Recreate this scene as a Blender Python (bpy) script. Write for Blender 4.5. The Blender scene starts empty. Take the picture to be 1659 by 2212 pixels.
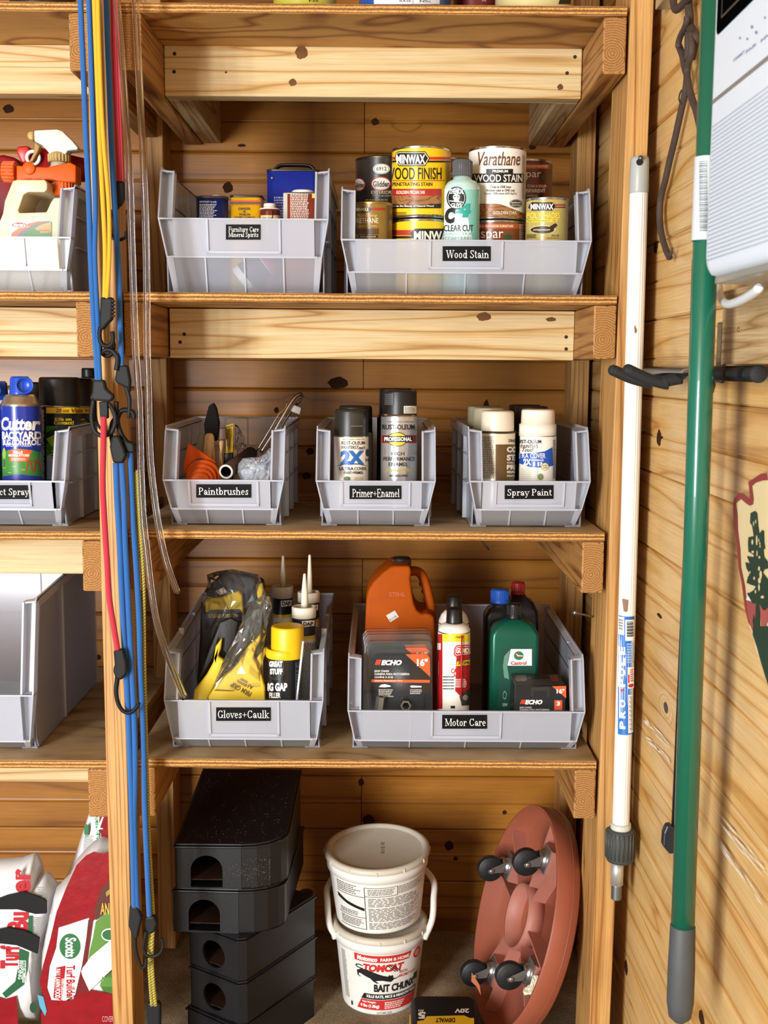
import bpy, bmesh, math, random
from mathutils import Vector, Matrix
from mathutils.geometry import tessellate_polygon
R = random.Random(7)
SC = bpy.context.scene
COL = SC.collection
IN = 0.0254                      # all modelling below is in inches, scaled here
PI = math.pi
V = Vector

# ------------------------------------------------------------------ camera
FPX, CX, CY = 2500.0, 829.5, 1106.0          # focal length in pixels of the 1659 x 2212 frame
CAM = V((0.0, -75.0, 0.0))
_th = math.atan((CY - 795) / FPX); _ya = math.atan((CX - 822) / FPX); _ro = math.radians(0.4)
FW = V((math.sin(_ya) * math.cos(_th), math.cos(_ya) * math.cos(_th), -math.sin(_th)))
_r = FW.cross(V((0, 0, 1))).normalized(); _u = _r.cross(FW)
RT = _r * math.cos(_ro) + _u * math.sin(_ro); UP = _u * math.cos(_ro) - _r * math.sin(_ro)
cam_data = bpy.data.cameras.new('camera'); cam = bpy.data.objects.new('camera', cam_data); COL.objects.link(cam)
cam_data.sensor_fit = 'HORIZONTAL'; cam_data.sensor_width = 36; cam_data.lens = FPX / 1659 * 36
cam_data.clip_start = 0.02
cam_data.dof.use_dof = True; cam_data.dof.focus_distance = 78 * IN; cam_data.dof.aperture_fstop = 13
mw = Matrix((RT, UP, -FW)).transposed().to_4x4(); mw.translation = CAM * IN
cam.matrix_world = mw; SC.camera = cam

# ------------------------------------------------------------------ daylight
w = bpy.data.worlds.new('world'); SC.world = w; w.use_nodes = True
bg = w.node_tree.nodes['Background']; bg.inputs[0].default_value = (0.86, 0.92, 1.0, 1); bg.inputs[1].default_value = 0.4

def area(name, loc, aim, sx, sz, power, col):
    d = bpy.data.lights.new(name, 'AREA'); d.shape = 'RECTANGLE'; d.size = sx * IN; d.size_y = sz * IN
    d.energy = power; d.color = col
    o = bpy.data.objects.new(name, d); COL.objects.link(o); o.location = V(loc) * IN
    o.rotation_euler = (V(aim) - V(loc)).to_track_quat('-Z', 'Y').to_euler()
    return o
area('doorway_daylight', (-78, -140, -8), (0, 0, -8), 30, 84, 212, (0.97, 0.985, 1.0))

SC.view_settings.view_transform = 'Standard'; SC.view_settings.look = 'None'
SC.view_settings.gamma = 1; SC.view_settings.use_curve_mapping = False
SC.view_settings.exposure = 0.16

# ------------------------------------------------------------------ photograph pixel -> world point
def _ray(px, py): return FW + RT * ((px - CX) / FPX) - UP * ((py - CY) / FPX)
def at(px, py, Y):
    d = _ray(px, py); return CAM + d * ((Y - CAM.y) / d.y)
def atx(px, py, X):
    d = _ray(px, py); return CAM + d * ((X - CAM.x) / d.x)
def atz(px, py, Z):
    d = _ray(px, py); return CAM + d * ((Z - CAM.z) / d.z)
# ------------------------------------------------------------------ materials
def lin(h):
    h = h.lstrip('#'); o = []
    for i in (0, 2, 4):
        c = int(h[i:i+2], 16) / 255; o.append(c / 12.92 if c <= 0.04045 else ((c + 0.055) / 1.055) ** 2.4)
    return (*o, 1)
_MC = {}
def _new(name):
    m = bpy.data.materials.new(name); m.use_nodes = True; nt = m.node_tree
    return m, nt, nt.nodes['Principled BSDF'], nt.nodes.new, nt.links.new
def M(col, rough=0.45, metal=0.0, vary=0.06, bump=0.0, bscale=300, emit=None, alpha=1.0, coat=0.0, spec=0.5):
    k = (col, rough, metal, vary, bump, bscale, alpha, coat, spec)
    if k in _MC: return _MC[k]
    m, nt, b, N, L = _new('paint_' + col.strip('#'))
    tc = N('ShaderNodeTexCoord'); nz = N('ShaderNodeTexNoise'); nz.inputs['Scale'].default_value = 35; nz.inputs['Detail'].default_value = 4
    L(tc.outputs['Object'], nz.inputs['Vector'])
    mx = N('ShaderNodeMix'); mx.data_type = 'RGBA'; c = lin(col)
    mx.inputs[6].default_value = tuple(x * (1 - vary) for x in c[:3]) + (1,); mx.inputs[7].default_value = tuple(min(1, x * (1 + vary)) for x in c[:3]) + (1,)
    L(nz.outputs['Fac'], mx.inputs[0]); L(mx.outputs[2], b.inputs['Base Color'])
    b.inputs['Roughness'].default_value = rough; b.inputs['Metallic'].default_value = metal; b.inputs['Alpha'].default_value = alpha
    b.inputs['Coat Weight'].default_value = coat; b.inputs['Specular IOR Level'].default_value = spec
    if bump:
        n2 = N('ShaderNodeTexNoise'); n2.inputs['Scale'].default_value = bscale; n2.inputs['Detail'].default_value = 3
        L(tc.outputs['Object'], n2.inputs['Vector'])
        bp = N('ShaderNodeBump'); bp.inputs['Strength'].default_value = bump; bp.inputs['Distance'].default_value = 0.002
        L(n2.outputs['Fac'], bp.inputs['Height']); L(bp.outputs['Normal'], b.inputs['Normal'])
    _MC[k] = m; return m
def ramp(N, stops):
    r = N('ShaderNodeValToRGB'); e = r.color_ramp.elements
    while len(e) < len(stops): e.new(0.5)
    for i, (p, c) in enumerate(stops): e[i].position = p; e[i].color = c if isinstance(c, tuple) else lin(c)
    return r
def math_(N, L, op, a, b=None):
    n = N('ShaderNodeMath'); n.operation = op
    for i, x in enumerate((a, b)):
        if x is None: continue
        if isinstance(x, (int, float)): n.inputs[i].default_value = x
        else: L(x, n.inputs[i])
    return n.outputs[0]
def wood(name, axis, light, mid, dark, n=9, along=1.6, cross=13, rough=0.5, streak=0.35, knots=0.0, blotch=0.25, dust=None, bump=0.25, spec=0.4):
    """flat-sawn softwood: growth-ring contours stretched along the grain axis, pores and the odd knot"""
    m, nt, b, N, L = _new(name)
    tc = N('ShaderNodeTexCoord'); oi = N('ShaderNodeObjectInfo')
    off = N('ShaderNodeVectorMath'); off.operation = 'MULTIPLY'; off.inputs[1].default_value = (37.3, 91.7, 53.1)
    cb = N('ShaderNodeCombineXYZ'); L(oi.outputs['Random'], cb.inputs[0]); L(oi.outputs['Random'], cb.inputs[1]); L(oi.outputs['Random'], cb.inputs[2])
    L(cb.outputs[0], off.inputs[0])
    ad = N('ShaderNodeVectorMath'); ad.operation = 'ADD'; L(tc.outputs['Object'], ad.inputs[0]); L(off.outputs[0], ad.inputs[1])
    def mapped(al, cr):
        mp = N('ShaderNodeMapping'); s = [cr, cr, cr]; s['XYZ'.index(axis)] = al; mp.inputs['Scale'].default_value = s
        L(ad.outputs[0], mp.inputs['Vector']); return mp.outputs[0]
    def noise(vec, scale=1.0, detail=2.0, rgh=0.5, dist=0.0):
        t = N('ShaderNodeTexNoise'); t.inputs['Scale'].default_value = scale; t.inputs['Detail'].default_value = detail
        t.inputs['Roughness'].default_value = rgh; t.inputs['Distortion'].default_value = dist
        L(vec, t.inputs['Vector']); return t.outputs['Fac']
    base = noise(mapped(along, cross), 1.0, 1.5, 0.4, 0.15)
    val = math_(N, L, 'MULTIPLY', base, n)
    if knots:
        vo = N('ShaderNodeTexVoronoi'); vo.inputs['Scale'].default_value = 1.0; L(mapped(6.5, 11), vo.inputs['Vector'])
        sx = N('ShaderNodeSeparateXYZ'); L(vo.outputs['Color'], sx.inputs[0])
        pick = math_(N, L, 'GREATER_THAN', sx.outputs[0], 1 - knots)
        mr = N('ShaderNodeMapRange'); mr.interpolation_type = 'SMOOTHSTEP'
        mr.inputs['From Min'].default_value = 0.32; mr.inputs['From Max'].default_value = 0.03; L(vo.outputs['Distance'], mr.inputs['Value'])
        kn = math_(N, L, 'MULTIPLY', mr.outputs[0], pick)
        val = math_(N, L, 'ADD', val, math_(N, L, 'MULTIPLY', kn, 2.2))
    pp = math_(N, L, 'PINGPONG', val, 0.5)
    pp = math_(N, L, 'MULTIPLY', pp, 2.0)
    r1 = ramp(N, [(0.0, dark), (0.16, mid), (0.5, light), (1.0, light)]); L(pp, r1.inputs[0])
    st = noise(mapped(9, 420), 1.0, 3, 0.6)
    r2 = ramp(N, [(0.3, (1 - streak,) * 3 + (1,)), (0.62, (1, 1, 1, 1))]); L(st, r2.inputs[0])
    mu = N('ShaderNodeMix'); mu.data_type = 'RGBA'; mu.blend_type = 'MULTIPLY'; mu.inputs[0].default_value = 1.0
    L(r1.outputs[0], mu.inputs[6]); L(r2.outputs[0], mu.inputs[7]); out = mu.outputs[2]
    bl = noise(mapped(5, 10), 1.0, 3, 0.6)
    r3 = ramp(N, [(0.3, (1 - blotch, 1 - blotch * 1.15, 1 - blotch * 1.3, 1)), (0.7, (1, 1, 1, 1))]); L(bl, r3.inputs[0])
    mu2 = N('ShaderNodeMix'); mu2.data_type = 'RGBA'; mu2.blend_type = 'MULTIPLY'; mu2.inputs[0].default_value = 1.0
    L(out, mu2.inputs[6]); L(r3.outputs[0], mu2.inputs[7]); out = mu2.outputs[2]
    if knots:
        r4 = ramp(N, [(0.80, (0, 0, 0, 1)), (0.9, (1, 1, 1, 1))]); L(kn, r4.inputs[0])
        mk = N('ShaderNodeMix'); mk.data_type = 'RGBA'; mk.inputs[7].default_value = lin('#35190c')
        L(r4.outputs[0], mk.inputs[0]); L(out, mk.inputs[6]); out = mk.outputs[2]
    if dust:
        dn = N('ShaderNodeTexNoise'); dn.inputs['Scale'].default_value = 9; dn.inputs['Detail'].default_value = 7; L(tc.outputs['Object'], dn.inputs['Vector'])
        r5 = ramp(N, [(0.35, (0, 0, 0, 1)), (0.7, (0.75, 0.75, 0.75, 1))]); L(dn.outputs['Fac'], r5.inputs[0])
        md = N('ShaderNodeMix'); md.data_type = 'RGBA'; md.inputs[7].default_value = lin(dust)
        L(r5.outputs[0], md.inputs[0]); L(out, md.inputs[6]); out = md.outputs[2]
    L(out, b.inputs['Base Color'])
    b.inputs['Roughness'].default_value = rough; b.inputs['Specular IOR Level'].default_value = spec
    bp = N('ShaderNodeBump'); bp.inputs['Strength'].default_value = bump; bp.inputs['Distance'].default_value = 0.0015
    L(st, bp.inputs['Height']); L(bp.outputs['Normal'], b.inputs['Normal'])
    return m
def endgrain(name, light, dark, scale=260):
    m, nt, b, N, L = _new(name)
    tc = N('ShaderNodeTexCoord'); oi = N('ShaderNodeObjectInfo')
    mp = N('ShaderNodeMapping'); mp.inputs['Location'].default_value = (0.003, 0.03, 0.012); L(tc.outputs['Object'], mp.inputs['Vector'])
    sp = N('ShaderNodeSeparateXYZ'); L(mp.outputs[0], sp.inputs[0])
    nz = N('ShaderNodeTexNoise'); nz.inputs['Scale'].default_value = 30; L(tc.outputs['Object'], nz.inputs['Vector'])
    x = math_(N, L, 'ADD', math_(N, L, 'POWER', sp.outputs[0], 2.0), math_(N, L, 'POWER', sp.outputs[2], 2.0))
    d = math_(N, L, 'ADD', math_(N, L, 'SQRT', x), math_(N, L, 'MULTIPLY', nz.outputs['Fac'], 0.006))
    rg = math_(N, L, 'FRACT', math_(N, L, 'MULTIPLY', d, scale))
    r = ramp(N, [(0.0, light), (0.55, light), (0.9, dark), (1.0, light)]); L(rg, r.inputs[0])
    n2 = N('ShaderNodeTexNoise'); n2.inputs['Scale'].default_value = 1100; n2.inputs['Detail'].default_value = 2; L(tc.outputs['Object'], n2.inputs['Vector'])
    r2 = ramp(N, [(0.35, (0.42, 0.36, 0.3, 1)), (0.6, (1, 1, 1, 1))]); L(n2.outputs['Fac'], r2.inputs[0])
    mu = N('ShaderNodeMix'); mu.data_type = 'RGBA'; mu.blend_type = 'MULTIPLY'; mu.inputs[0].default_value = 0.8
    L(r.outputs[0], mu.inputs[6]); L(r2.outputs[0], mu.inputs[7]); L(mu.outputs[2], b.inputs['Base Color'])
    b.inputs['Roughness'].default_value = 0.85
    bp = N('ShaderNodeBump'); bp.inputs['Strength'].default_value = 0.5; bp.inputs['Distance'].default_value = 0.001
    L(n2.outputs['Fac'], bp.inputs['Height']); L(bp.outputs['Normal'], b.inputs['Normal'])
    return m
def plyedge(name, light, dark):
    m, nt, b, N, L = _new(name)
    tc = N('ShaderNodeTexCoord'); sp = N('ShaderNodeSeparateXYZ'); L(tc.outputs['Generated'], sp.inputs[0])
    nz = N('ShaderNodeTexNoise'); nz.inputs['Scale'].default_value = 18; L(tc.outputs['Object'], nz.inputs['Vector'])
    z = math_(N, L, 'ADD', sp.outputs[2], math_(N, L, 'MULTIPLY', math_(N, L, 'SUBTRACT', nz.outputs['Fac'], 0.5), 0.16))
    r = ramp(N, [(0.0, dark), (0.17, dark), (0.2, light), (0.36, light), (0.4, dark), (0.58, dark), (0.62, light), (0.78, light), (0.82, dark)])
    L(z, r.inputs[0])
    mp = N('ShaderNodeMapping'); mp.inputs['Scale'].default_value = (420, 300, 700); L(tc.outputs['Object'], mp.inputs['Vector'])
    n2 = N('ShaderNodeTexNoise'); n2.inputs['Scale'].default_value = 1; n2.inputs['Detail'].default_value = 3; L(mp.outputs[0], n2.inputs['Vector'])
    r2 = ramp(N, [(0.38, (0.4, 0.33, 0.26, 1)), (0.58, (1, 1, 1, 1))]); L(n2.outputs['Fac'], r2.inputs[0])
    mu = N('ShaderNodeMix'); mu.data_type = 'RGBA'; mu.blend_type = 'MULTIPLY'; mu.inputs[0].default_value = 0.7
    L(r.outputs[0], mu.inputs[6]); L(r2.outputs[0], mu.inputs[7]); L(mu.outputs[2], b.inputs['Base Color'])
    b.inputs['Roughness'].default_value = 0.85
    return m
def frosted(name, col, clear=0.42, rough=0.3):
    m, nt, b, N, L = _new(name); c = lin(col)
    tr = N('ShaderNodeBsdfTransparent'); tr.inputs[0].default_value = (0.97, 0.98, 1, 1)
    tl = N('ShaderNodeBsdfTranslucent'); tl.inputs[0].default_value = c
    df = N('ShaderNodeBsdfDiffuse'); df.inputs[0].default_value = c
    m1 = N('ShaderNodeMixShader'); m1.inputs[0].default_value = 0.52; L(df.outputs[0], m1.inputs[1]); L(tl.outputs[0], m1.inputs[2])
    m2 = N('ShaderNodeMixShader'); m2.inputs[0].default_value = clear; L(m1.outputs[0], m2.inputs[1]); L(tr.outputs[0], m2.inputs[2])
    gl = N('ShaderNodeBsdfGlossy'); gl.inputs['Roughness'].default_value = rough
    fr = N('ShaderNodeFresnel'); fr.inputs[0].default_value = 1.45
    m3 = N('ShaderNodeMixShader'); L(fr.outputs[0], m3.inputs[0]); L(m2.outputs[0], m3.inputs[1]); L(gl.outputs[0], m3.inputs[2])
    L(m3.outputs[0], nt.nodes['Material Output'].inputs[0]); return m
def film(name, col='#ffffff', clear=0.9, rough=0.06):
    m, nt, b, N, L = _new(name)
    tr = N('ShaderNodeBsdfTransparent'); df = N('ShaderNodeBsdfDiffuse'); df.inputs[0].default_value = lin(col)
    m2 = N('ShaderNodeMixShader'); m2.inputs[0].default_value = clear; L(df.outputs[0], m2.inputs[1]); L(tr.outputs[0], m2.inputs[2])
    gl = N('ShaderNodeBsdfGlossy'); gl.inputs['Roughness'].default_value = rough
    fr = N('ShaderNodeFresnel'); fr.inputs[0].default_value = 1.5
    m3 = N('ShaderNodeMixShader'); L(fr.outputs[0], m3.inputs[0]); L(m2.outputs[0], m3.inputs[1]); L(gl.outputs[0], m3.inputs[2])
    L(m3.outputs[0], nt.nodes['Material Output'].inputs[0]); return m

# ------------------------------------------------------------------ mesh builder (inches)
class MB:
    def __init__(s): s.v = []; s.f = []; s.mi = []; s.sm = []; s.m = 0
    def add(s, vs, fs, smooth=False):
        o = len(s.v); s.v += [tuple(p) for p in vs]
        for f in fs: s.f.append([i + o for i in f]); s.mi.append(s.m); s.sm.append(smooth)
    def box(s, a, b):
        x0, y0, z0 = a; x1, y1, z1 = b
        s.add([(x0,y0,z0),(x1,y0,z0),(x1,y1,z0),(x0,y1,z0),(x0,y0,z1),(x1,y0,z1),(x1,y1,z1),(x0,y1,z1)],
              [(3,2,1,0),(4,5,6,7),(0,1,5,4),(1,2,6,5),(2,3,7,6),(3,0,4,7)])
    def cbox(s, c, d): s.box([c[i]-d[i]/2 for i in range(3)], [c[i]+d[i]/2 for i in range(3)])
    def hexa(s, a, b):                       # two matching quads -> solid
        s.add(list(a) + list(b), [(3,2,1,0),(4,5,6,7),(0,1,5,4),(1,2,6,5),(2,3,7,6),(3,0,4,7)])
    def prism(s, poly, d, smooth=False):     # planar 3D polygon swept by vector d
        n = len(poly); d = V(d); A = [V(p) for p in poly]; B = [p + d for p in A]
        s.add(A + B, [tuple(range(n))[::-1], tuple(range(n, 2*n))])
        o = len(s.v) - 2*n
        for i in range(n):
            j = (i + 1) % n; s.f.append([o+i, o+j, o+n+j, o+n+i]); s.mi.append(s.m); s.sm.append(smooth)
    def plate(s, quad, t):                   # quad thickened along its normal
        q = [V(p) for p in quad]; n = (q[1]-q[0]).cross(q[-1]-q[0]).normalized() * t; s.prism(q, n)
    def lathe(s, prof, seg=40, smooth=True, cap=True, ax=None, a0=0, a1=None):   # prof [(r,z)]; ax=(origin, z_dir)
        full = a1 is None; a1 = 2*PI if full else a1
        k = seg if full else seg + 1
        if ax: Zd = V(ax[1]).normalized(); Q = Zd.to_track_quat('Z', 'Y'); O = V(ax[0])
        vs = []
        for (r, z) in prof:
            for i in range(k):
                a = a0 + (a1-a0)*i/seg; p = V((r*math.cos(a), r*math.sin(a), z))
                vs.append(O + Q @ p if ax else p)
        fs = []
        for j in range(len(prof)-1):
            for i in range(seg if not full else k):
                i2 = (i+1) % k; fs.append((j*k+i, j*k+i2, (j+1)*k+i2, (j+1)*k+i))
        s.add(vs, fs, smooth)
        if cap and full:
            o = len(s.v) - len(vs)
            if prof[0][0] > 1e-6: s.f.append([o+i for i in range(k)][::-1]); s.mi.append(s.m); s.sm.append(False)
            if prof[-1][0] > 1e-6: s.f.append([o+(len(prof)-1)*k+i for i in range(k)]); s.mi.append(s.m); s.sm.append(False)
    def cyl(s, p, q, r, r2=None, seg=20, smooth=True):
        p = V(p); q = V(q); s.lathe([(r, 0), (r if r2 is None else r2, (q-p).length)], seg, smooth, True, (p, q-p))
    def tube(s, pts, r, seg=10, cap=True, flat=None):       # r number or list; flat=(scale_a, scale_b, up)
        P = [V(p) for p in pts]; n = len(P); vs = []; up = None
        for i, p in enumerate(P):
            t = (P[min(i+1, n-1)] - P[max(i-1, 0)]).normalized()
            if up is None:
                up = V(flat[2]) if flat else (V((0,0,1)) if abs(t.z) < 0.9 else V((0,1,0)))
            a = t.cross(up).normalized(); bb = a.cross(t).normalized(); up = bb
            rr = r[i] if isinstance(r, (list, tuple)) else r
            sa, sb = (flat[0], flat[1]) if flat else (1, 1)
            for k in range(seg):
                an = 2*PI*k/seg; vs.append(p + a*(math.cos(an)*rr*sa) + bb*(math.sin(an)*rr*sb))
        fs = [(i*seg+k, i*seg+(k+1) % seg, (i+1)*seg+(k+1) % seg, (i+1)*seg+k) for i in range(n-1) for k in range(seg)]
        s.add(vs, fs, True)
        if cap:
            o = len(s.v) - len(vs)
            s.f.append([o+k for k in range(seg)][::-1]); s.f.append([o+(n-1)*seg+k for k in range(seg)])
            s.mi += [s.m]*2; s.sm += [False]*2
    def loft(s, rings, smooth=True, cap=True):   # rings: lists of equal count of points
        k = len(rings[0]); n = len(rings)
        s.add([p for r in rings for p in r], [(i*k+j, i*k+(j+1) % k, (i+1)*k+(j+1) % k, (i+1)*k+j) for i in range(n-1) for j in range(k)], smooth)
        if cap:
            o = len(s.v) - n*k
            s.f.append([o+j for j in range(k)][::-1]); s.f.append([o+(n-1)*k+j for j in range(k)]); s.mi += [s.m]*2; s.sm += [False]*2
    def grid(s, fn, nu, nv, smooth=True):
        vs = [fn(i/nu, j/nv) for j in range(nv+1) for i in range(nu+1)]
        s.add(vs, [(j*(nu+1)+i, j*(nu+1)+i+1, (j+1)*(nu+1)+i+1, (j+1)*(nu+1)+i) for j in range(nv) for i in range(nu)], smooth)
    def sphere(s, c, r, seg=16, rings=10, sc=(1,1,1)):
        c = V(c); prof = [(math.sin(PI*i/rings), -math.cos(PI*i/rings)) for i in range(rings+1)]
        s.add([c + V((pr*r*math.cos(2*PI*k/seg)*sc[0], pr*r*math.sin(2*PI*k/seg)*sc[1], pz*r*sc[2])) for pr, pz in prof for k in range(seg)],
              [(i*seg+k, i*seg+(k+1) % seg, (i+1)*seg+(k+1) % seg, (i+1)*seg+k) for i in range(rings) for k in range(seg)], True)
    def build(s, name, mats, parent=None, bevel=0, seg=2, weld=False, loc=None, sub=0, solid=0, norm=True):
        me = bpy.data.meshes.new(name); me.from_pydata([(x*IN, y*IN, z*IN) for x, y, z in s.v], [], s.f)
        if not isinstance(mats, (list, tuple)): mats = [mats]
        for m in mats: me.materials.append(m)
        me.polygons.foreach_set('material_index', s.mi); me.polygons.foreach_set('use_smooth', s.sm)
        if norm or bevel or weld:
            bm = bmesh.new(); bm.from_mesh(me)
            if weld: bmesh.ops.remove_doubles(bm, verts=bm.verts, dist=1e-5)
            if norm: bmesh.ops.recalc_face_normals(bm, faces=bm.faces)
            if bevel:
                es = [e for e in bm.edges if len(e.link_faces) == 2 and e.calc_face_angle(0) > 0.6]
                bmesh.ops.bevel(bm, geom=es, offset=bevel*IN, segments=seg, affect='EDGES', profile=0.5, clamp_overlap=True)
            bm.to_mesh(me); bm.free()
        o = bpy.data.objects.new(name, me); COL.objects.link(o)
        if parent is not None: o.parent = parent
        if loc is not None: o.location = V(loc) * IN
        if sub:
            md = o.modifiers.new('sub', 'SUBSURF'); md.levels = sub; md.render_levels = sub
        if solid:
            md = o.modifiers.new('solid', 'SOLIDIFY'); md.thickness = solid*IN; md.offset = 0
        return o
def tag(o, label, cat, group=None):
    o['label'] = label; o['category'] = cat
    if group: o['group'] = group
    return o
def thing(name, label, cat, loc=(0, 0, 0), rz=0, group=None, rot=None):
    o = bpy.data.objects.new(name, None); COL.objects.link(o); o.location = V(loc) * IN
    o.rotation_euler = rot if rot else (0, 0, rz); o.empty_display_size = 0.02
    return tag(o, label, cat, group)
def struct(o): o['kind'] = 'structure'; return o
def smooth_pts(pts, k=8):                    # Catmull-Rom through points
    P = [V(p) for p in pts]; P = [P[0]*2-P[1]] + P + [P[-1]*2-P[-2]]; out = []
    for i in range(1, len(P)-2):
        a, b, c, d = P[i-1:i+3]
        for j in range(k):
            t = j/k; out.append(0.5*((2*b) + (c-a)*t + (2*a-5*b+4*c-d)*t*t + (3*b-a-3*c+d)*t**3))
    out.append(P[-2]); return out
def rrect(w, h, r, k=4, cx=0, cy=0):
    out = []
    for (sx, sy, a0) in ((1,-1,-PI/2),(1,1,0),(-1,1,PI/2),(-1,-1,PI)):
        for i in range(k+1):
            a = a0 + PI/2*i/k; out.append((cx+sx*(w/2-r)+r*math.cos(a), cy+sy*(h/2-r)+r*math.sin(a)))
    return out

# ------------------------------------------------------------------ lettering and flat print
_TC = {}
def sans(text, bold=0.0, shear=0.0, space=1.0):
    k = (text, bold, shear, space)
    if k in _TC: return _TC[k]
    cu = bpy.data.curves.new('t', 'FONT'); cu.body = text; cu.size = 1; cu.offset = bold; cu.shear = shear; cu.space_character = space; cu.resolution_u = 3
    ob = bpy.data.objects.new('t', cu); me = ob.to_mesh()
    vs = [(v.co.x, v.co.y) for v in me.vertices]; fs = [tuple(p.vertices) for p in me.polygons]
    ob.to_mesh_clear(); bpy.data.objects.remove(ob); bpy.data.curves.remove(cu)
    _TC[k] = (vs, fs); return _TC[k]
# slab-serif capitals and lower case drawn as strokes: S stem, H hairline, A arc (cx,cy,rx,ry,a0,a1), D diagonal
T_, h_ = 0.095, 0.04
def _st(x, y0, y1, ser='tb', w=T_): return [('S', x, y0, y1, w)] + ([('Z', x, y1)] if 't' in ser else []) + ([('Z', x, y0)] if 'b' in ser else []) + ([('Y', x, y1)] if 'l' in ser else [])
X_ = 0.46
def _bowl(cx, r=0.2): return [('A', cx, X_/2, r, X_/2, 0, 360)]
SER = {
 'F': (0.62, _st(.13,0,.7)+[('H',.13,.7,.56),('H',.13,.37,.42),('S',.55,.53,.7,h_),('S',.42,.28,.46,h_)]),
 'C': (0.7, [('A',.36,.35,.29,.35,48,318),('S',.58,.5,.7,h_),('S',.6,.05,.2,h_)]),
 'M': (0.9, _st(.13,0,.7,'tb',h_)+_st(.77,0,.7,'tb')+[('D',.13,.7,.44,.05,.1),('D',.75,.7,.44,.05,h_)]),
 'S': (0.56, [('A',.27,.53,.19,.17,30,262),('A',.27,.18,.21,.18,-150,98),('S',.46,.52,.7,h_),('S',.07,.0,.2,h_)]),
 'W': (0.98, [('D',.1,.7,.3,0,.1),('D',.5,.7,.3,0,h_),('D',.5,.7,.7,0,.1),('D',.9,.7,.7,0,h_),('Z',.1,.7),('Z',.5,.7),('Z',.9,.7)]),
 'P': (0.62, _st(.14,0,.7)+[('A',.3,.52,.25,.18,-90,90),('H',.14,.7,.32),('H',.14,.34,.32)]),
 'E': (0.66, _st(.14,0,.7)+[('H',.14,.7,.58),('H',.14,.37,.42),('H',.14,.0,.6),('S',.57,.53,.7,h_),('S',.42,.28,.46,h_),('S',.6,0,.18,h_)]),
 'G': (0.74, [('A',.36,.35,.29,.35,50,330),('S',.58,.5,.7,h_)]+_st(.6,.03,.3,'t',.08)),
 'u': (0.6, _st(.12,.1,X_,'l')+_st(.45,0,X_,'lb')+[('A',.28,.12,.16,.13,180,360)]),
 'r': (0.42, _st(.12,0,X_,'lb')+[('A',.28,.3,.15,.16,50,175),('o',.36,.38)]),
 'n': (0.6, _st(.12,0,X_,'lb')+_st(.44,0,.34,'b')+[('A',.28,.3,.16,.16,0,180)]),
 'i': (0.3, _st(.13,0,X_,'lb')+[('o',.13,.63)]),
 't': (0.36, _st(.14,.08,.62,'')+[('H',.03,X_,.3),('A',.24,.1,.1,.11,180,330)]),
 'e': (0.5, [('A',.24,X_/2,.2,X_/2,0,310),('H',.06,.25,.42)]),
 'a': (0.52, [('A',.22,.31,.15,.16,20,170),('A',.21,.13,.15,.13,0,360),('S',.38,.04,.33,.085),('o',.1,.33),('A',.44,.07,.06,.07,180,350)]),
 'l': (0.3, _st(.13,0,.72,'lb')), 's': (0.42, [('A',.2,.34,.13,.12,20,265),('A',.2,.12,.15,.12,-155,95),('S',.33,.32,X_,h_),('S',.05,0,.14,h_)]),
 'p': (0.58, _st(.12,-.22,X_,'lb')+[('A',.29,X_/2,.18,X_/2,-170,170)]),
 'o': (0.52, _bowl(.25)), 'd': (0.58, _st(.43,0,.72,'lb')+[('A',.25,X_/2,.18,X_/2,10,350)]),
 'b': (0.58, _st(.12,0,.72,'l')+[('A',.3,X_/2,.19,X_/2,-170,170)]), 'h': (0.6, _st(.12,0,.72,'lb')+_st(.44,0,.34,'b')+[('A',.28,.3,.16,.16,0,180)]),
 '+': (0.6, [('H',.06,.3,.54),('S',.3,.08,.52,h_)]), 'm': (0.88, _st(.12,0,X_,'lb')+_st(.43,0,.34,'b')+_st(.74,0,.34,'b')+[('A',.275,.3,.155,.16,0,180),('A',.585,.3,.155,.16,0,180)]),
 'y': (0.52, [('D',.07,X_,.26,0,.09),('D',.46,X_,.2,-.2,h_),('Z',.07,X_),('Z',.45,X_),('o',.13,-.18)]),
 'v': (0.52, [('D',.07,X_,.26,0,.09),('D',.46,X_,.26,0,h_),('Z',.07,X_),('Z',.45,X_)]),
 'k': (0.56, _st(.12,0,.72,'lb')+[('D',.44,X_,.16,.18,h_),('D',.22,.26,.45,0,.085),('Z',.42,X_),('Z',.46,0)]),
 'c': (0.48, [('A',.24,X_/2,.2,X_/2,45,315),('o',.36,.35)]), ' ': (0.28, []),
}
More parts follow.
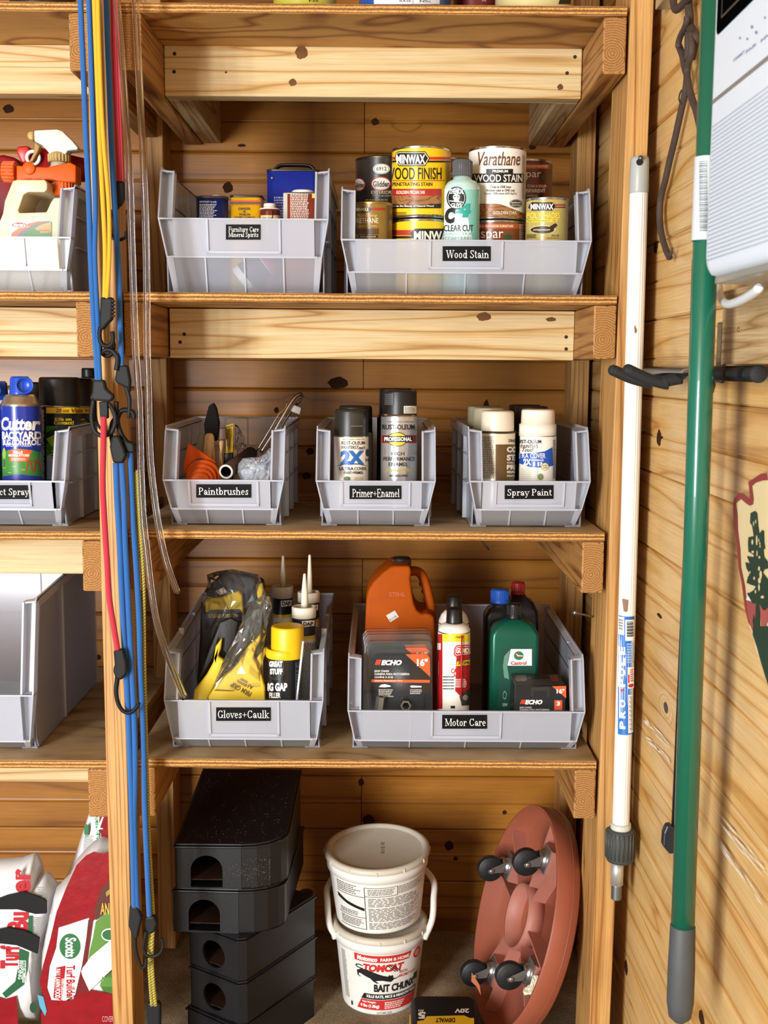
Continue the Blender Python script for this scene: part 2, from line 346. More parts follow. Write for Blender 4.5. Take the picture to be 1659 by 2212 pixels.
def serif(text):
    k = ('serif', text)
    if k in _TC: return _TC[k]
    vs, fs = [], []
    def quad(pts):
        o = len(vs); vs.extend(pts); fs.append((o, o+1, o+2, o+3))
    x = 0.0
    for ch in text:
        adv, strokes = SER[ch]
        for s in strokes:
            t = s[0]
            if t == 'S': _, cx, y0, y1, ww = s; quad([(x+cx-ww/2,y0),(x+cx+ww/2,y0),(x+cx+ww/2,y1),(x+cx-ww/2,y1)])
            elif t == 'H': _, x0, yy, x1 = s; quad([(x+x0,yy-h_/2),(x+x1,yy-h_/2),(x+x1,yy+h_/2),(x+x0,yy+h_/2)])
            elif t == 'Z': _, cx, yy = s; yy = yy-h_ if yy > .2 else yy; quad([(x+cx-.13,yy),(x+cx+.13,yy),(x+cx+.13,yy+h_),(x+cx-.13,yy+h_)])
            elif t == 'Y': _, cx, yy = s; quad([(x+cx-.12,yy-h_),(x+cx,yy-h_),(x+cx,yy),(x+cx-.12,yy)])
            elif t == 'D':
                _, x0, y0, x1, y1, ww = s; quad([(x+x1-ww/2,y1),(x+x1+ww/2,y1),(x+x0+ww/2,y0),(x+x0-ww/2,y0)])
            elif t == 'o':
                o = len(vs); vs.extend([(x+s[1]+.055*math.cos(a*PI/4), s[2]+.055*math.sin(a*PI/4)) for a in range(8)]); fs.append(tuple(range(o, o+8)))
            else:
                _, cx, cy, rx, ry, a0, a1 = s; n = max(6, int((a1-a0)/18)); o = len(vs)
                for i in range(n+1):
                    a = math.radians(a0+(a1-a0)*i/n); ww = h_+(T_-h_)*abs(math.cos(a))**1.3
                    vs.append((x+cx+rx*math.cos(a), cy+ry*math.sin(a))); vs.append((x+cx+(rx-ww)*math.cos(a), cy+(ry-ww)*math.sin(a)))
                for i in range(n): fs.append((o+2*i, o+2*i+2, o+2*i+3, o+2*i+1))
        x += adv
    _TC[k] = (vs, fs); return _TC[k]
def zz(ox, oy, s):                            # pixel list read off an enlarged crop of the photograph
    return lambda *p: [(ox+p[i]*s, oy+p[i+1]*s) for i in range(0, len(p), 2)]
class Print:
    """flat print on a surface: shapes are given in photograph pixels or surface units and laid on by a mapping to 3D"""
    def __init__(s, mp): s.mp = mp; s.b = MB(); s.mats = []; s.lift = 0.0; s.res = getattr(mp, 'res', None)
    def mat(s, m):
        if m not in s.mats: s.mats.append(m)
        s.b.m = s.mats.index(m)
    def poly(s, pts, col, lift=None):
        s.mat(col if not isinstance(col, str) else M(col, 0.4, vary=0.02)); s.lift += 0.002
        s._lay(pts, [tuple(range(len(pts)))])
    def _lay(s, uv, faces):                    # on curved surfaces cut the faces fine enough to follow the curve
        if not s.res: s.b.add([s.mp(u, v, s.lift) for u, v in uv], faces); return
        out = []; st = []
        for f in faces:
            tri = [f] if len(f) == 3 else [tuple(f[i] for i in t) for t in tessellate_polygon([[V((*uv[i], 0)) for i in f]])]
            st += [[uv[i] for i in t] for t in tri]
        while st:
            t = st.pop(); ln = [abs(t[i][0]-t[(i+1) % 3][0]) for i in range(3)]; k = ln.index(max(ln))
            if ln[k] > s.res:
                a, b_, c = t[k], t[(k+1) % 3], t[(k+2) % 3]; m_ = ((a[0]+b_[0])/2, (a[1]+b_[1])/2); st += [[a, m_, c], [m_, b_, c]]
            else: out.append(t)
        s.b.add([s.mp(u, v, s.lift) for t in out for u, v in t], [(3*i, 3*i+1, 3*i+2) for i in range(len(out))])
    def rect(s, u0, v0, u1, v1, col, n=1):
        s.mat(col if not isinstance(col, str) else M(col, 0.4, vary=0.02)); s.lift += 0.002; l = s.lift
        if s.res: n = max(n, math.ceil(abs(u1-u0)/s.res))
        s.b.grid(lambda a, b_: s.mp(u0+(u1-u0)*a, v0+(v1-v0)*b_, l), n, 1)
    def ell(s, cu, cv, ru, rv, col, n=28, ring=None):
        if ring: 
            s.mat(M(col, 0.4, vary=0.02)); s.lift += 0.002; l = s.lift
            s.b.grid(lambda a, b_: s.mp(cu+(ru-ring*b_)*math.cos(2*PI*a), cv+(rv-ring*b_*rv/ru)*math.sin(2*PI*a), l), n, 1)
        else: s.poly([(cu+ru*math.cos(2*PI*i/n), cv+rv*math.sin(2*PI*i/n)) for i in range(n)], col)
    def text(s, txt, u0, v0, u1, v1, col, bold=0.015, shear=0, font='sans', rot=0, space=1.0, keep=False):
        vs, fs = serif(txt) if font == 'serif' else sans(txt, bold, shear, space)
        if not vs: return
        xa = min(p[0] for p in vs); xb = max(p[0] for p in vs); ya = min(p[1] for p in vs); yb = max(p[1] for p in vs)
        s.mat(col if not isinstance(col, str) else M(col, 0.4, vary=0.02)); s.lift += 0.002; out = []
        for (x, y) in vs:
            a = (x-xa)/(xb-xa); b_ = (y-ya)/max(yb-ya, 1e-6)
            if rot == 90: a, b_ = 1-b_, a          # reads upwards
            elif rot == -90: a, b_ = b_, 1-a       # reads downwards
            elif rot == 180: a, b_ = 1-a, 1-b_
            out.append((u0+(u1-u0)*a, v1+(v0-v1)*b_))   # v runs downwards as in the picture
        s._lay(out, fs)
    def lines(s, u0, v0, u1, v1, n, col, fill=0.62, seed=0, ragged=0.25, words=True):   # print too small to read
        r = random.Random(seed); dv = (v1-v0)/n; s.mat(M(col, 0.4, vary=0.02)); s.lift += 0.002
        for i in range(n):
            e = u0+(u1-u0)*(1-ragged*r.random()); u = u0; va = v0+dv*(i+(1-fill)/2); vb = va+dv*fill
            while u < e:
                wd = (u1-u0)*(0.04+0.09*r.random()) if words else e-u
                q = min(u+wd, e); s.b.add([s.mp(u,va,s.lift), s.mp(q,va,s.lift), s.mp(q,vb,s.lift), s.mp(u,vb,s.lift)], [(0,1,2,3)])
                u = q+(u1-u0)*0.025
    def build(s, name, parent): return s.b.build(name, s.mats, parent, norm=False)
def map_cyl(c, r, Yf=None, lift0=0.012):
    """pixels -> surface of an upright cylinder centred c (world inches) radius r; result local to c"""
    Yf = c.y - r if Yf is None else Yf
    def mp(px, py, l=0):
        p = at(px, py, c.y - r*0.8); sx = (p.x-c.x)/r
        a = math.asin(sx) if abs(sx) <= 0.985 else math.copysign(math.asin(0.985)+(abs(sx)-0.985)*1.3, sx)
        y = c.y - r*math.cos(a); z = at(px, py, y).z; q = r+lift0+l
        return (q*math.sin(a), -q*math.cos(a), z-c.z)
    mp.res = r*2.6; return mp
def map_y(o, Y, lift0=0.012):               # pixels -> vertical plane y = Y facing the camera
    o = V(o)
    def mp(px, py, l=0):
        p = at(px, py, Y); return (p.x-o.x, p.y-lift0-l-o.y, p.z-o.z)
    return mp
# ------------------------------------------------------------------ the setting
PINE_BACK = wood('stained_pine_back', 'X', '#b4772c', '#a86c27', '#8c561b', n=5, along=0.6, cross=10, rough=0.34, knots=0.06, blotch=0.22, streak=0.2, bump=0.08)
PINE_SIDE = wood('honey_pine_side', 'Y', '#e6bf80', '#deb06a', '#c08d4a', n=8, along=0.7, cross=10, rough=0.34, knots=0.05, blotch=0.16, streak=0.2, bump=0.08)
POSTW = wood('post_pine', 'Z', '#d4a362', '#c08a48', '#9a652e', n=10, along=0.7, cross=22, rough=0.55, knots=0.03, blotch=0.22, streak=0.3)
BEAMW = wood('beam_pine', 'Y', '#c08b4e', '#a46c31', '#7c4a1e', n=9, along=0.8, cross=22, rough=0.55, knots=0.0, blotch=0.25, streak=0.3)
RAILW = wood('fresh_pine', 'X', '#e2c794', '#d4ae70', '#b08245', n=9, along=0.8, cross=20, rough=0.6, knots=0.0, blotch=0.12, streak=0.22)
CLEATW = wood('cleat_pine', 'Y', '#d2b488', '#bd9a68', '#9a7444', n=8, along=0.8, cross=20, rough=0.6, blotch=0.2, streak=0.3)
PLYW = wood('plywood_face', 'X', '#cf9c55', '#a96f2e', '#87531e', n=5, along=4.5, cross=9, rough=0.6, blotch=0.25, streak=0.25)
PLYTOP = wood('plywood_top', 'X', '#c2a06c', '#a8824f', '#876233', n=5, along=3.0, cross=7, rough=0.75, blotch=0.35, streak=0.3, dust='#b9a888')
PLYE = plyedge('plywood_edge', '#d8a55c', '#8a5a28')
ENDG = endgrain('pine_end_grain', '#b98648', '#7d4d20')
HOLE = M('#2a2018', 0.8)
GAPM = M('#2b1709', 0.9)
ZF = -50.6
# floor: old concrete
fm, nt, b_, N, L = _new('concrete')
tc = N('ShaderNodeTexCoord'); n1 = N('ShaderNodeTexNoise'); n1.inputs['Scale'].default_value = 5; n1.inputs['Detail'].default_value = 9; n1.inputs['Roughness'].default_value = 0.65
L(tc.outputs['Object'], n1.inputs['Vector']); rr = ramp(N, [(0.3, '#5e4c36'), (0.5, '#8a785c'), (0.7, '#b4a488')]); L(n1.outputs['Fac'], rr.inputs[0])
n2 = N('ShaderNodeTexNoise'); n2.inputs['Scale'].default_value = 260; n2.inputs['Detail'].default_value = 3; L(tc.outputs['Object'], n2.inputs['Vector'])
r2 = ramp(N, [(0.3, (0.6, 0.58, 0.55, 1)), (0.7, (1.15, 1.15, 1.12, 1))]); L(n2.outputs['Fac'], r2.inputs[0])
mu = N('ShaderNodeMix'); mu.data_type = 'RGBA'; mu.blend_type = 'MULTIPLY'; mu.inputs[0].default_value = 1; L(rr.outputs[0], mu.inputs[6]); L(r2.outputs[0], mu.inputs[7])
L(mu.outputs[2], b_.inputs['Base Color']); b_.inputs['Roughness'].default_value = 0.85
bp = N('ShaderNodeBump'); bp.inputs['Strength'].default_value = 0.4; bp.inputs['Distance'].default_value = 0.002; L(n2.outputs['Fac'], bp.inputs['Height']); L(bp.outputs['Normal'], b_.inputs['Normal'])
XW, YW, ZT = 17.5, 24.4, 46.0
m = MB(); m.box((-90, -170, ZF-4), (XW+3, YW+2, ZF)); struct(m.build('floor', fm))
def plank_mesh(axis, length, name, mat):
    """one tongue-and-groove board 4.9 high: eased edges and a bead groove along the middle"""
    h = 4.9; pr = [(0.45, -h/2+.01), (0.16, -h/2+.01), (0.0, -h/2+0.12), (0.0, -0.12), (0.14, -0.04), (0.14, 0.0), (0.02, 0.06), (0.0, 0.12), (0.02, 0.18), (0.03, 0.2), (0.0, 0.22), (0.0, h/2-0.26), (0.04, h/2-0.22), (0.0, h/2-0.16), (0.04, h/2-0.08), (0.16, h/2-0.02), (0.45, h/2-.01)]
    mb = MB()
    if axis == 'X': mb.prism([(-length/2, y, z) for y, z in pr], (length, 0, 0))
    else: mb.prism([(y, -length/2, z) for y, z in pr], (0, length, 0))
    o = mb.build(name, mat); me = o.data; bpy.data.objects.remove(o); return me
m = MB(); m.box((-90, YW+0.3, ZF), (XW+3, YW+1.2, ZT)); wb = struct(m.build('wall_back', GAPM))
zs = [-1.81 + 4.9*k for k in range(-10, 11)]
ML, MR_, MF = plank_mesh('X', 72, 'plank', PINE_BACK), plank_mesh('X', 18.9, 'plank', PINE_BACK), plank_mesh('X', 107.6, 'plank', PINE_BACK)
def put(me, parent, loc):
    o = bpy.data.objects.new('plank', me); COL.objects.link(o); o.parent = parent; o.location = V(loc)*IN; return o
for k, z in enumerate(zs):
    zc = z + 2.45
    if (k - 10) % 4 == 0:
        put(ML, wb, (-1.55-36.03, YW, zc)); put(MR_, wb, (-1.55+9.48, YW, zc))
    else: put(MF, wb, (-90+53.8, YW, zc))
m = MB(); m.box((XW+0.3, -170, ZF), (XW+1.2, YW+1, ZT)); wr = struct(m.build('wall_right', GAPM))
MA = plank_mesh('Y', 194, 'plank', PINE_SIDE)
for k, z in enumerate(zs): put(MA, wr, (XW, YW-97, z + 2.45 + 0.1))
m = MB(); m.box((-90, -170, ZT), (XW+3, YW+2, ZT+2)); struct(m.build('ceiling', M('#b08f60', 0.7)))

def knot(parent, c, rx, rz, face='y', col='#3a1f0e'):
    mb = MB(); n = 14
    rim = [(rx*math.cos(2*PI*i/n)*(1+0.1*math.sin(3*i)), rz*math.sin(2*PI*i/n)*(1+0.12*math.cos(2*i))) for i in range(n)]
    if face == 'y': mb.prism([(a, 0, b) for a, b in rim], (0, 0.05, 0))
    else: mb.prism([(0, a, b) for a, b in rim], (0.05, 0, 0))
    return mb.build('knot', M(col, 0.8, vary=0.5, spec=0.15), parent, loc=c)
for px, py, rx, rz in ((810,263,.3,.3),(522,314,.35,.12),(18,235,.45,.35),(492,405,.42,.45),(730,827,.85,.5),(597,886,.2,.25),(670,975,.35,.3),(662,1028,.4,.3),(1050,887,.3,.9),
                       (780,1690,.25,.35),(796,1772,.55,.5),(970,1827,.4,.45),(984,1855,.2,.2),(212,1420,.25,.25),(1090,1755,.2,.2),(1150,318,.3,.2),(455,1250,.12,.1)):
    p = at(px, py, YW-0.03); knot(wb, (p.x, YW-0.03, p.z), rx, rz)
for px, py, ry, rz in ((1423,946,.55,.5),(1416,535,.5,.35),(1352,2090,.5,.5),(1424,1330,.6,.12),(1536,832,.7,.45),(1515,2200,.5,.4)):
    p = atx(px, py, XW-0.03); knot(wr, (XW-0.03, p.y, p.z), ry, rz, 'x')
# faded whitewash smears on the right wall boards
pr = Print(lambda u, v, l=0: tuple(V((XW-0.012-l, 0, 0)) + V((0, atx(u, v, XW).y, atx(u, v, XW).z))))
SMEAR = M('#e6d9c0', 0.7, vary=0.2)
for (a, b_, c, d, wd) in ((1385,1548,1450,1612,16),(1395,1590,1452,1645,9),(1545,1750,1659,1885,26),(1540,1790,1659,1960,18)):
    for k in range(26):                                 # short ragged streaks along the grain
        f = R.random(); e = min(1, f+0.12+0.3*R.random()); o_ = (R.random()-.5)*wd; g = 0.6+1.6*R.random(); ux, uy = c-a, d-b_
        pr.poly([(a+ux*f, b_+uy*f+o_), (a+ux*(f+e)/2, b_+uy*(f+e)/2+o_-g), (a+ux*e, b_+uy*e+o_), (a+ux*(f+e)/2, b_+uy*(f+e)/2+o_+g)], SMEAR)
pr.build('paint_smear', wr)

# ------------------------------------------------------------------ the shelving unit
SH = thing('shelving_unit', 'built-in pine shelving of posts, plywood shelves and pale front rails against the back wall', 'shelving', (0, 10, ZF))
def part(mb, name, mats, bevel=0.06, loc=None):
    o = mb.build(name, mats, None, bevel=bevel)
    o.location = (0, 0, 0)
    o.parent = SH; o.matrix_parent_inverse = Matrix.Translation(-SH.location); return o
def lumber(name, a, b, mats, bevel=0.07, shear=(0, 0)):
    """a piece of timber with its own origin at its middle"""
    c = (V(a) + V(b)) / 2; d = (V(b) - V(a)) / 2; mb = MB()
    mb.box(-d, d)
    if shear != (0, 0): mb.v = [(x + shear[0]*z/(2*d.z), y + shear[1]*z/(2*d.z), z) for x, y, z in mb.v]
    if len(mats) > 1:
        mb.mi = [0, 0, 1, 0, 0, 0] if name != 'shelf_board' else [0, 2, 1, 1, 1, 1]
    o = mb.build(name, mats, None, bevel=bevel); o.parent = SH; o.location = V(c)*IN - SH.location; return o
SHELF = {1: 22.35, 2: 4.70, 3: -10.60, 4: -26.10}
XR = {1: 15.10, 2: 15.02, 3: 14.70, 4: 14.62}
# posts
lumber('post', (-17.98, -1.55, ZF), (-16.6, 1.95, 34), [POSTW], shear=(-0.25, 0))
lumber('post', (15.02, 0.0, ZF), (16.44, 5.2, 34), [POSTW], shear=(0.8, 0))
lumber('post', (15.62, 20.9, ZF), (17.1, 24.38, 34), [POSTW])
lumber('post', (-19.15, 20.9, ZF), (-17.68, 24.38, 34), [POSTW])
lumber('post', (-51, -1.0, ZF), (-49.5, 2.5, 34), [POSTW]); lumber('post', (-51, 20.9, ZF), (-49.5, 24.38, 34), [POSTW])
for i, z in SHELF.items():
    xl = -16.5
    lumber('shelf_board', (xl, 0, z-0.58), (XR[i], 24.3, z), [PLYW, PLYE, PLYTOP], bevel=0.03)
    lumber('shelf_board', (-49.4, 0.0, z-0.58-0.15*(i > 2)), (-18.12, 24.3, z-0.15*(i > 2)), [PLYW, PLYE, PLYTOP], bevel=0.03)
    zt = z - 0.62
    lumber('support_beam', (XR[i]-1.45, 0.02, zt-3.42), (XR[i], 24.3, zt), [BEAMW, ENDG], bevel=0.1)
    lumber('support_beam', (-16.5, 0.02, zt-3.42), (-15.05, 24.3, zt), [BEAMW, ENDG], bevel=0.1)
    lumber('support_beam', (-19.55, 0.0, zt-3.5), (-18.13, 24.3, zt-0.15*(i > 2)), [BEAMW, ENDG], bevel=0.1)
    lumber('support_beam', (-49.4, 0.0, zt-3.5), (-48.0, 24.3, zt), [BEAMW, ENDG], bevel=0.1)
def screws(rail, pts, Yf):
    c = rail.location + SH.location
    for px, py in pts:
        p = at(px, py, Yf); mb = MB(); mb.lathe([(0.13, 0.0), (0.11, 0.03), (0.06, 0.035), (0.0, 0.02)], 10, ax=((0, 0, 0), (0, -1, 0)), cap=False)
        o = mb.build('screw', HOLE, rail); o.location = V((p.x, Yf, p.z))*IN - c
r1 = lumber('front_rail', (-15.02, 7.4, 18.45), (13.6, 8.9, 21.78), [RAILW], bevel=0.09)
screws(r1, ((377,116),(376,155),(1242,123),(1225,158)), 7.4)
r2 = lumber('front_rail', (-14.92, 7.4, 0.62), (13.55, 8.9, 4.05), [RAILW], bevel=0.05)
screws(r2, ((398,722),(389,739),(1223,728),(1223,754)), 7.4)
for (zb, zt_) in ((18.5, 21.75), (0.62, 4.05), (-14.9, -11.5), (-30.5, -27.0)):
    lumber('front_rail', (-48, 7.4, zb), (-19.58, 8.9, zt_), [RAILW], bevel=0.06)
for xa, xb in ((-15.0, -13.45), (12.1, 13.6)): lumber('cleat', (xa, 8.92, 18.45), (xb, 24.3, 21.75), [CLEATW], bevel=0.05)
for rl, pts in ((r1, ((651,113,.42,.45),(632,178,.26,.24),(1210,188,.2,.2),(488,156,.08,.08))), (r2, ((1045,684,.5,.3),(1190,690,.35,.15)))):
    for px, py, a, b_ in pts:
        p = at(px, py, 7.38); k = knot(None, (0, 0, 0), a, b_, col='#6b4a2a'); k.parent = rl; k.location = V((p.x, 7.375, p.z))*IN - (rl.location + SH.location)
# a long nail sticking out of the right post, another bent one below the third shelf
# ------------------------------------------------------------------ translucent stacking bins
FROST = frosted('frosted_polypropylene', '#eff4ff', clear=0.42, rough=0.22)
FROST_THIN = frosted('frosted_polypropylene_thin', '#f0f5ff', clear=0.70, rough=0.22)
FROST_EDGE = frosted('polypropylene_edge', '#f1f5ff', clear=0.15, rough=0.25)
def bin_body(W, D, lipT, lipB, Hf, Hr, ribs, skin=False):
    """open-fronted bin: inner tub, outer rim flanges with webs, leaning lip with label holder, recessed lower front, feet"""
    t = 0.09; xi = W/2 - 0.42; xp = W/2 - 0.92; mb = MB(); mb.m = 0
    def xz(z): return 0.0 if z >= lipT else 0.42*(lipT-z)/(lipT-lipB) if z > lipB else 0.42
    yl = lambda z: 0.42*(lipT-z)/(lipT-lipB)                      # lip front face leans back going down
    yt = 1.15                                                     # side edge leans back going up
    for s in (-1, 1):
        # inner side wall
        mb.m = 0
        mb.prism([(s*xi, y, z) for y, z in ((1.35, 0.1), (1.1, lipB), (0.9, lipT), (yt+0.85, Hf-0.3), (D, Hr-0.3), (D, 0.1))], (s*t, 0, 0))
        # outer rim flange along the front edge and the top edge
        mb.m = 1
        xo = s*W/2
        mb.prism([(xo, y, z) for y, z in ((0, lipT), (yt, Hf-0.35), (yt+0.35, Hf), (D, Hr), (D, Hr-0.75), (yt+1.0, Hf-0.75), (0.85, lipT))], (-s*t, 0, 0))
        # top web, lip-level web, lower web
        mb.prism([(xo, yt+0.3, Hf-0.1), (s*xi, yt+0.3, Hf-0.3), (s*xi, D, Hr-0.3), (xo, D, Hr-0.1)], (0, 0, -t))
        mb.hexa([(s*xp, 0.02, lipT-t), (xo, 0.02, lipT-t), (xo, 0.9, lipT-t), (s*xp, 0.9, lipT-t)], [(s*xp, 0.02, lipT), (xo, 0.02, lipT), (xo, 0.9, lipT), (s*xp, 0.9, lipT)])
        mb.hexa([(s*xp, yt+0.1, Hf-0.4), (xo, yt+0.1, Hf-0.3), (xo, yt+0.9, Hf-0.2), (s*xp, yt+0.9, Hf-0.4)], [(s*xp, yt+0.1, Hf-0.3), (xo, yt+0.1, Hf-0.2), (xo, yt+0.9, Hf-0.1), (s*xp, yt+0.9, Hf-0.3)])
        xb = s*(W/2-0.45)
        mb.hexa([(s*xp, yl(lipB), lipB), (xb, yl(lipB), lipB), (xb, 1.1, lipB), (s*xp, 1.1, lipB)], [(s*xp, yl(lipB), lipB+t), (xb, yl(lipB), lipB+t), (xb, 1.1, lipB+t), (s*xp, 1.1, lipB+t)])
        # outer flange tapering in below the lip, then down to the foot
        mb.hexa([(xo, 0, lipT), (xo, 0.95, lipT), (xb, 1.15, lipB), (xb, 0.42, lipB)], [(xo-s*t, 0, lipT), (xo-s*t, 0.95, lipT), (xb-s*t, 1.15, lipB), (xb-s*t, 0.42, lipB)])
        xf = s*(W/2-0.72)
        mb.hexa([(xb, 0.45, lipB), (xb, 1.2, lipB), (xf, 2.2, 0.05), (xf, 1.4, 0.05)], [(xb-s*0.45, 0.45, lipB), (xb-s*0.45, 1.2, lipB), (xf-s*0.34, 1.75, 0.05), (xf-s*0.34, 1.4, 0.05)])
        # vertical rim of the front opening on the inner wall, set a little proud
        mb.hexa([(s*xp, 0.1, lipT), (s*(xp+0.12), 0.1, lipT), (s*(xp+0.12), yt, Hf-0.28), (s*xp, yt, Hf-0.28)],
                [(s*xp, 0.9, lipT), (s*(xp+0.12), 0.9, lipT), (s*(xp+0.12), yt+0.85, Hf-0.28), (s*xp, yt+0.85, Hf-0.28)])
        # pocket floors (the recessed panels seen from the front)
        mb.m = 0
        mb.hexa([(s*xp, 0.85, lipT), (xo, 0.85, lipT), (xo, yt+0.85, Hf-0.2), (s*xp, yt+0.85, Hf-0.35)], [(s*xp, 0.93, lipT), (xo, 0.93, lipT), (xo, yt+0.93, Hf-0.2), (s*xp, yt+0.93, Hf-0.35)])
        mb.hexa([(s*xp, 1.05, lipB), (xb, 1.05, lipB), (xo, 0.85, lipT), (s*xp, 0.85, lipT)], [(s*xp, 1.12, lipB), (xb, 1.12, lipB), (xo, 0.92, lipT), (s*xp, 0.92, lipT)])
        # side stiffening ribs and ledge
        mb.m = 1
        for y in ([D*0.45] if skin else [D*0.33, D*0.62, D*0.9]):
            mb.box((min(s*xi, s*(xi+0.36)), y, 0.2), (max(s*xi, s*(xi+0.36)), y+t, Hr-0.35))
        for zz in (() if skin else (Hr*0.42, Hr*0.7)):
            mb.box((min(s*xi, s*(xi+0.34)), 2.2, zz), (max(s*xi, s*(xi+0.34)), D, zz+t))
        # flared foot, front and rear
        for y0 in (1.5, D-1.4):
            a = s*(W/2-1.35); b_ = s*(W/2-0.3)
            mb.prism([(a, y0, 0), (b_, y0, 0), (b_, y0, 0.1), (s*(W/2-0.36), y0, 0.3), (s*(xi), y0, 0.09), (a, y0, 0.09)], (0, 1.1, 0))
    # front lip panel with raised label holder
    mb.m = 0
    mb.hexa([(-xp, yl(lipB), lipB), (xp, yl(lipB), lipB), (xp, 0.0, lipT), (-xp, 0.0, lipT)], [(-xp, yl(lipB)+t, lipB), (xp, yl(lipB)+t, lipB), (xp, t, lipT), (-xp, t, lipT)])
    mb.m = 1
    mb.box((-W/2+0.02, -0.03, lipT-0.1), (W/2-0.02, 0.16, lipT))          # rolled top edge
    hw = min(W*0.29, 2.4)
    for x0, x1, z0, z1 in ((-hw, -hw+0.14, lipB+0.25, lipT-0.1), (hw-0.14, hw, lipB+0.25, lipT-0.1), (-hw, hw, lipB+0.25, lipB+0.42)):
        y0, y1 = yl(z0), yl(z1)
        mb.hexa([(x0, y0-0.12, z0), (x1, y0-0.12, z0), (x1, y1-0.12, z1), (x0, y1-0.12, z1)], [(x0, y0, z0), (x1, y0, z0), (x1, y1, z1), (x0, y1, z1)])
    mb.m = 1
    mb.box((-xp-0.2, 0.36, lipB-0.02), (xp+0.2, 0.66, lipB+0.1))         # underside web of the lip
    # lower front wall, recessed, and its fins
    mb.m = 2
    mb.hexa([(-xp, 0.5, lipB), (xp, 0.5, lipB), (xp, 1.35, 0.1), (-xp, 1.35, 0.1)], [(-xp, 0.59, lipB), (xp, 0.59, lipB), (xp, 1.44, 0.1), (-xp, 1.44, 0.1)])
    mb.m = 1
    for k in range(ribs):
        x = -xi + 2*xi*(k+1)/(ribs+1)
        mb.prism([(x-0.05, 0.42, lipB), (x-0.05, 0.5, lipB), (x-0.05, 1.35, 0.12), (x-0.05, 1.2, 0.12)], (0.1, 0, 0))
        mb.prism([(x-0.04, yl(lipT-0.1)+t, lipT-0.1), (x-0.04, yl(lipB)+t, lipB), (x-0.04, yl(lipB)+t+0.14, lipB), (x-0.04, yl(lipT-0.1)+t+0.14, lipT-0.1)], (0.08, 0, 0))
    if skin:
        mb.m = 0
        for s in (-1, 1):
            mb.prism([(s*(W/2-0.2), y, z) for y, z in ((1.5, 0.15), (1.1, lipB), (1.1, lipT), (2.3, Hf-0.6), (D, Hr-0.6), (D, 0.15))], (-s*t*.6, 0, 0))
    # floor, back wall, back rim
    mb.m = 2
    mb.box((-xi, 1.35, 0.1), (xi, D, 0.2)); mb.box((-xi-0.3, D-t, 0.1), (xi+0.3, D, Hr))
    mb.m = 1; mb.box((-W/2, D-0.3, Hr-0.12), (W/2, D, Hr))
    for k in range(1, 4): mb.box((-xi+2*xi*k/4-0.05, D-0.2, 0.2), (-xi+2*xi*k/4+0.05, D-0.08, Hr-0.1))
    return mb
LABEL_BLACK = M('#0f1012', 0.6, vary=0.05, spec=0.15)
def storage_bin(xl, xr, zb, Yf, D, lipT, lipB, Hf, Hr, ribs, label, lab=None, lines=(), rz=0.0):
    W = xr - xl; t = thing('storage_bin', label, 'bin', ((xl+xr)/2, Yf, zb), rz)
    bin_body(W, D, lipT, lipB, Hf, Hr, ribs, not lab and Hf > 9).build('body', [FROST, FROST_EDGE, FROST_THIN], t)
    if lab:
        u0, v0, u1, v1 = lab; o = V(((xl+xr)/2, Yf, zb))
        def mp(px, py, l=0):
            p = at(px, py, Yf); z = p.z - zb; y = 0.42*(lipT-z)/(lipT-lipB); p = at(px, py, Yf+y)
            return (p.x-o.x, y-0.02-l, p.z-zb)
        mb = MB(); a, b_, c, d = (V(mp(*q)) for q in ((u0, v1), (u1, v1), (u1, v0), (u0, v0)))
        mb.hexa([a, b_, c, d], [p + V((0, -0.015, 0)) for p in (a, b_, c, d)])
        lb = mb.build('label', LABEL_BLACK, t)
        pr = Print(mp); pr.lift = 0.02
        for txt, x0, y0, x1, y1 in lines: pr.text(txt, x0, y0, x1, y1, '#f2f2ee', font='serif')
        pr.build('lettering', lb)
    return t
B = {}
B['furn'] = storage_bin(-14.42, -3.46, 4.72, 1.0, 16.5, 4.75, 2.3, 8.15, 8.3, 3, 'frosted bin of blue and yellow tins labelled furniture care and mineral spirits', (488,485,563,518),
    (('Furniture Care', 494, 490, 559, 501), ('Mineral Spirits', 494, 502, 558, 515)))
B['wood'] = storage_bin(-2.68, 13.48, 4.72, 1.0, 16.5, 3.5, 1.4, 7.0, 7.1, 3, 'wide frosted bin of paint cans labelled wood stain', (956,532,1060,564), (('Wood Stain', 963, 540, 1056, 558),))
B['paint'] = storage_bin(-14.4, -6.38, -10.58, 1.0, 14.5, 3.2, 1.17, 6.7, 6.75, 2, 'frosted bin with brushes and a roller labelled paintbrushes', (424,1046,543,1075), (('Paintbrushes', 429, 1053, 536, 1069),))
B['primer'] = storage_bin(-4.3, 3.63, -10.58, 1.0, 14.5, 3.2, 1.2, 6.7, 6.75, 2, 'frosted bin of black-capped cans labelled primer and enamel', (755,1049,867,1078), (('Primer+Enamel', 761, 1056, 863, 1074),))
B['spray'] = storage_bin(5.82, 13.88, -10.58, 1.0, 14.5, 3.25, 1.25, 6.75, 6.8, 2, 'frosted bin of white-capped cans labelled spray paint', (1090,1048,1196,1078), (('Spray Paint', 1096, 1056, 1192, 1075),), rz=0.03)
B['glove'] = storage_bin(-14.55, -3.78, -26.08, 1.0, 17.5, 3.75, 0.9, 7.0, 7.75, 3, 'frosted bin of yellow gloves and tubes labelled gloves and caulk', (467,1528,585,1557), (('Gloves+Caulk', 471, 1534, 582, 1551),))
B['motor'] = storage_bin(-2.15, 13.95, -26.08, 1.0, 17.5, 3.1, 0.85, 6.7, 6.9, 3, 'wide frosted bin of oil bottles and saw chain labelled motor care', (955,1544,1052,1574), (('Motor Care', 961, 1552, 1049, 1568),))
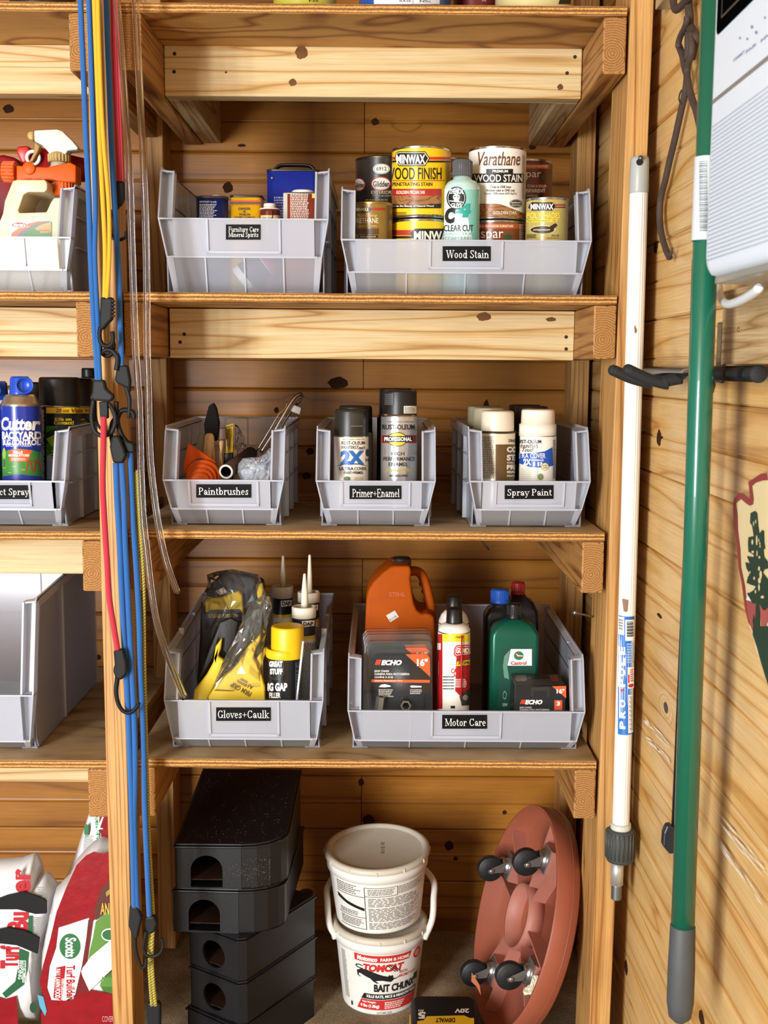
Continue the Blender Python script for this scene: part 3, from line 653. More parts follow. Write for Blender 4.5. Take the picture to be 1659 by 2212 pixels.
B['ltop'] = storage_bin(-30.8, -20.0, 4.72, 1.0, 16.5, 3.5, 1.4, 7.0, 7.1, 3, 'frosted bin holding the white sprayer jug, behind the blue cords')
B['lmid'] = storage_bin(-30.2, -20.8, -10.73, 1.0, 14.5, 3.2, 1.2, 6.7, 6.75, 2, 'frosted bin of bug spray cans with a partly cropped spray label', (-60,1048,69,1078), (('ct Spray', 0, 1055, 64, 1074),))
B['llow'] = storage_bin(-41.0, -23.3, -26.23, 0.9, 18.0, 4.2, 0.8, 10.6, 11.6, 3, 'large empty frosted bin on the lowest shelf, cut by the frame')
# ------------------------------------------------------------------ builders for packaged goods
STEEL = M('#b8b6b0', 0.25, 1.0); DULL = M('#8d8a84', 0.45, 0.9); BLACKP = M('#121214', 0.35); WHITEP = M('#ece9e0', 0.4)
GOLD = M('#b08c48', 0.35, 0.9)
def span(xl, xr, yt, Y):
    a, b_ = at(xl, yt, Y), at(xr, yt, Y); return (a.x+b_.x)/2, (b_.x-a.x)/2, (a.z+b_.z)/2
def paint_can(label, xl, xr, yt, Y, zb, col, h=None, group=None, cat='can', name='paint_can', rim=STEEL, zt=None, r=None, x=None):
    if x is None: x, r, z = span(xl, xr, yt, Y); h = h or z - zb
    t = thing(name, label, cat, (x, Y, zb), group=group); mb = MB()
    mb.lathe([(r-0.06, 0), (r+0.02, 0.03), (r+0.03, 0.09), (r-0.02, 0.16), (r-0.02, h-0.16), (r+0.03, h-0.09), (r+0.02, h-0.02), (r-0.06, h), (r-0.12, h-0.03), (r-0.18, h-0.12)], 44, cap=False)
    mb.lathe([(0, 0.02), (r-0.06, 0)], 44, cap=False); mb.m = 1
    mb.lathe([(r-0.0, 0.18), (r-0.0, h-0.18)], 44, cap=False)
    mb.build('body', [rim, M(col, 0.28, vary=0.03) if isinstance(col, str) else col], t)
    mb = MB(); mb.lathe([(r-0.18, h-0.12), (r-0.24, h-0.03), (r-0.34, h-0.03), (r-0.42, h-0.14), (0, h-0.14)], 44, cap=False); mb.build('lid', DULL, t)
    pr = Print(map_cyl(V((x, Y, zb)), r)); return t, pr, V((x, Y, zb)), r, h
def rect_tin(label, xl, xr, yt, Y, zb, d, col, rim='#55504a', cap=None, rz=0.0, name='solvent_tin', side=None, cr=0.35):
    x, hw, z = span(xl, xr, yt, Y); h = z - zb; t = thing(name, label, 'tin', (x, Y+d/2, zb), rz)
    w2 = hw*2; mb = MB()
    def ring(k, zz): return [(p[0], p[1], zz) for p in rrect(w2-k, d-k, cr, 4)]
    mb.loft([ring(0.08, 0), ring(0, 0.04), ring(0.0, 0.14), ring(0.06, 0.18)]); mb.m = 1; mb.loft([ring(0.06, 0.18), ring(0.06, h-0.16)]); mb.m = 0
    mb.loft([ring(0.06, h-0.16), ring(0, h-0.1), ring(0, h), ring(0.12, h), ring(0.2, h-0.08)])
    mb.build('body', [M(rim, 0.35, 0.8), M(col, 0.25, vary=0.04)], t)
    if cap:
        mb = MB(); mb.lathe([(cap[1]*0.94, -0.08), (cap[1], 0.0), (cap[1], cap[2]), (cap[1]*0.9, cap[2]+0.07), (0, cap[2]+0.07)], 24, ax=((cap[0], 0, h-0.05), (0, 0, 1))); mb.build('cap', WHITEP, t)
    return t, V((x, Y+d/2, zb)), h, w2
def tinmap(c, Y): return Print(map_y(c, Y))
ZB2 = 4.72 + 0.21
# --- furniture care bin
t, c, h, w_ = rect_tin('blue solvent tin with white cap, leftmost in the furniture care bin', 420, 490, 423, 5.4, ZB2, 1.6, '#16276b', cap=(-0.1+0.35, 0.32, 0.12), cr=0.6)
pr = tinmap(c, 5.4); pr.text('IMPORTANT: Carefully', 431, 434, 468, 439, '#dfe3ee'); pr.lines(431, 440, 470, 470, 9, '#cfd5e6', seed=3); pr.build('lettering', t)
t, c, h, w_ = rect_tin('yellow poison tin with red and black bands in the furniture care bin', 495, 566, 421, 6.0, ZB2, 2.0, '#e8b31c', cr=0.4)
pr = tinmap(c, 6.0)
pr.rect(497, 433, 563, 436, '#b8321f'); pr.rect(497, 437, 563, 440, '#2b2118'); pr.rect(497, 441, 563, 442.5, '#b8321f')
pr.text('DANGER', 515, 448, 541, 453.5, '#3a2412', bold=.02); pr.ell(528, 456.5, 2, 2, '#3a2412'); pr.rect(525, 458, 531, 459, '#3a2412'); pr.text('POISON', 517, 461, 540, 466, '#3a2412', bold=.02); pr.text('EXTREMELY FLAMMABLE', 506, 467.5, 551, 470.5, '#3a2412')
pr.build('lettering', t)
t, c, h, w_ = rect_tin('tall blue metal tin with black carry handle in the furniture care bin', 574, 690, 365, 9.0, ZB2, 3.0, '#1c2f96', cr=0.55)
mb = MB(); a = at(596, 358, 10); b_ = at(675, 358, 10)
hz = h; mb.tube(smooth_pts([(a.x-c.x-0.25, 0, hz-0.02), (a.x-c.x+0.1, 0, hz+0.38), (a.x-c.x+0.6, 0, hz+0.5), (b_.x-c.x-0.6, 0, hz+0.5), (b_.x-c.x-0.1, 0, hz+0.38), (b_.x-c.x+0.2, 0, hz-0.02)], 5), 0.3, 8, flat=(0.45, 1.2, (0, 1, 0)))
mb.build('handle', BLACKP, t)
mb = MB(); mb.lathe([(0.12, 0), (0.12, 0.05), (0.05, 0.1), (0, 0.1)], 12, ax=((-1.45, -1.44, h-0.62), (0, -1, 0))); mb.build('rivet', DULL, t)
pr = tinmap(c, 9.0); pr.lines(592, 424, 640, 470, 8, '#8d9ad0', seed=9); pr.build('lettering', t)
x, r, z = span(561, 605, 452, 5.6); t = thing('stain_bottle', 'small round brown bottle with cream lid between the yellow and brown tins', 'bottle', (x, 5.6, ZB2))
hh = z - ZB2; mb = MB(); mb.lathe([(r*0.96, 0), (r, 0.1), (r, hh-0.25), (r*0.97, hh-0.1), (r*0.8, hh)], 32); mb.build('body', M('#6e2a1c', 0.2), t)
mb = MB(); mb.lathe([(r*1.0, hh-0.06), (r*1.02, hh+0.02), (r*0.62, hh+0.06), (r*0.62, hh+0.3), (r*0.55, hh+0.36), (0, hh+0.36)], 32); mb.build('lid', WHITEP, t)
pr = Print(map_cyl(V((x, 5.6, ZB2)), r)); pr.rect(563, 465, 603, 474, '#e8d9a0', n=8); pr.text('Gel Stain', 568, 468, 590, 472, '#5a2a18'); pr.rect(588, 454, 590, 473, '#1d120d', n=1); pr.build('lettering', t)
t, c, h, w_ = rect_tin('red-brown tin with white cap standing before the tall blue tin', 612, 686, 415, 3.6, ZB2, 1.9, '#86382a', cap=(0.1, 0.75, 0.2), cr=0.3, rim='#7a756c')
pr = tinmap(c, 3.6); pr.rect(612, 417, 621, 474, '#b9aFa0'); pr.lines(627, 418, 668, 474, 15, '#e8c9b8', seed=5, ragged=0.1); pr.rect(674, 418, 686, 428, '#e0b428'); pr.rect(680, 434, 683, 452, '#e6d8cc'); pr.build('lettering', t)
# the tilted jar and dark box glimpsed through the frosted front
a = at(548, 590, 3.3); t = thing('polish_jar', 'white jar with dark label lying tilted behind the frosted front', 'jar', (a.x, 3.9, 6.45), rot=(0.2, 0.9, 0.25)); mb = MB()
mb.lathe([(0.85, -1.2), (0.95, -1.1), (0.95, 1.0), (0.8, 1.2), (0, 1.2)], 28); mb.m = 1; mb.lathe([(0.965, -0.7), (0.965, 0.75)], 28, cap=False); mb.m = 2; mb.lathe([(0.97, 0.8), (0.97, 1.22), (0, 1.25)], 28, cap=False)
mb.build('body', [WHITEP, M('#23304e', 0.4), M('#b0336a', 0.4)], t)
# --- wood stain bin: stacks of cans
def label_lines(pr, *a, **k): pr.lines(*a, **k)
HQ = 4.95
t, pr, c, r, h = paint_can('black exterior paint can with oval badges, top left in wood stain bin', 768, 888, 346, 9.0, ZB2+HQ+0.05, '#2c2721', rim=M('#4a453c', 0.35, 0.9))
pr.ell(775, 399, 14, 14, '#c23a2e'); pr.ell(775, 399, 12.5, 12.5, '#e8e2d8'); pr.text('Glidden', 765, 394, 787, 405, '#17130f', bold=.03)
pr.ell(823, 397, 21, 15, '#c23a2e'); pr.ell(823, 397, 19, 13, '#e8e2d8'); pr.text('Glidden', 806, 391, 841, 404, '#17130f', bold=.03)
pr.ell(824, 365, 18, 11, '#e6e0cf'); pr.ell(824, 365, 16.5, 9.8, '#2c2721', ring=1.2); pr.text('6912', 813, 360, 835, 369, '#2c2721', bold=.02)
pr.text('EXTERIOR', 802, 412, 846, 419, '#cfc4a4'); pr.text('PREMIUM PAINT', 806, 421, 846, 425, '#b0a688'); pr.lines(790, 430, 850, 434, 1, '#b0a688'); pr.build('lettering', t)
paint_can('lower dark can under the black exterior paint can', 768, 888, 346, 9.0, ZB2, '#2b2620', h=HQ)
t, pr, c, r, h = paint_can('small gold and brown polyurethane can in front of the black paint can', 766, 848, 440, 4.2, ZB2+3.05, '#8a6a2c', rim=GOLD)
pr.poly([(770, 447), (778, 447), (798, 447), (803, 452), (798, 459), (770, 459), (765, 453)], '#1d140c'); pr.text('MINWAX', 769, 448, 797, 457, '#e6d9a8', bold=.03); pr.rect(803, 449, 832, 454, '#a8281e', n=5)
pr.text('Fast-Drying', 772, 462, 815, 470, '#cfae5a', shear=.3); pr.text('URETHANE', 763, 471, 817, 482, '#efe6c8', bold=.0); pr.text('Superior Durability', 773, 486, 815, 491, '#cfae5a', shear=.3)
pr.rect(763, 494, 818, 506, '#5a3a14', n=6); pr.rect(775, 508, 816, 514, '#1d140c', n=5); pr.text('CLEAR SEMI-GLOSS', 778, 509.5, 812, 512.8, '#d9c88a'); pr.lines(834, 444, 846, 516, 22, '#5c451b', seed=8); pr.build('lettering', t)
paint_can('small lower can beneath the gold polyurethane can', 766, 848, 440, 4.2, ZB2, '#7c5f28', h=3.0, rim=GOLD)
t, pr, c, r, h = paint_can('large yellow wood finish can at the top of its stack', 847, 975, 325, 5.5, ZB2+HQ+0.05, '#ecc01d')
Yl = '#ecc01d'
pr.rect(847, 339, 975, 345, '#c0392b', n=14); pr.rect(847, 347, 975, 351, '#2a1c10', n=14)
pr.poly([(856, 330), (862, 327), (918, 327), (928, 342), (918, 359), (862, 359), (853, 344)], '#14110f'); pr.poly([(857, 331), (863, 329), (917, 329), (926, 342), (917, 357), (863, 357), (855, 344)], '#e8dcc0'); pr.poly([(858, 332), (864, 330.5), (916, 330.5), (924, 342), (916, 355.5), (864, 355.5), (857, 344)], '#14110f')
pr.text('MINWAX', 857, 334, 918, 354, '#f5f0e0', bold=.035); pr.text('WOOD FINISH', 834, 362, 953, 388, '#171310', bold=.01); pr.rect(848, 389.5, 960, 391, '#a8281e', n=10)
pr.text('PENETRATING STAIN', 849, 394, 933, 402, '#171310', bold=.012); pr.rect(848, 408, 953, 423, '#a82a22', n=12); pr.text('GOLDEN PECAN 245', 857, 412, 917, 419, '#f3ead0', bold=.02)
DEC = wood('printed_oak', 'X', '#a87444', '#8c5a2e', '#6b401c', n=9, along=6, cross=60, rough=0.35, blotch=0.1, streak=0.2, bump=0)
pr.rect(848, 423, 953, 446, DEC, n=12); pr.poly([(848, 441), (880, 443), (920, 442), (952, 440), (952, 450), (848, 450)], '#1a1410'); pr.text('Enhances the Beauty of Natural Wood', 840, 443, 936, 448, '#f0e6c8', bold=.03)
pr.text('32 FL OZ (1 U.S. QT) 946 mL', 900, 463, 953, 470, '#171310'); pr.lines(850, 458, 880, 470, 4, '#5c4a12', seed=4); pr.lines(962, 350, 974, 440, 30, '#7a6212', seed=6); pr.build('lettering', t)
t, pr, c, r, h = paint_can('yellow stain can supporting the wood finish can', 847, 975, 325, 5.5, ZB2, Yl, h=HQ)
pr.rect(848, 497, 975, 508, '#b5352a', n=12); pr.rect(848, 510, 975, 515, '#2a1c10', n=12); pr.poly([(886, 505), (896, 494), (975, 494), (975, 520), (896, 520)], '#14110f'); pr.text('MINWAX', 894, 499, 984, 519, '#f5f0e0', bold=.035); pr.build('lettering', t)
t, pr, c, r, h = paint_can('white wood stain can with brown base at the top of its stack', 1013, 1137, 325, 5.9, ZB2+HQ+0.05, '#f0ece2')
pr.rect(1013, 440, 1137, 471, DEC, n=14); pr.poly([(1037, 437), (1080, 441), (1137, 462), (1137, 436)], '#f0ece2')
pr.text('Varathane', 1033, 328, 1124, 358, '#6a4528', shear=.25, bold=.012); pr.rect(1076, 356, 1105, 357, '#6a4528', n=3)
pr.rect(1050, 365, 1107, 375, '#16120f', n=6); pr.text('PREMIUM', 1063, 367, 1096, 373, '#f0ece2', bold=.03); pr.rect(1020, 375, 1133, 395, '#16120f', n=14); pr.text('WOOD STAIN', 1026, 377, 1129, 393, '#f4f0e8', bold=.012)
pr.text('Dries in ONE hour', 1059, 401, 1103, 406.5, '#4a423a'); pr.text('Achieve color in ONE coat', 1050, 408.5, 1111, 414, '#4a423a'); pr.text('Covers 75% more (275 Sq.Ft.)', 1046, 416, 1115, 421.5, '#4a423a')
pr.ell(1114, 440, 15, 9, '#3a332c'); pr.ell(1114, 440, 14, 8, '#d9d2c4', ring=.8); pr.text('Satisfaction', 1103, 435.5, 1125, 439.5, '#e8e2d8'); pr.text('Guaranteed', 1104, 441, 1124, 444.5, '#e8e2d8'); pr.text('GOLDEN OAK', 1064, 456, 1116, 463, '#efe6d8', bold=.01)
pr.lines(1128, 335, 1136, 430, 34, '#8a8378', seed=2); pr.build('lettering', t)
SPAR = '#7a3f22'
t, pr, c, r, h = paint_can('brown spar stain can supporting the white wood stain can', 1013, 1137, 325, 5.9, ZB2, SPAR, h=HQ)
pr.rect(1013, 483, 1137, 494, '#b0562a', n=14); pr.text('FENCES & OUTDOOR FURNITURE', 1020, 486, 1108, 491, '#f0d8c0', bold=.02); pr.text('spar', 1039, 500, 1086, 521, '#f5ece2', bold=.0); pr.ell(1096, 512, 9, 6, '#31502a'); pr.lines(1122, 484, 1136, 520, 9, '#d8c8b8', seed=3); pr.build('lettering', t)
t, pr, c, r, h = paint_can('brown spar sealer can rising behind the white stain can', 1072, 1193, 352, 9.9, ZB2+HQ+0.05, '#6e2f20')
pr.rect(1072, 355, 1193, 365, '#b0562a', n=14); pr.text('& OUTDOOR FURNITURE', 1125, 357, 1184, 362, '#f0d8c0', bold=.02); pr.text('spar', 1125, 372, 1168, 388, '#f5ece2', bold=.0); pr.ell(1173, 382, 6, 6, '#31502a'); pr.text('STAIN & SEALER', 1138, 399, 1181, 405, '#f0d8c0', bold=.02); pr.text('TRANSPARENT', 1110, 408, 1178, 416, '#f5ece2', bold=.03)
pr.rect(1120, 420, 1172, 440, '#2a1c18', n=8); pr.text('DEFENSE', 1137, 421, 1160, 425, '#e8d8c8'); pr.build('lettering', t)
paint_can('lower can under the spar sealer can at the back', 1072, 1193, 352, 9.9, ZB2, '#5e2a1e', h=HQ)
t, pr, c, r, h = paint_can('brown can peeking between the yellow can and the white can', 905, 1020, 348, 9.4, ZB2+HQ+0.05, '#6e2f20')
pr.rect(905, 353, 1020, 363, '#b0562a', n=12); pr.text('spar', 972, 372, 1010, 388, '#f5ece2'); pr.build('lettering', t)
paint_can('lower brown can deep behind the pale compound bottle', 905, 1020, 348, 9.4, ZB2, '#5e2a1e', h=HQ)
t, pr, c, r, h = paint_can('small khaki shades can on the right of the wood stain bin', 1137, 1228, 431, 4.0, ZB2+3.05, '#b6a45c')
pr.rect(1145, 441, 1222, 445, '#b5352a', n=9); pr.rect(1145, 447, 1222, 449, '#2a1c10', n=9); pr.poly([(1146, 442), (1150, 437), (1192, 437), (1199, 445), (1192, 455), (1150, 455), (1144, 449)], '#14110f'); pr.text('MINWAX', 1148, 440, 1194, 453, '#f5f0e0', bold=.035)
pr.text('POLYSHADES', 1141, 459, 1209, 472, '#ecd23a', bold=.03, shear=.1); pr.poly([(1143, 474), (1205, 474), (1201, 480), (1140, 480)], '#ecd23a'); pr.text('Stain & Polyurethane in 1 Step', 1143, 475, 1200, 479.5, '#1a140c')
pr.ell(1173, 496, 26, 9, '#d9cf9a'); pr.ell(1172, 496.5, 24, 8, '#2e1c10'); pr.poly([(1182, 492), (1198, 482), (1203, 487), (1190, 499)], '#2e1c10'); pr.text('ANTIQUE WALNUT', 1153, 495, 1187, 499, '#e8dcb0', bold=.02); pr.text('8 FL OZ', 1190, 507, 1206, 511, '#2e1c10'); pr.text('(1/2 PT) 236 mL', 1180, 513, 1206, 516.5, '#2e1c10'); pr.lines(1142, 506, 1160, 515, 4, '#4a3c1a', seed=4); pr.build('lettering', t)
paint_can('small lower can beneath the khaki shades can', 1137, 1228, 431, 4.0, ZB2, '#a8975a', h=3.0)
# bottle of compound
x, r, z = span(960, 1037, 395, 3.6); zt = at(998, 346, 3.6).z - ZB2; zs = at(998, 390, 3.6).z - ZB2; zc = at(998, 383, 3.6).z - ZB2
t = thing('compound_bottle', 'pale mint bottle with grey cap standing at the front of the wood stain bin', 'bottle', (x, 3.6, ZB2)); mb = MB()
mb.lathe([(r*0.93, 0), (r, 0.12), (r, zs-0.75), (r*0.97, zs-0.4), (r*0.82, zs-0.12), (r*0.55, zs+0.02), (r*0.5, zc+0.05)], 36); mb.build('body', M('#b9dcd6', 0.25, coat=0.3), t)
rc = span(979, 1020, 350, 3.6)[1]; mb = MB(); mb.lathe([(rc*1.02, zc), (rc*0.97, zt-0.08), (rc*0.9, zt), (0, zt)], 36)
for k in range(30): a = 2*PI*k/30; mb.cbox((rc*math.cos(a), rc*math.sin(a), (zc+zt)/2), (0.07, 0.07, (zt-zc)*0.85))
mb.build('cap', M('#55585c', 0.4), t)
pr = Print(map_cyl(V((x, 3.6, ZB2)), r)); pr.rect(960, 408, 1037, 520, '#d8efe9', n=14); pr.poly([(1000, 409), (1036, 409), (1036, 519), (1020, 519), (1004, 440)], '#7cc4b8')
for k in range(7): pr.poly([(1003+4*k, 409), (1005+4*k, 409), (1000+4*k, 432+3*k), (998+4*k, 430+3*k)], '#9ad6cb')
pr.ell(986, 428, 20, 25, '#1c1c1e'); pr.ell(986, 428, 17.5, 22, '#dff0ea', ring=1); pr.text('CHEMICAL', 972, 408, 1001, 419, '#e8f4f0', bold=.03); pr.text('GUYS', 975, 439, 997, 449, '#e8f4f0', bold=.03)
pr.ell(986, 426, 7, 7, '#e8f4f0'); pr.ell(983, 425, 1.6, 1.6, '#1c1c1e'); pr.ell(989, 425, 1.6, 1.6, '#1c1c1e'); pr.rect(981, 432, 991, 436, '#e8f4f0'); pr.poly([(972, 433), (1000, 436), (1000, 438), (972, 435)], '#e8f4f0')
pr.text('C', 963, 449, 984, 483, '#1d1f21', bold=.07, shear=.15); pr.text('4', 984, 440, 1016, 470, '#2fa394', bold=.06, shear=.15); pr.text('CLEAR CUT', 961, 486, 1021, 500, '#1d1f21', bold=.01); pr.text('CORRECTION', 958, 502, 1020, 508, '#a9c9c2', bold=.01); pr.text('COMPOUND', 963, 511, 1016, 519, '#a9c9c2', bold=.01)
pr.build('lettering', t)

# ------------------------------------------------------------------ cans on the top shelf, cut by the frame
for lab, xl, xr, col, prints in (('yellow-green can at the left on the top shelf', 590, 726, '#b9b545', (('NS', 668, 0, 688, 4, '#1a1a14'),)),
        ('white can with blue sides on the top shelf', 775, 976, '#2b58a8', (('BASE', 863, 0, 888, 4.5, '#1c2230'), ('NSc', 906, 0, 930, 5, '#1c2230'))),
        ('dark red can on the top shelf', 985, 1090, '#6e2428', ()), ('cream can at the right on the top shelf', 1072, 1242, '#cfc48c', ()),
        ('dark can at the far left of the top shelf', 20, 160, '#2a2b22', ())):
    x, r, z = span(xl, xr, 4, 3.0); t, pr, c, r, h = paint_can(lab, xl, xr, 4, (1.2 if 'dark red' not in lab else 5.0) + r, SHELF[1], col, h=7.4 if r > 2.3 else 4.9, x=x, r=r)
    if 'white can' in lab: pr.rect(808, -60, 950, 9, '#e9ebf0', n=12); pr.rect(891, -4, 892, 9, '#1c2230')
    if 'cream' in lab: pr.poly([(1205, 9), (1209, -4), (1238, -4), (1236, 9)], '#24231c')
    if 'dark red' in lab: pr.text('2.5L', 1040, 0, 1050, 3, '#d8c0b0')
    for p in prints: pr.text(*p)
    if pr.b.v: pr.build('lettering', t)

# ------------------------------------------------------------------ left bay: sprayer jug and things behind it
CREAM = M('#d6c8a4', 0.35); ORANGE = M('#d0560c', 0.45, spec=0.2); TAN = M('#b7974e', 0.45)
def slab(name, pts, Y, depth, mat, parent, o, bevel=0.12, seg=3, zmin=None):
    """a solid part with the given outline (photograph pixels at distance Y) and real depth"""
    mb = MB(); P = [at(px, py, Y) for px, py in pts]
    if zmin is not None: P = [V((p.x, p.y, max(p.z, zmin))) for p in P]
    mb.prism([(p.x-o.x, Y-o.y, p.z-o.z) for p in P], (0, depth, 0), smooth=False)
    ob = mb.build(name, mat, parent, bevel=bevel, seg=seg)
    for p in ob.data.polygons: p.use_smooth = True
    return ob
o = V((at(70, 500, 3.5).x, 5.0, ZB2)); t = thing('sprayer_jug', 'cream sprayer jug with orange hose-end head and garden label', 'sprayer', o)
JP = [(-2, 640), (-2, 480), (6, 461), (10, 434), (27, 391), (36, 388), (96, 388), (102, 395), (102, 409), (96, 415), (60, 415), (51, 420), (39, 455), (42, 460), (100, 458), (108, 440), (116, 427), (154, 427), (155, 640)]
slab('body', JP, 3.3, 3.4, CREAM, t, o, bevel=0.28, seg=4, zmin=ZB2)
mb = MB(); c = at(138, 424, 5.0); rr_ = 0.62
mb.lathe([(rr_*1.0, 0), (rr_*1.0, 1.15), (rr_*0.85, 1.25), (0, 1.25)], 28, ax=((c.x-o.x, 0, c.z-o.z), (0, 0, 1)))
for k in range(18): a = 2*PI*k/18; mb.cbox((c.x-o.x+rr_*math.cos(a), rr_*math.sin(a), c.z-o.z+0.75), (0.09, 0.09, 0.7))
mb.build('cap', ORANGE, t)
slab('sprayer_head', [(35, 357), (78, 360), (100, 361), (150, 350), (164, 357), (164, 394), (140, 393), (100, 388), (92, 391), (86, 388), (72, 390), (66, 388), (35, 391)], 4.2, 1.5, ORANGE, t, o, bevel=0.1)
mb = MB(); a, b_ = at(7, 370, 5), at(36, 373, 5); mb.cyl((a.x-o.x, 0, a.z-o.z), (b_.x-o.x, 0, b_.z-o.z), 0.62, 0.66, 24)
for k in range(16): q = 2*PI*k/16; mb.cbox(((a.x+b_.x)/2-o.x, 0.62*math.cos(q), (a.z+b_.z)/2-o.z+0.62*math.sin(q)), (0.8, 0.14, 0.14))
mb.build('knob', ORANGE, t)
mb = MB(); c = at(62, 363, 4.1); mb.lathe([(0.42, 0), (0.42, 0.1), (0.36, 0.14), (0, 0.14)], 24, ax=((c.x-o.x, -0.8, c.z-o.z), (0, -1, 0))); mb.build('dial', ORANGE, t)
pr = Print(map_y(o, 3.28)); pr.rect(23, 477, 112, 515, '#efe6d4'); pr.poly([(24, 515), (25, 504), (50, 486), (80, 478), (105, 477), (60, 490), (33, 515)], '#c8622c'); pr.poly([(31, 515), (48, 498), (75, 483), (108, 477), (112, 478), (70, 496), (46, 515)], '#6a6660')
pr.poly([(42, 515), (66, 496), (88, 486), (112, 479), (112, 515)], '#3f7a2c'); pr.poly([(74, 494), (90, 485), (110, 480), (111, 500), (92, 503)], '#a98a58')
for q in range(6): pr.poly([(86+4*q, 504), (88+4*q, 504), (96+2.4*q, 488), (94+2.4*q, 488)], '#c9884a')
pr.rect(84, 497, 108, 499, '#8a5a30'); pr.ell(42, 486, 17, 6.5, '#efe6d4'); pr.ell(42, 486, 16, 5.6, '#8e2620'); pr.text('Martin\'s', 30, 482, 55, 490, '#f4ece0', bold=.03); pr.text('$', 133, 488, 137, 496, '#3a3026'); pr.build('lettering', t)
# second bottle behind with a white trigger
o = V((at(130, 340, 8).x, 8.6, ZB2)); t = thing('trigger_bottle', 'bottle with white and tan trigger head, behind the orange sprayer head', 'spray bottle', o)
slab('trigger_head', [(73, 282), (80, 281), (122, 279), (134, 283), (155, 303), (168, 318), (167, 323), (146, 325), (142, 333), (108, 334), (102, 326), (90, 313), (74, 305)], 8.0, 1.1, M('#dfd9cc', 0.3), t, o, bevel=0.22, seg=4)
slab('nozzle', [(72, 282), (72, 303), (64, 302), (58, 297), (57, 289), (62, 283)], 8.0, 0.9, TAN, t, o, bevel=0.12)
slab('trigger', [(75, 306), (86, 315), (82, 328), (70, 350), (63, 348), (72, 330)], 8.2, 0.6, M('#a8854a', 0.45), t, o, bevel=0.08)
mb = MB(); c = at(128, 352, 8.6); mb.lathe([(0.72, 0), (0.72, 0.6), (0.6, 0.7), (0, 0.7)], 24, ax=((c.x-o.x, 0, c.z-o.z), (0, 0, 1)))
for k in range(20): a = 2*PI*k/20; mb.cbox((c.x-o.x+0.72*math.cos(a), 0.72*math.sin(a), c.z-o.z+0.3), (0.1, 0.1, 0.5))
mb.build('collar', TAN, t)
hz = at(128, 352, 8.6).z - o.z; cx_ = at(128, 352, 8.6).x - o.x; mb = MB(); mb.lathe([(1.6, 0), (1.7, 0.2), (1.7, hz-2.6), (1.3, hz-1.2), (0.6, hz-0.2), (0.55, hz+0.1)], 32, ax=((cx_, 0, 0), (0, 0, 1))); mb.build('body', M('#d9d0bc', 0.4), t)
REDP = M('#8e1219', 0.4, spec=0.25)
o = V((at(40, 345, 11).x, 11, ZB2)); t = thing('spreader', 'red hand spreader with white dial lying at the back of the sprayer bin', 'spreader', o)
slab('funnel', [(35, 330), (36, 316), (60, 314), (66, 330), (56, 352), (46, 352)], 10.6, 1.2, M('#c42a20', 0.35), t, o, bevel=0.15)
slab('hopper', [(-30, 338), (5, 333), (34, 340), (40, 356), (42, 560), (-30, 560)], 11.0, 3.0, REDP, t, o, bevel=0.3, zmin=ZB2)
mb = MB(); a, b_ = at(84, 348, 11.4), at(205, 372, 11.4); mb.cyl((a.x-o.x, 0.4, a.z-o.z), (b_.x-o.x, 0.4, b_.z-o.z), 0.95, 0.8, 24); mb.build('barrel', REDP, t)
mb = MB(); c = at(74, 342, 10.4)
mb.lathe([(0.35, 0), (0.55, 0), (0.55, 0.25), (0.35, 0.25), (0.35, 0)], 20, cap=False, ax=((c.x-o.x, -0.7, c.z-o.z), (0, -1, 0))); mb.build('dial', M('#e4e0da', 0.4), t)
o = V((at(80, 450, 9.5).x, 9.5, ZB2)); t = tag(slab('dark_canister', [(45, 640), (52, 425), (60, 400), (110, 395), (118, 425), (175, 400), (176, 640)], 14.5, 1.5, BLACKP, None, V((0, 0, 0)), bevel=0.3, zmin=ZB2), 'black canister in shadow behind the jug handle', 'canister')
# ------------------------------------------------------------------ third shelf: spray cans and brushes
ZB3 = -10.58 + 0.21
def spray_can(label, body, cap, Y, zb, bcol, ccol, dome=0.35, step=None, metal=0.0, rim=STEEL, group=None, rough=0.25):
    """body = (xl, xr, ytop) of the cylinder, cap = (xl, xr, ytop, ybottom); all photograph pixels"""
    x, r, _ = span(body[0], body[1], body[2], Y); zt = at((body[0]+body[1])/2, body[2], Y-r*0.9).z - zb
    t = thing('spray_can', label, 'spray can', (x, Y, zb), group=group); mb = MB()
    mb.lathe([(r*0.9, 0.05), (r, 0.0), (r*1.01, 0.06), (r, 0.12)], 40, cap=False); mb.lathe([(0, 0.06), (r*0.9, 0.05)], 40, cap=False)
    mb.lathe([(r, zt), (r*1.01, zt+0.05), (r*0.97, zt+0.1), (r*0.9, zt+0.1+dome*0.5), (r*0.66, zt+0.1+dome), (r*0.5, zt+0.1+dome), (0, zt+0.1+dome)], 40, cap=False)
    mb.m = 1; mb.lathe([(r, 0.12), (r, zt)], 40, cap=False)
    mb.build('body', [rim, M(bcol, rough, metal, vary=0.03)], t)
    if cap:
        cx, cr, _ = span(cap[0], cap[1], cap[2], Y); c0 = at(cx and (cap[0]+cap[1])/2, cap[3], Y-cr).z - zb; c1 = at((cap[0]+cap[1])/2, cap[2], Y-cr*0.6).z - zb
        mb = MB(); pf = [(cr*0.99, c0), (cr, c0+0.1)]
        if step: zs = at((cap[0]+cap[1])/2, step, Y-cr).z - zb; pf = [(r*1.01, c0), (r*1.01, zs), (cr*1.0, zs+0.03)]
        mb.lathe(pf + [(cr*0.98, c1-0.16), (cr*0.95, c1-0.05), (cr*0.88, c1), (cr*0.8, c1-0.02), (0, c1-0.02)], 40, ax=((cx-x, 0, 0), (0, 0, 1)))
        mb.build('cap', M(ccol, 0.4, vary=0.06) if isinstance(ccol, str) else ccol, t)
    return t, Print(map_cyl(V((x, Y, zb)), r)), x, r
BK = '#1b1b1a'
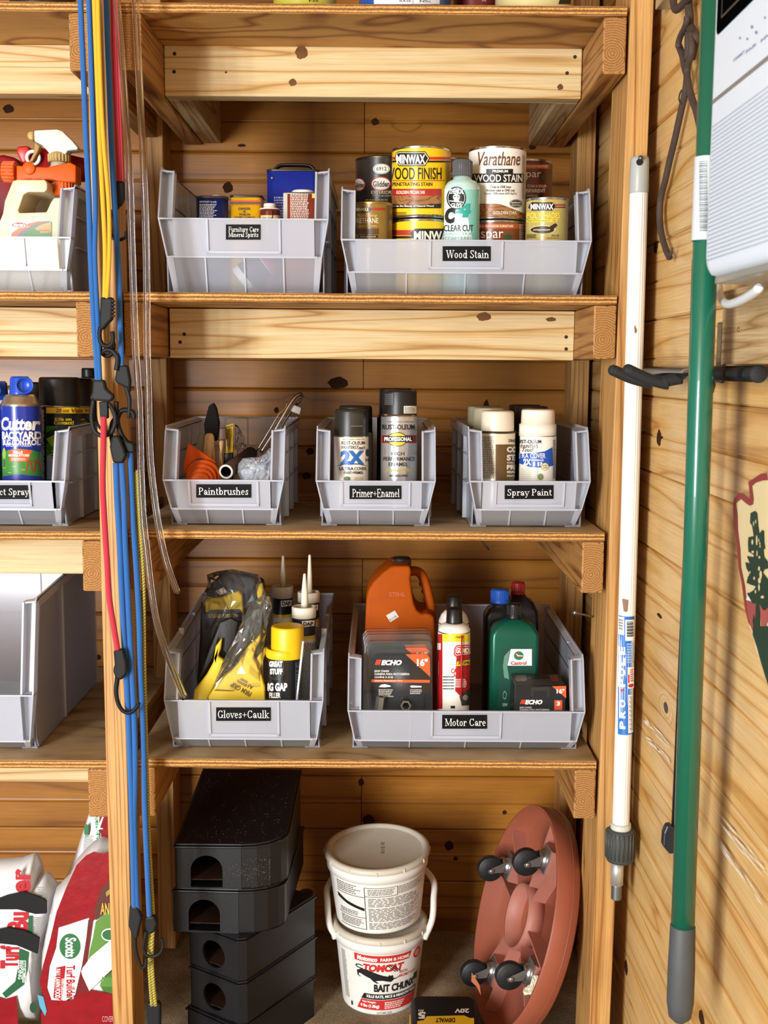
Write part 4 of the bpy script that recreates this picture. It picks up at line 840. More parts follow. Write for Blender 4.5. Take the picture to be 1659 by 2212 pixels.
# primer + enamel
t, pr, x, r = spray_can('white-bodied spray can with black cap, front of the primer bin', (721, 796, 945), (722, 796, 885, 945), 4.0, ZB3, '#e6dece', '#26241f')
K = '#1d1a18'
pr.text('TRUSTED QUALITY SINCE 1921', 740, 948, 786, 950.5, K); pr.text('RUST-OLEUM', 738, 953, 788, 960.5, K, bold=.02); pr.text('PAINTERS', 738, 963, 769, 970, K); pr.text('Touch', 770, 963, 788, 971, K, shear=.35)
pr.text('2X', 736, 973, 787, 1004, '#1f62ad', bold=.06); pr.poly([(722, 1008), (745, 1001), (775, 1001), (796, 1008), (775, 1003.5), (745, 1003.5)], '#2a4a7a'); pr.text('ULTRA', 733, 1009, 764, 1016, '#1c2f66', bold=.03); pr.text('COVER', 765, 1009, 791, 1016, K); pr.text('PAINT+PRIMER', 743, 1018, 784, 1024, K)
pr.ell(750, 1034, 7, 5, '#4f6b3f'); pr.rect(766, 1031, 782, 1040, '#c9bfa0'); pr.ell(793, 978, 4, 8, '#2a3a22'); pr.text('H', 789, 990, 795, 997, K, bold=.02); pr.build('lettering', t)
pr = Print(map_cyl(V((x, 4.0, ZB3)), r)); pr.rect(757, 893, 785, 921, '#2f2d29', n=4); pr.rect(758, 920, 784, 921, '#8a8478', n=4); [pr.rect(759, 897+3*k, 783, 898+3*k, '#3b3832', n=4) for k in range(7)]; pr.build('sticker', t)
spray_can('black-capped can standing behind the white-bodied can', (731, 806, 935), (731, 805, 877, 935), 7.2, ZB3, '#8f8b84', '#201f1b')
t, pr, x, r = spray_can('silver enamel spray can with tall black cap', (823, 902, 901), (826, 901, 843, 900), 4.2, ZB3, '#c2bfbb', '#161516', metal=0.75, rough=0.3)
pr.text('TRUSTED QUALITY SINCE 1921', 836, 910, 893, 913, '#4a4846'); pr.text('RUST-OLEUM', 826, 917, 896, 928, K, bold=.03); pr.rect(825, 940, 900, 957, '#8f1f22', n=10)
for k in range(5): pr.rect(827+17*k, 940, 827.6+17*k, 957, '#5e1216')
pr.ell(858, 949, 21, 15.5, '#1a1412'); pr.ell(858, 949, 19.5, 14, '#e6c02a'); pr.rect(829, 942, 891, 955, '#1a1412', n=8); pr.text('PROFESSIONAL', 831, 944, 889, 953, '#f2efe8', bold=.035)
pr.text('HIGH', 846, 976, 873, 984, K, bold=.005); pr.text('PERFORMANCE', 829, 987, 896, 995.5, K, bold=.005); pr.text('ENAMEL', 840, 999, 881, 1007, K, bold=.005); pr.text('7X LONGER LASTING', 834, 1013, 889, 1019, '#c9b22a', shear=.2, bold=.02); pr.text('ANY-ANGLE SPRAY', 841, 1025, 881, 1030, K, shear=.1)
pr.build('lettering', t)
pr = Print(map_cyl(V((x, 4.2, ZB3)), r-0.06)); pr.rect(872, 877, 900, 893, '#e8e2d2', n=8); pr.lines(874, 879, 899, 892, 5, '#5a544a', seed=2); pr.rect(831, 849, 850, 875, '#302f30', n=5); [pr.rect(832, 852+4*k, 849, 853.5+4*k, '#5a595a', n=4) for k in range(6)]; pr.build('sticker', t)
spray_can('black can mostly hidden behind the silver enamel can', (814, 890, 905), (819, 890, 839, 900), 7.3, ZB3, '#1c1b1c', '#151415')
# spray paint
t, pr, x, r = spray_can('tan and brown primer can with cream cap in the spray paint bin', (1034, 1113, 937), (1039, 1111, 888, 933), 4.2, ZB3, '#d8ccb0', '#ddd2bc', dome=0.1, rim=M('#4a443a', 0.4, 0.8))
pr.rect(1070, 960, 1114, 1040, '#5e431c', n=8); pr.text('ZINSSER', 1097, 949, 1128, 955, K, bold=.02); pr.lines(1033, 942, 1068, 1034, 24, '#6b6250', seed=12, ragged=0.1)
for tx, y0, y1, xe in (('COVER', 965, 977, 1150), ('STAIN', 982, 995, 1146), ('OIL', 998, 1001, 1112), ('PRIMER', 1004, 1014, 1148), ('SEALER', 1017, 1022, 1130), ('PINTURA', 1026, 1030, 1126)): pr.text(tx, 1094, y0, xe, y1, '#ded6c4', bold=.05)
pr.build('lettering', t)
t, pr, x, r = spray_can('cream spray can with blue label and stepped cream cap', (1123, 1202, 944), (1126, 1199, 885, 944), 4.0, ZB3, '#ece4d6', '#ebe3d2', step=918)
pr.text('RUST-OLEUM', 1118, 950, 1168, 958, K, bold=.03); pr.text('PAINTER\'S', 1128, 960, 1161, 968, K); pr.text('Touch', 1130, 967, 1153, 976, K, shear=.35)
pr.poly([(1122, 980), (1150, 979), (1175, 975), (1193, 966), (1195, 1006), (1170, 1010), (1145, 1009), (1122, 1000)], '#1f4fa6'); pr.text('ULTRA COVER', 1112, 979, 1177, 990, '#f0ece4', bold=.01); pr.text('2X', 1132, 991, 1147, 1005, '#f0ece4', bold=.05); pr.text('COVERAGE', 1147, 992, 1173, 996, '#f0ece4', bold=.02)
for k in range(3): pr.rect(1151+6*k+(3 if k else 0), 998, 1155+6*k+(3 if k else 0), 1007, '#cfd6e8')
pr.ell(1176, 1008, 8.5, 8.5, '#2a3a1c'); pr.ell(1176, 1008, 8, 8, '#d9d0a0'); pr.text('DOUBLE', 1170, 1004, 1182, 1007, '#3a4a1c'); pr.text('COVER', 1171, 1009, 1181, 1012, '#3a4a1c'); pr.rect(1126, 1010, 1160, 1038, '#d9d4c4', n=5); [pr.rect(1128, 1013+4*k, 1158, 1014+4*k, '#bdb7a4', n=4) for k in range(6)]
pr.ell(1166, 1030, 6, 7, '#7a8a5a'); pr.lines(1194, 950, 1201, 1034, 26, '#6a6458', seed=5, words=False); pr.build('lettering', t)
spray_can('beige-capped can in the middle of the left row of spray cans', (1021, 1096, 940), (1021, 1094, 881, 930), 7.0, ZB3, '#a9a48e', '#a19a80')
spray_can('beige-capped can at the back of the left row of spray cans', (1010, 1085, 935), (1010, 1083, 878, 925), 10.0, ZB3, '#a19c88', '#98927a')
spray_can('dark-capped can right behind the cream spray can', (1111, 1186, 940), (1112, 1185, 878, 930), 7.1, ZB3, '#2a231f', '#241a16')
spray_can('dark-capped can at the very back of the spray paint bin', (1097, 1172, 935), (1098, 1170, 875, 925), 10.1, ZB3, '#2a231f', '#2a1712')
# paintbrushes bin
q = zz(340, 830, 0.217)
WOODH = wood('brush_handle', 'Z', '#d9b27a', '#c99a5c', '#b08046', n=5, along=6, cross=40, rough=0.4, blotch=0.1)
ORP = M('#cf5204', 0.5, spec=0.15)
def floor_pts(pts, zmin): return pts
o = V((at(459, 952, 6.5).x, 6.9, ZB3)); t = thing('foam_brush', 'black foam brush with wooden handle standing upright', 'brush', o)
slab('foam_head', q(550,187, 580,240, 608,390, 590,565, 480,565, 462,400, 510,215), 6.5, 0.9, M('#121113', 0.95), t, o, bevel=0.08)
slab('handle', q(470,510, 490,488, 540,486, 560,520, 575,700, 570,980, 470,980, 455,700), 6.0, 0.5, WOODH, t, o, bevel=0.15, zmin=ZB3)
o = V((at(434, 970, 8).x, 8.2, ZB3)); t = tag(slab('paint_scraper', q(405,500, 440,488, 470,500, 450,640, 440,980, 370,980, 385,640), 8.4, 0.5, M('#a9a690', 0.4), None, V((0, 0, 0)), bevel=0.15, zmin=ZB3), 'grey-handled scraper leaning beside the black foam brush', 'scraper')
o = V((at(478, 1000, 5.3).x, 5.5, ZB3)); t = thing('paintbrush', 'paintbrush with pale wooden handle, to the right of the foam brush', 'brush', o)
slab('handle', q(610,570, 640,552, 660,570, 650,640, 640,700, 655,800, 630,980, 585,980, 610,800, 620,660), 5.3, 0.45, WOODH, t, o, bevel=0.13, zmin=ZB3)
slab('ferrule', q(615,440, 680,430, 685,555, 612,560), 5.6, 0.6, M('#5a3a22', 0.4), t, o, bevel=0.06)
o = V((at(494, 950, 6.6).x, 6.8, ZB3)); t = thing('packaged_brush', 'black-handled brush with a bright yellow card tag', 'brush', o)
slab('card', q(685,410, 757,390, 750,680, 680,692), 6.5, 0.08, M('#d8b41f', 0.5), t, o, bevel=0.02)
slab('handle', q(660,690, 750,675, 752,960, 655,960), 6.62, 0.4, BLACKP, t, o, bevel=0.1, zmin=ZB3)
pr = Print(map_y(o, 6.48)); pr.poly(q(700,450, 708,448, 700,620, 692,622), '#4a4010'); pr.poly(q(715,440, 722,438, 716,650, 708,652), '#4a4010'); pr.poly(q(726,500, 731,498, 726,640, 721,640), '#4a4010'); pr.poly(q(690,420, 750,404, 750,416, 690,432), '#6a5a14'); pr.build('lettering', t)
tag(slab('wooden_stick', q(752,655, 795,648, 798,740, 790,980, 745,980), 8.3, 0.4, WOODH, None, V((0, 0, 0)), bevel=0.1, zmin=ZB3), 'short pale wooden stick right of the yellow-tagged brush', 'stick')
FILM = film('clear_film', clear=0.965, rough=0.09); FILMW = film('cloudy_film', '#e8eef6', clear=0.72, rough=0.12)
def crinkle(name, outline, Y, depth, mat, parent, o, seed=1, amp=0.18, n=16, zmin=None):
    """a loose plastic bag: bulged, crumpled sheet inside the outline, closed at the rim"""
    r = random.Random(seed); P = [at(px, py, Y) for px, py in outline]; c = sum(P, V())/len(P); mb = MB(); N_ = len(P); vs = []; rings = 7
    for s in (-1, 1):
        for k in range(rings):
            f = 1 - k/rings
            for i in range(N_*3):
                a = P[i//3].lerp(P[(i//3+1) % N_], (i % 3)/3); p = c.lerp(a, f)
                y = s*depth/2*math.sqrt(max(0, 1-f*f)) + (r.uniform(-amp, amp) if k else 0)
                vs.append((p.x-o.x + (r.uniform(-amp, amp)*.5 if k else 0), Y+depth/2+y-o.y, max(p.z + (r.uniform(-amp, amp)*.5 if k else 0), zmin if zmin is not None else -1e9)-o.z))
    m_ = N_*3; fs = []
    for s in range(2):
        b0 = s*rings*m_
        for k in range(rings-1):
            for i in range(m_): fs.append((b0+k*m_+i, b0+k*m_+(i+1) % m_, b0+(k+1)*m_+(i+1) % m_, b0+(k+1)*m_+i))
        fs.append([b0+(rings-1)*m_+i for i in range(m_)])
    mb.add(vs, fs, False); return mb.build(name, mat, parent, weld=True)
tag(crinkle('plastic_sleeve', q(770,400, 800,420, 860,530, 880,600, 850,720, 780,740, 765,600), 10.2, 0.6, FILM, None, V((0, 0, 0)), seed=4, amp=0.08), 'clear plastic brush sleeve behind the yellow tag', 'packaging')
a, b_ = at(*q(682, 872)[0], 3.0), at(*q(930, 690)[0], 9.5); t = thing('roller_cover', 'brown paint roller cover lying with its white-rimmed hollow end forward', 'paint roller', a); mb = MB(); d = b_-a; Lr = d.length
mb.lathe([(0.36, Lr), (0.49, Lr), (0.49, 0.03), (0.36, 0.03)], 30, cap=False, ax=((0, 0, 0), d)); mb.build('nap', M('#3a2317', 0.95, vary=0.3), t)
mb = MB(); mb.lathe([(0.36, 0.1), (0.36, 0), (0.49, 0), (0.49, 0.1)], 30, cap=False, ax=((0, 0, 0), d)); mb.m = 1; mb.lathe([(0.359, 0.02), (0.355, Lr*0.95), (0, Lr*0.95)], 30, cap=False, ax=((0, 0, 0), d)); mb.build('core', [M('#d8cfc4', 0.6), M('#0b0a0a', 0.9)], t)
o = V((at(548, 1015, 3.4).x, 4.2, ZB3)); t = thing('plastic_bag', 'crumpled clear bag with something blue inside, on the right in the brush bin', 'bag', o)
crinkle('bag_film', q(785,880, 795,800, 840,745, 920,735, 1000,735, 1060,700, 1110,640, 1165,660, 1170,800, 1165,930, 1100,1100, 880,1100), 2.9, 1.3, FILMW, t, o, seed=8, amp=0.12, zmin=ZB3+0.05)
slab('blue_item', q(1085,780, 1165,735, 1165,850, 1120,830), 3.9, 0.5, M('#20398f', 0.4), t, o, bevel=0.1)
crinkle('white_wrap', q(820,880, 900,800, 1050,790, 1120,880, 1080,1000, 860,1000), 3.2, 0.7, M('#cfd6e0', 0.5), t, o, seed=5, amp=0.15, zmin=ZB3+0.1)
CHROME = M('#b8ab98', 0.22, 1.0)
o = V((at(600, 940, 9).x, 9.5, ZB3)); t = thing('paint_roller', 'chrome wire roller frame with grey clip sticking out to the right', 'paint roller', o)
def wire(pts, Y0, Y1, r, name, par, mat, o):
    n = len(pts); P = [at(px, py, Y0+(Y1-Y0)*i/(n-1)) for i, (px, py) in enumerate(pts)]; mb = MB(); mb.tube(smooth_pts([p-o for p in P], 6), r, 10); return mb.build(name, mat, par)
wire(q(1030,680, 1150,490, 1265,290, 1345,160, 1400,105, 1435,105, 1425,150, 1385,200), 8.0, 9.5, 0.13, 'frame_wire', t, CHROME, o)
wire(q(990,665, 1120,450, 1210,300, 1275,235, 1290,180), 9.2, 9.6, 0.06, 'frame_wire', t, CHROME, o)
wire(q(1140,590, 1235,420, 1330,270, 1350,230), 9.2, 9.6, 0.1, 'frame_wire', t, M('#5c5348', 0.4, 0.9), o)
wire(q(1335,335, 1355,310, 1375,280), 9.2, 9.5, 0.06, 'frame_wire', t, CHROME, o); wire(q(1365,335, 1378,310, 1392,288), 9.2, 9.5, 0.06, 'frame_wire', t, CHROME, o)
slab('clip', q(1325,190, 1435,235, 1418,305, 1305,262), 8.9, 0.7, M('#8f897f', 0.45), t, o, bevel=0.08)
o = V((at(425, 1000, 4).x, 3.6, ZB3)); t = thing('pad_edger', 'bright orange plastic tool with nested arches at the left of the brush bin', 'tool', o)
slab('shell', q(305,583, 345,612, 480,700, 582,772, 575,790, 540,802, 500,765, 450,738, 400,740, 345,770, 318,820, 312,872, 300,885, 256,892, 252,880, 262,870, 262,800, 282,690), 4.3, 0.25, ORP, t, o, bevel=0.05)
for k, (rr_, yy) in enumerate(((170, 905), (146, 925), (120, 945), (90, 960))):
    pts = [(448-8*k + rr_*math.cos(PI*i/14), yy - rr_*1.0*math.sin(PI*i/14)*0.9) for i in range(15)] + [(448-8*k-rr_, 1350), (448-8*k+rr_, 1350)]
    slab('arch', [(340+a*0.217, 830+b_*0.217) for a, b_ in pts], 3.95-0.3*k, 0.25, ORP, t, o, bevel=0.05, zmin=ZB3)
# left bay bin of bug sprays
q = zz(0, 600, 0.27132); ZBL = -10.73 + 0.21
t, pr, x, r = spray_can('blue fogger can with blue spout cap, frontmost in the bug spray bin', (2, 87, 878), None, 3.9, ZBL, '#1a2f94', BK)
SILV = M('#c9c0ae', 0.3, 0.9)
zt = at(44, 878, 3.9-r).z - ZBL; zd = at(44, 852, 3.9).z - ZBL; mb = MB(); mb.lathe([(r*0.99, zt), (r*1.0, zt+0.1), (r*0.93, zt+0.2), (r*0.8, zd-0.15), (r*0.72, zd), (0, zd)], 36, cap=False); mb.build('dome', SILV, t)
mb = MB(); zc = at(44, 813, 3.9).z - ZBL; rc = r*0.52; mb.lathe([(rc*1.12, zd-0.05), (rc, zd+0.15), (rc*0.92, zc-0.15), (rc*0.8, zc), (0, zc)], 30)
cc = at(51, 833, 2.9); mb.lathe([(0.52, 0), (0.58, 0.35), (0.5, 0.36), (0.44, 0.05), (0, 0.05)], 26, cap=False, ax=((cc.x-x-0.12, -0.45, cc.z-ZBL), (0.35, -1, 0.05)))
mb.build('spout_cap', M('#1c49b5', 0.3), t)
pr.text('Cutter', 1, 901, 80, 930, '#f2f0ec', bold=.04, shear=.1); pr.text('BACKYARD', 3, 932, 82, 949, '#f2f0ec', bold=.045); pr.text('BUG CONTROL', 5, 949, 80, 962, '#f2f0ec', bold=.04); pr.text('OUTDOOR FOGGER', 14, 958, 67, 965, '#cdd3ea')
pr.poly([(2, 980), (20, 972), (44, 969), (68, 972), (87, 980), (87, 1036), (2, 1036)], '#3d7d34'); pr.poly([(20, 973), (44, 970), (68, 973), (60, 997), (24, 997)], '#d9542c'); pr.text('KILLS', 32, 974, 51, 980, '#f6ece0', bold=.05); pr.text('MOSQUITOES', 21, 981, 63, 987, '#f6ece0', bold=.04); pr.lines(27, 989, 58, 995, 2, '#f0c8b0', seed=4)
pr.ell(9, 980, 5, 13, '#8fae3a'); pr.rect(8.5, 990, 10, 1012, '#5a3a22'); [pr.poly([(xx, 997), (xx+2, 997), (xx+2+d, 1019), (xx+d, 1019)], '#a8301f') for xx, d in ((60, -4), (64, 3), (72, -2), (76, 5))]; pr.rect(59, 995, 78, 997.5, '#a8301f', n=3)
[pr.rect(a, b_, a+8, b_+1, '#c9c832') for a, b_ in ((6, 1010), (30, 1007), (48, 1014), (20, 1020), (38, 1024))]; pr.poly([(2, 1030), (40, 1024), (87, 1030), (87, 1036), (2, 1036)], '#1a2f94'); pr.build('lettering', t)
t, pr, x, r = spray_can('blue fogger can half cut by the frame', (-84, 1, 884), None, 4.9, ZBL, '#1a2f94', BK)
zt = at(-40, 884, 4.9-r).z - ZBL; zd = at(-40, 862, 4.9).z - ZBL; zc = at(-40, 823, 4.9).z - ZBL
mb = MB(); mb.lathe([(r*0.99, zt), (r*1.0, zt+0.1), (r*0.93, zt+0.2), (r*0.72, zd), (0, zd)], 36, cap=False); mb.build('dome', SILV, t)
mb = MB(); mb.lathe([(rc*1.3, zd-0.05), (rc*1.2, zc-0.15), (rc, zc), (0, zc)], 30, ax=((1.0, 0, 0), (0, 0, 1))); mb.lathe([(0.5, 0), (0.55, 0.3), (0.44, 0.3), (0.4, 0.05), (0, 0.05)], 26, cap=False, ax=((1.1, -0.7, (zd+zc)/2), (0.3, -1, 0))); mb.build('spout_cap', M('#1c49b5', 0.3), t)
pr.text('ry', -30, 908, -4, 930, '#f2f0ec', bold=.04); pr.poly([(-60, 980), (-40, 970), (-5, 980), (0, 1036), (-60, 1036)], '#3d7d34'); pr.build('lettering', t)
def wasp(lab, b, c, Y, dx):
    t, pr, x, r = spray_can(lab, b, c, Y, ZBL, '#1a1a18', '#131211', dome=0.1); w_ = b[1]-b[0]; f = lambda a: b[0] + w_*a
    pr.rect(f(.2), 880, f(1.0), 893, '#e6c41c', n=8); pr.text('20 oz Value', f(.44), 882.5, f(1.05), 891, '#8e2a12', bold=.03, shear=.15)
    pr.rect(f(.2), 920, f(1.0), 1036, '#3c7a22', n=8); pr.poly([(f(.2), 935), (f(.55), 920), (f(.9), 921), (f(.45), 950), (f(.2), 960)], '#1c2f14'); pr.poly([(f(.2), 948), (f(.5), 935), (f(.75), 940), (f(.35), 965)], '#8fb52e')
    pr.ell(f(.6), 910, 15, 17, '#15160f'); pr.text('Kills on', f(.42), 902, f(.78), 909, '#e6c41c', bold=.03); pr.text('Contact!', f(.4), 909, f(.82), 917, '#e6c41c', bold=.03)
    pr.text('SPRAY', f(.42), 938, f(1.3), 958, '#f0efe6', bold=.06, shear=.2); pr.poly([(f(.22), 985), (f(.5), 972), (f(1.0), 978), (f(1.0), 1008), (f(.4), 1036), (f(.22), 1036)], '#9db0c4')
    pr.ell(f(.44), 983, 9, 13, '#1a150c'); [pr.poly([(f(.34), 974+6*k), (f(.54), 970+6*k), (f(.54), 973+6*k), (f(.34), 977+6*k)], '#e0a81c') for k in range(4)]; pr.poly([(f(.3), 999), (f(.24), 1010), (f(.34), 1000)], '#e0a81c'); pr.lines(f(.02), 885, f(.16), 1033, 40, '#c9c6bc', seed=7, words=False); pr.build('lettering', t)
wasp('black wasp spray can with yellow value band, beside the blue fogger', (84, 172, 879), (84, 171, 815, 879), 7.6, 0)
wasp('second wasp spray can, tucked behind the blue cords', (118, 200, 879), (118, 199, 818, 879), 11.0, 0)
t, pr, x, r = spray_can('tall black can with pale neck ring at the back of the bug spray bin', (152, 218, 822), (176, 206, 795, 816), 13.9, ZBL, '#1b1a1a', '#101010', dome=0.1, rim=M('#c4beb4', 0.4, 0.6))
spray_can('black-capped can in the gap between the blue fogger and wasp spray', (38, 112, 870), (40, 112, 826, 870), 10.6, ZBL, '#1d1c1a', '#171615')
# ------------------------------------------------------------------ lowest shelf: gloves and caulk
ZB4 = -26.08 + 0.21
q = zz(330, 1190, 0.2411)
IVORY = M('#e9e2cd', 0.35)
def caulk(label, cl, cr, ct, cb, nx, nt, nb, nw, Y, seed):
    x, r, _ = span(cl, cr, ct, Y); zt = at((cl+cr)/2, ct, Y-r*.7).z - ZB4; z1 = at((cl+cr)/2, cb, Y-r).z - ZB4; t = thing('caulk_tube', label, 'caulk tube', (x, Y, ZB4), group=None)
    rb = r*0.94; mb = MB(); mb.lathe([(rb, 0), (rb, z1)], 32); mb.m = 1; mb.lathe([(rb+.005, z1-1.25), (rb+.005, z1)], 32, cap=False); mb.m = 2; mb.lathe([(rb+.005, z1-1.5), (rb+.005, z1-1.25)], 32, cap=False); mb.build('body', [M('#d8d4c6', 0.45), M('#15171c', 0.35), M('#d8b81e', 0.35)], t)
    mb = MB(); mb.lathe([(r, z1), (r, zt-0.05), (r*0.95, zt), (r*0.84, zt), (r*0.8, zt-0.25), (0, zt-0.25)], 32); mb.build('cap', IVORY, t)
    a = at(nx, nb, Y); b_ = at(nx, nt, Y); s = 2500/82; mb = MB(); mb.lathe([(nw/s/2, 0), (nw/s/2*0.92, (b_-a).length*.45), (0.1, (b_-a).length*0.97), (0.06, (b_-a).length)], 20, ax=((a.x-x, 0, zt-0.25), (b_.x-a.x, 0, b_.z-a.z))); mb.build('nozzle', IVORY, t)
    pr = Print(map_cyl(V((x, Y, ZB4)), rb)); y0 = cb
    pr.poly([((cl+cr)/2-4, y0+4), (cr-4, y0+2), (cr-5, y0+14), ((cl+cr)/2-3, y0+17)], '#e8e6e0'); pr.text('DAP', (cl+cr)/2-1, y0+5, cr-7, y0+14, '#17181c', bold=.05); pr.lines(cl+8, y0+50, cr-2, 1512, 44, '#4a4a48', seed=seed, ragged=0.05); pr.build('lettering', t)
caulk('caulk tube with ivory nozzle, leftmost in the glove bin', 587, 634, 1268, 1294, 611.5, 1202, 1274, 13, 13.2, 1)
caulk('caulk tube with ivory nozzle at the right rear of the glove bin', 643, 691, 1281, 1304, 669, 1203, 1290, 12, 11.0, 2)
caulk('caulk tube with white label collar standing nearest the yellow foam can', 630, 683, 1313, 1338, 658, 1239, 1317, 16, 7.0, 3)
t, pr, x, r = spray_can('black foam filler can with fat yellow cap and straw', (578, 648, 1427), (585, 657, 1356, 1427), 3.9, ZB4, '#17181a', '#e8c012', dome=0.1)
pr.poly([(580, 1426), (614, 1426), (614, 1455), (606, 1466), (594, 1469), (580, 1462)], '#3b3c40'); pr.poly([(581, 1427), (613, 1427), (613, 1455), (605, 1465), (594, 1468), (581, 1461)], '#17181a')
pr.text('GREAT', 581, 1428, 611, 1441, '#f0eee6', bold=.06); pr.text('STUFF', 583, 1444, 611, 1457, '#f0eee6', bold=.06); pr.text('BIG GAP', 571, 1475, 621, 1493, '#f0eee6', bold=.05); pr.text('FILLER', 581, 1496, 607, 1508, '#f0eee6', bold=.05); pr.lines(637, 1428, 646, 1512, 30, '#8a8a84', seed=3, words=False); pr.build('lettering', t)
zt = at(620, 1426, 3.9-r).z - ZB4; mb = MB(); mb.lathe([(r*1.08, zt), (r*1.12, zt+0.25), (r*1.1, zt+0.55), (r*1.02, zt+0.62)], 36, cap=False); mb.build('cap_skirt', M('#e8c012', 0.4), t)
a, b_ = at(655, 1385, 2.6), at(641, 1513, 2.7); mb = MB(); o = V(t.location)/IN; mb.tube([a-o, b_-o], 0.075, 10); mb.build('straw', M('#eef0f2', 0.35), t)
YEL = M('#e3c328', 0.6, vary=0.1); NITR = M('#1c1b1a', 0.55, bump=0.3)
o = V((at(500, 1400, 6).x, 6.6, ZB4)); t = thing('packed_gloves', 'bagged work gloves with yellow cuff, propped upright behind', 'gloves', o)
slab('cuff', q(468,440, 600,420, 770,360, 800,400, 812,590, 640,600, 470,560), 8.2, 0.8, YEL, t, o, bevel=0.15)
slab('fingers', q(480,330, 540,280, 640,190, 720,185, 800,215, 900,230, 990,270, 1000,420, 900,560, 820,600, 800,400, 700,370, 560,430, 470,410), 8.7, 1.0, NITR, t, o, bevel=0.2)
slab('card', q(475,560, 510,535, 770,525, 797,560, 795,640, 640,660, 475,700), 8.0, 0.12, M('#1a1a1b', 0.4), t, o, bevel=0.02)
slab('palm', q(430,450, 470,560, 640,640, 800,640, 800,900, 700,1120, 400,1350, 395,1150, 425,700), 8.3, 0.7, NITR, t, o, bevel=0.2, zmin=ZB4)
slab('tag', q(565,360, 630,325, 670,370, 600,400), 8.0, 0.05, M('#e8e8e8', 0.5), t, o, bevel=0)
pr = Print(map_y(o, 7.98)); pr.lines(*q(500,565)[0], *q(780,600)[0], 3, '#c9b24a', seed=4); pr.build('lettering', t)
slab('inner_cuff', q(920,300, 985,290, 985,400, 940,430), 8.55, 0.3, YEL, t, o, bevel=0.05)
crinkle('bag_film', q(420,440, 480,320, 470,230, 560,200, 700,180, 940,230, 1000,400, 960,600, 830,720, 700,1000, 420,1250, 400,1000), 7.7, 1.6, FILM, t, o, seed=11, amp=0.16, zmin=ZB4)
o = V((at(500, 1480, 3.5).x, 4.4, ZB4)); t = thing('packed_gloves', 'bagged yellow gloves with dark fingers leaning at the front', 'gloves', o)
slab('palm', q(497,1310, 560,1210, 640,1120, 700,1080, 770,1000, 820,900, 880,830, 930,790, 960,750, 962,800, 920,880, 895,960, 930,1020, 975,1120, 1000,1230, 1010,1400, 500,1400), 3.4, 0.7, YEL, t, o, bevel=0.2, seg=4, zmin=ZB4)
slab('fingers', q(700,1060, 690,960, 760,800, 830,600, 900,520, 990,490, 1040,540, 1030,700, 1000,860, 980,940, 900,960, 960,780, 880,830, 800,920), 4.0, 0.7, M('#3a3728', 0.5, bump=0.3), t, o, bevel=0.2)
slab('finger', q(1010,860, 1012,920, 960,1060, 900,1100, 930,960, 980,900), 3.9, 0.5, YEL, t, o, bevel=0.15)
slab('second_cuff', q(350,1400, 370,1250, 480,1110, 540,1000, 560,860, 620,780, 610,880, 580,950, 640,980, 640,1060, 560,1200, 500,1320, 480,1400), 4.3, 0.6, YEL, t, o, bevel=0.18, zmin=ZB4)
slab('second_fingers', q(400,1180, 500,900, 600,640, 700,600, 770,640, 740,780, 660,930, 620,880, 590,800, 540,960, 450,1120), 4.8, 0.6, NITR, t, o, bevel=0.2)
pr = Print(map_y(o, 3.38))
def tilt(c, ang):
    ca, sa = math.cos(ang), math.sin(ang); return lambda u, v: (c[0]+u*ca-v*sa, c[1]+u*sa+v*ca)
tl = tilt(q(800, 1215)[0], 0.49+PI); mp0 = pr.mp; pr.mp = lambda u, v, l=0: mp0(*tl(u, v), l)
pr.text('FIRM GRIP', -25, -12, 24, -1, '#6a5312', bold=.03); pr.lines(-8, 3, 22, 9, 2, '#6a5312', seed=2); pr.lines(-6, 10, 16, 16, 2, '#6a5312', seed=5); pr.text('A1', -22, 3, -11, 12, '#6a5312', bold=.03); pr.build('lettering', t)
crinkle('bag_film', q(500,1320, 560,1150, 640,960, 760,720, 860,500, 980,405, 1040,430, 1060,520, 1030,640, 1000,800, 980,960, 985,1330), 3.1, 1.2, FILM, t, o, seed=21, amp=0.15, zmin=ZB4)
# ------------------------------------------------------------------ motor care bin
q = zz(730, 1190, 0.3556)
JUG = M('#ac4d08', 0.6, vary=0.16, spec=0.12)
o = V((at(860, 1300, 10).x, 11.5, ZB4)); t = thing('oil_jug', 'large orange jug with black cap and moulded handle', 'jug', o)
out = q(165,1100, 162,520, 172,290, 185,240, 215,190, 270,135, 318,100, 340,92, 440,92, 455,108, 490,108, 522,135, 548,190, 570,260, 582,360, 590,450, 594,560, 594,1100)
hole = q(470,330, 452,250, 442,170, 465,148, 488,152, 505,190, 510,225, 524,235, 526,262, 540,280, 536,315, 546,340, 535,370, 505,385)
mb = MB(); Yj, dj = 9.0, 4.6
k0 = 12                                                                # split the outline into a body and the handle loop round the hole
slab('body', q(165,1100, 162,520, 172,290, 185,240, 215,190, 270,135, 318,100, 340,92, 440,92, 446,130, 440,170, 450,250, 462,320, 480,362, 510,388, 545,378, 586,400, 590,450, 594,560, 594,1100), Yj, dj, JUG, t, o, bevel=0.5, seg=5, zmin=ZB4)
hp = [at(px, py, Yj+dj/2) - o for px, py in q(425,128, 470,122, 505,142, 530,195, 548,262, 562,330, 568,395, 570,440)]
mb = MB(); mb.tube(smooth_pts(hp, 6), [0.30]*50, 14, flat=(1.0, 2.2, (0, 1, 0))) if False else mb.tube(smooth_pts(hp, 6), 0.36, 14); mb.build('handle', JUG, t)
for k, (px, py) in enumerate(q(508,200, 522,245, 534,295, 542,345)):
    p = at(px, py, Yj+dj/2) - o; mb = MB(); mb.sphere(p, 0.2, 10, 8); mb.build('grip_bump', JUG, t)
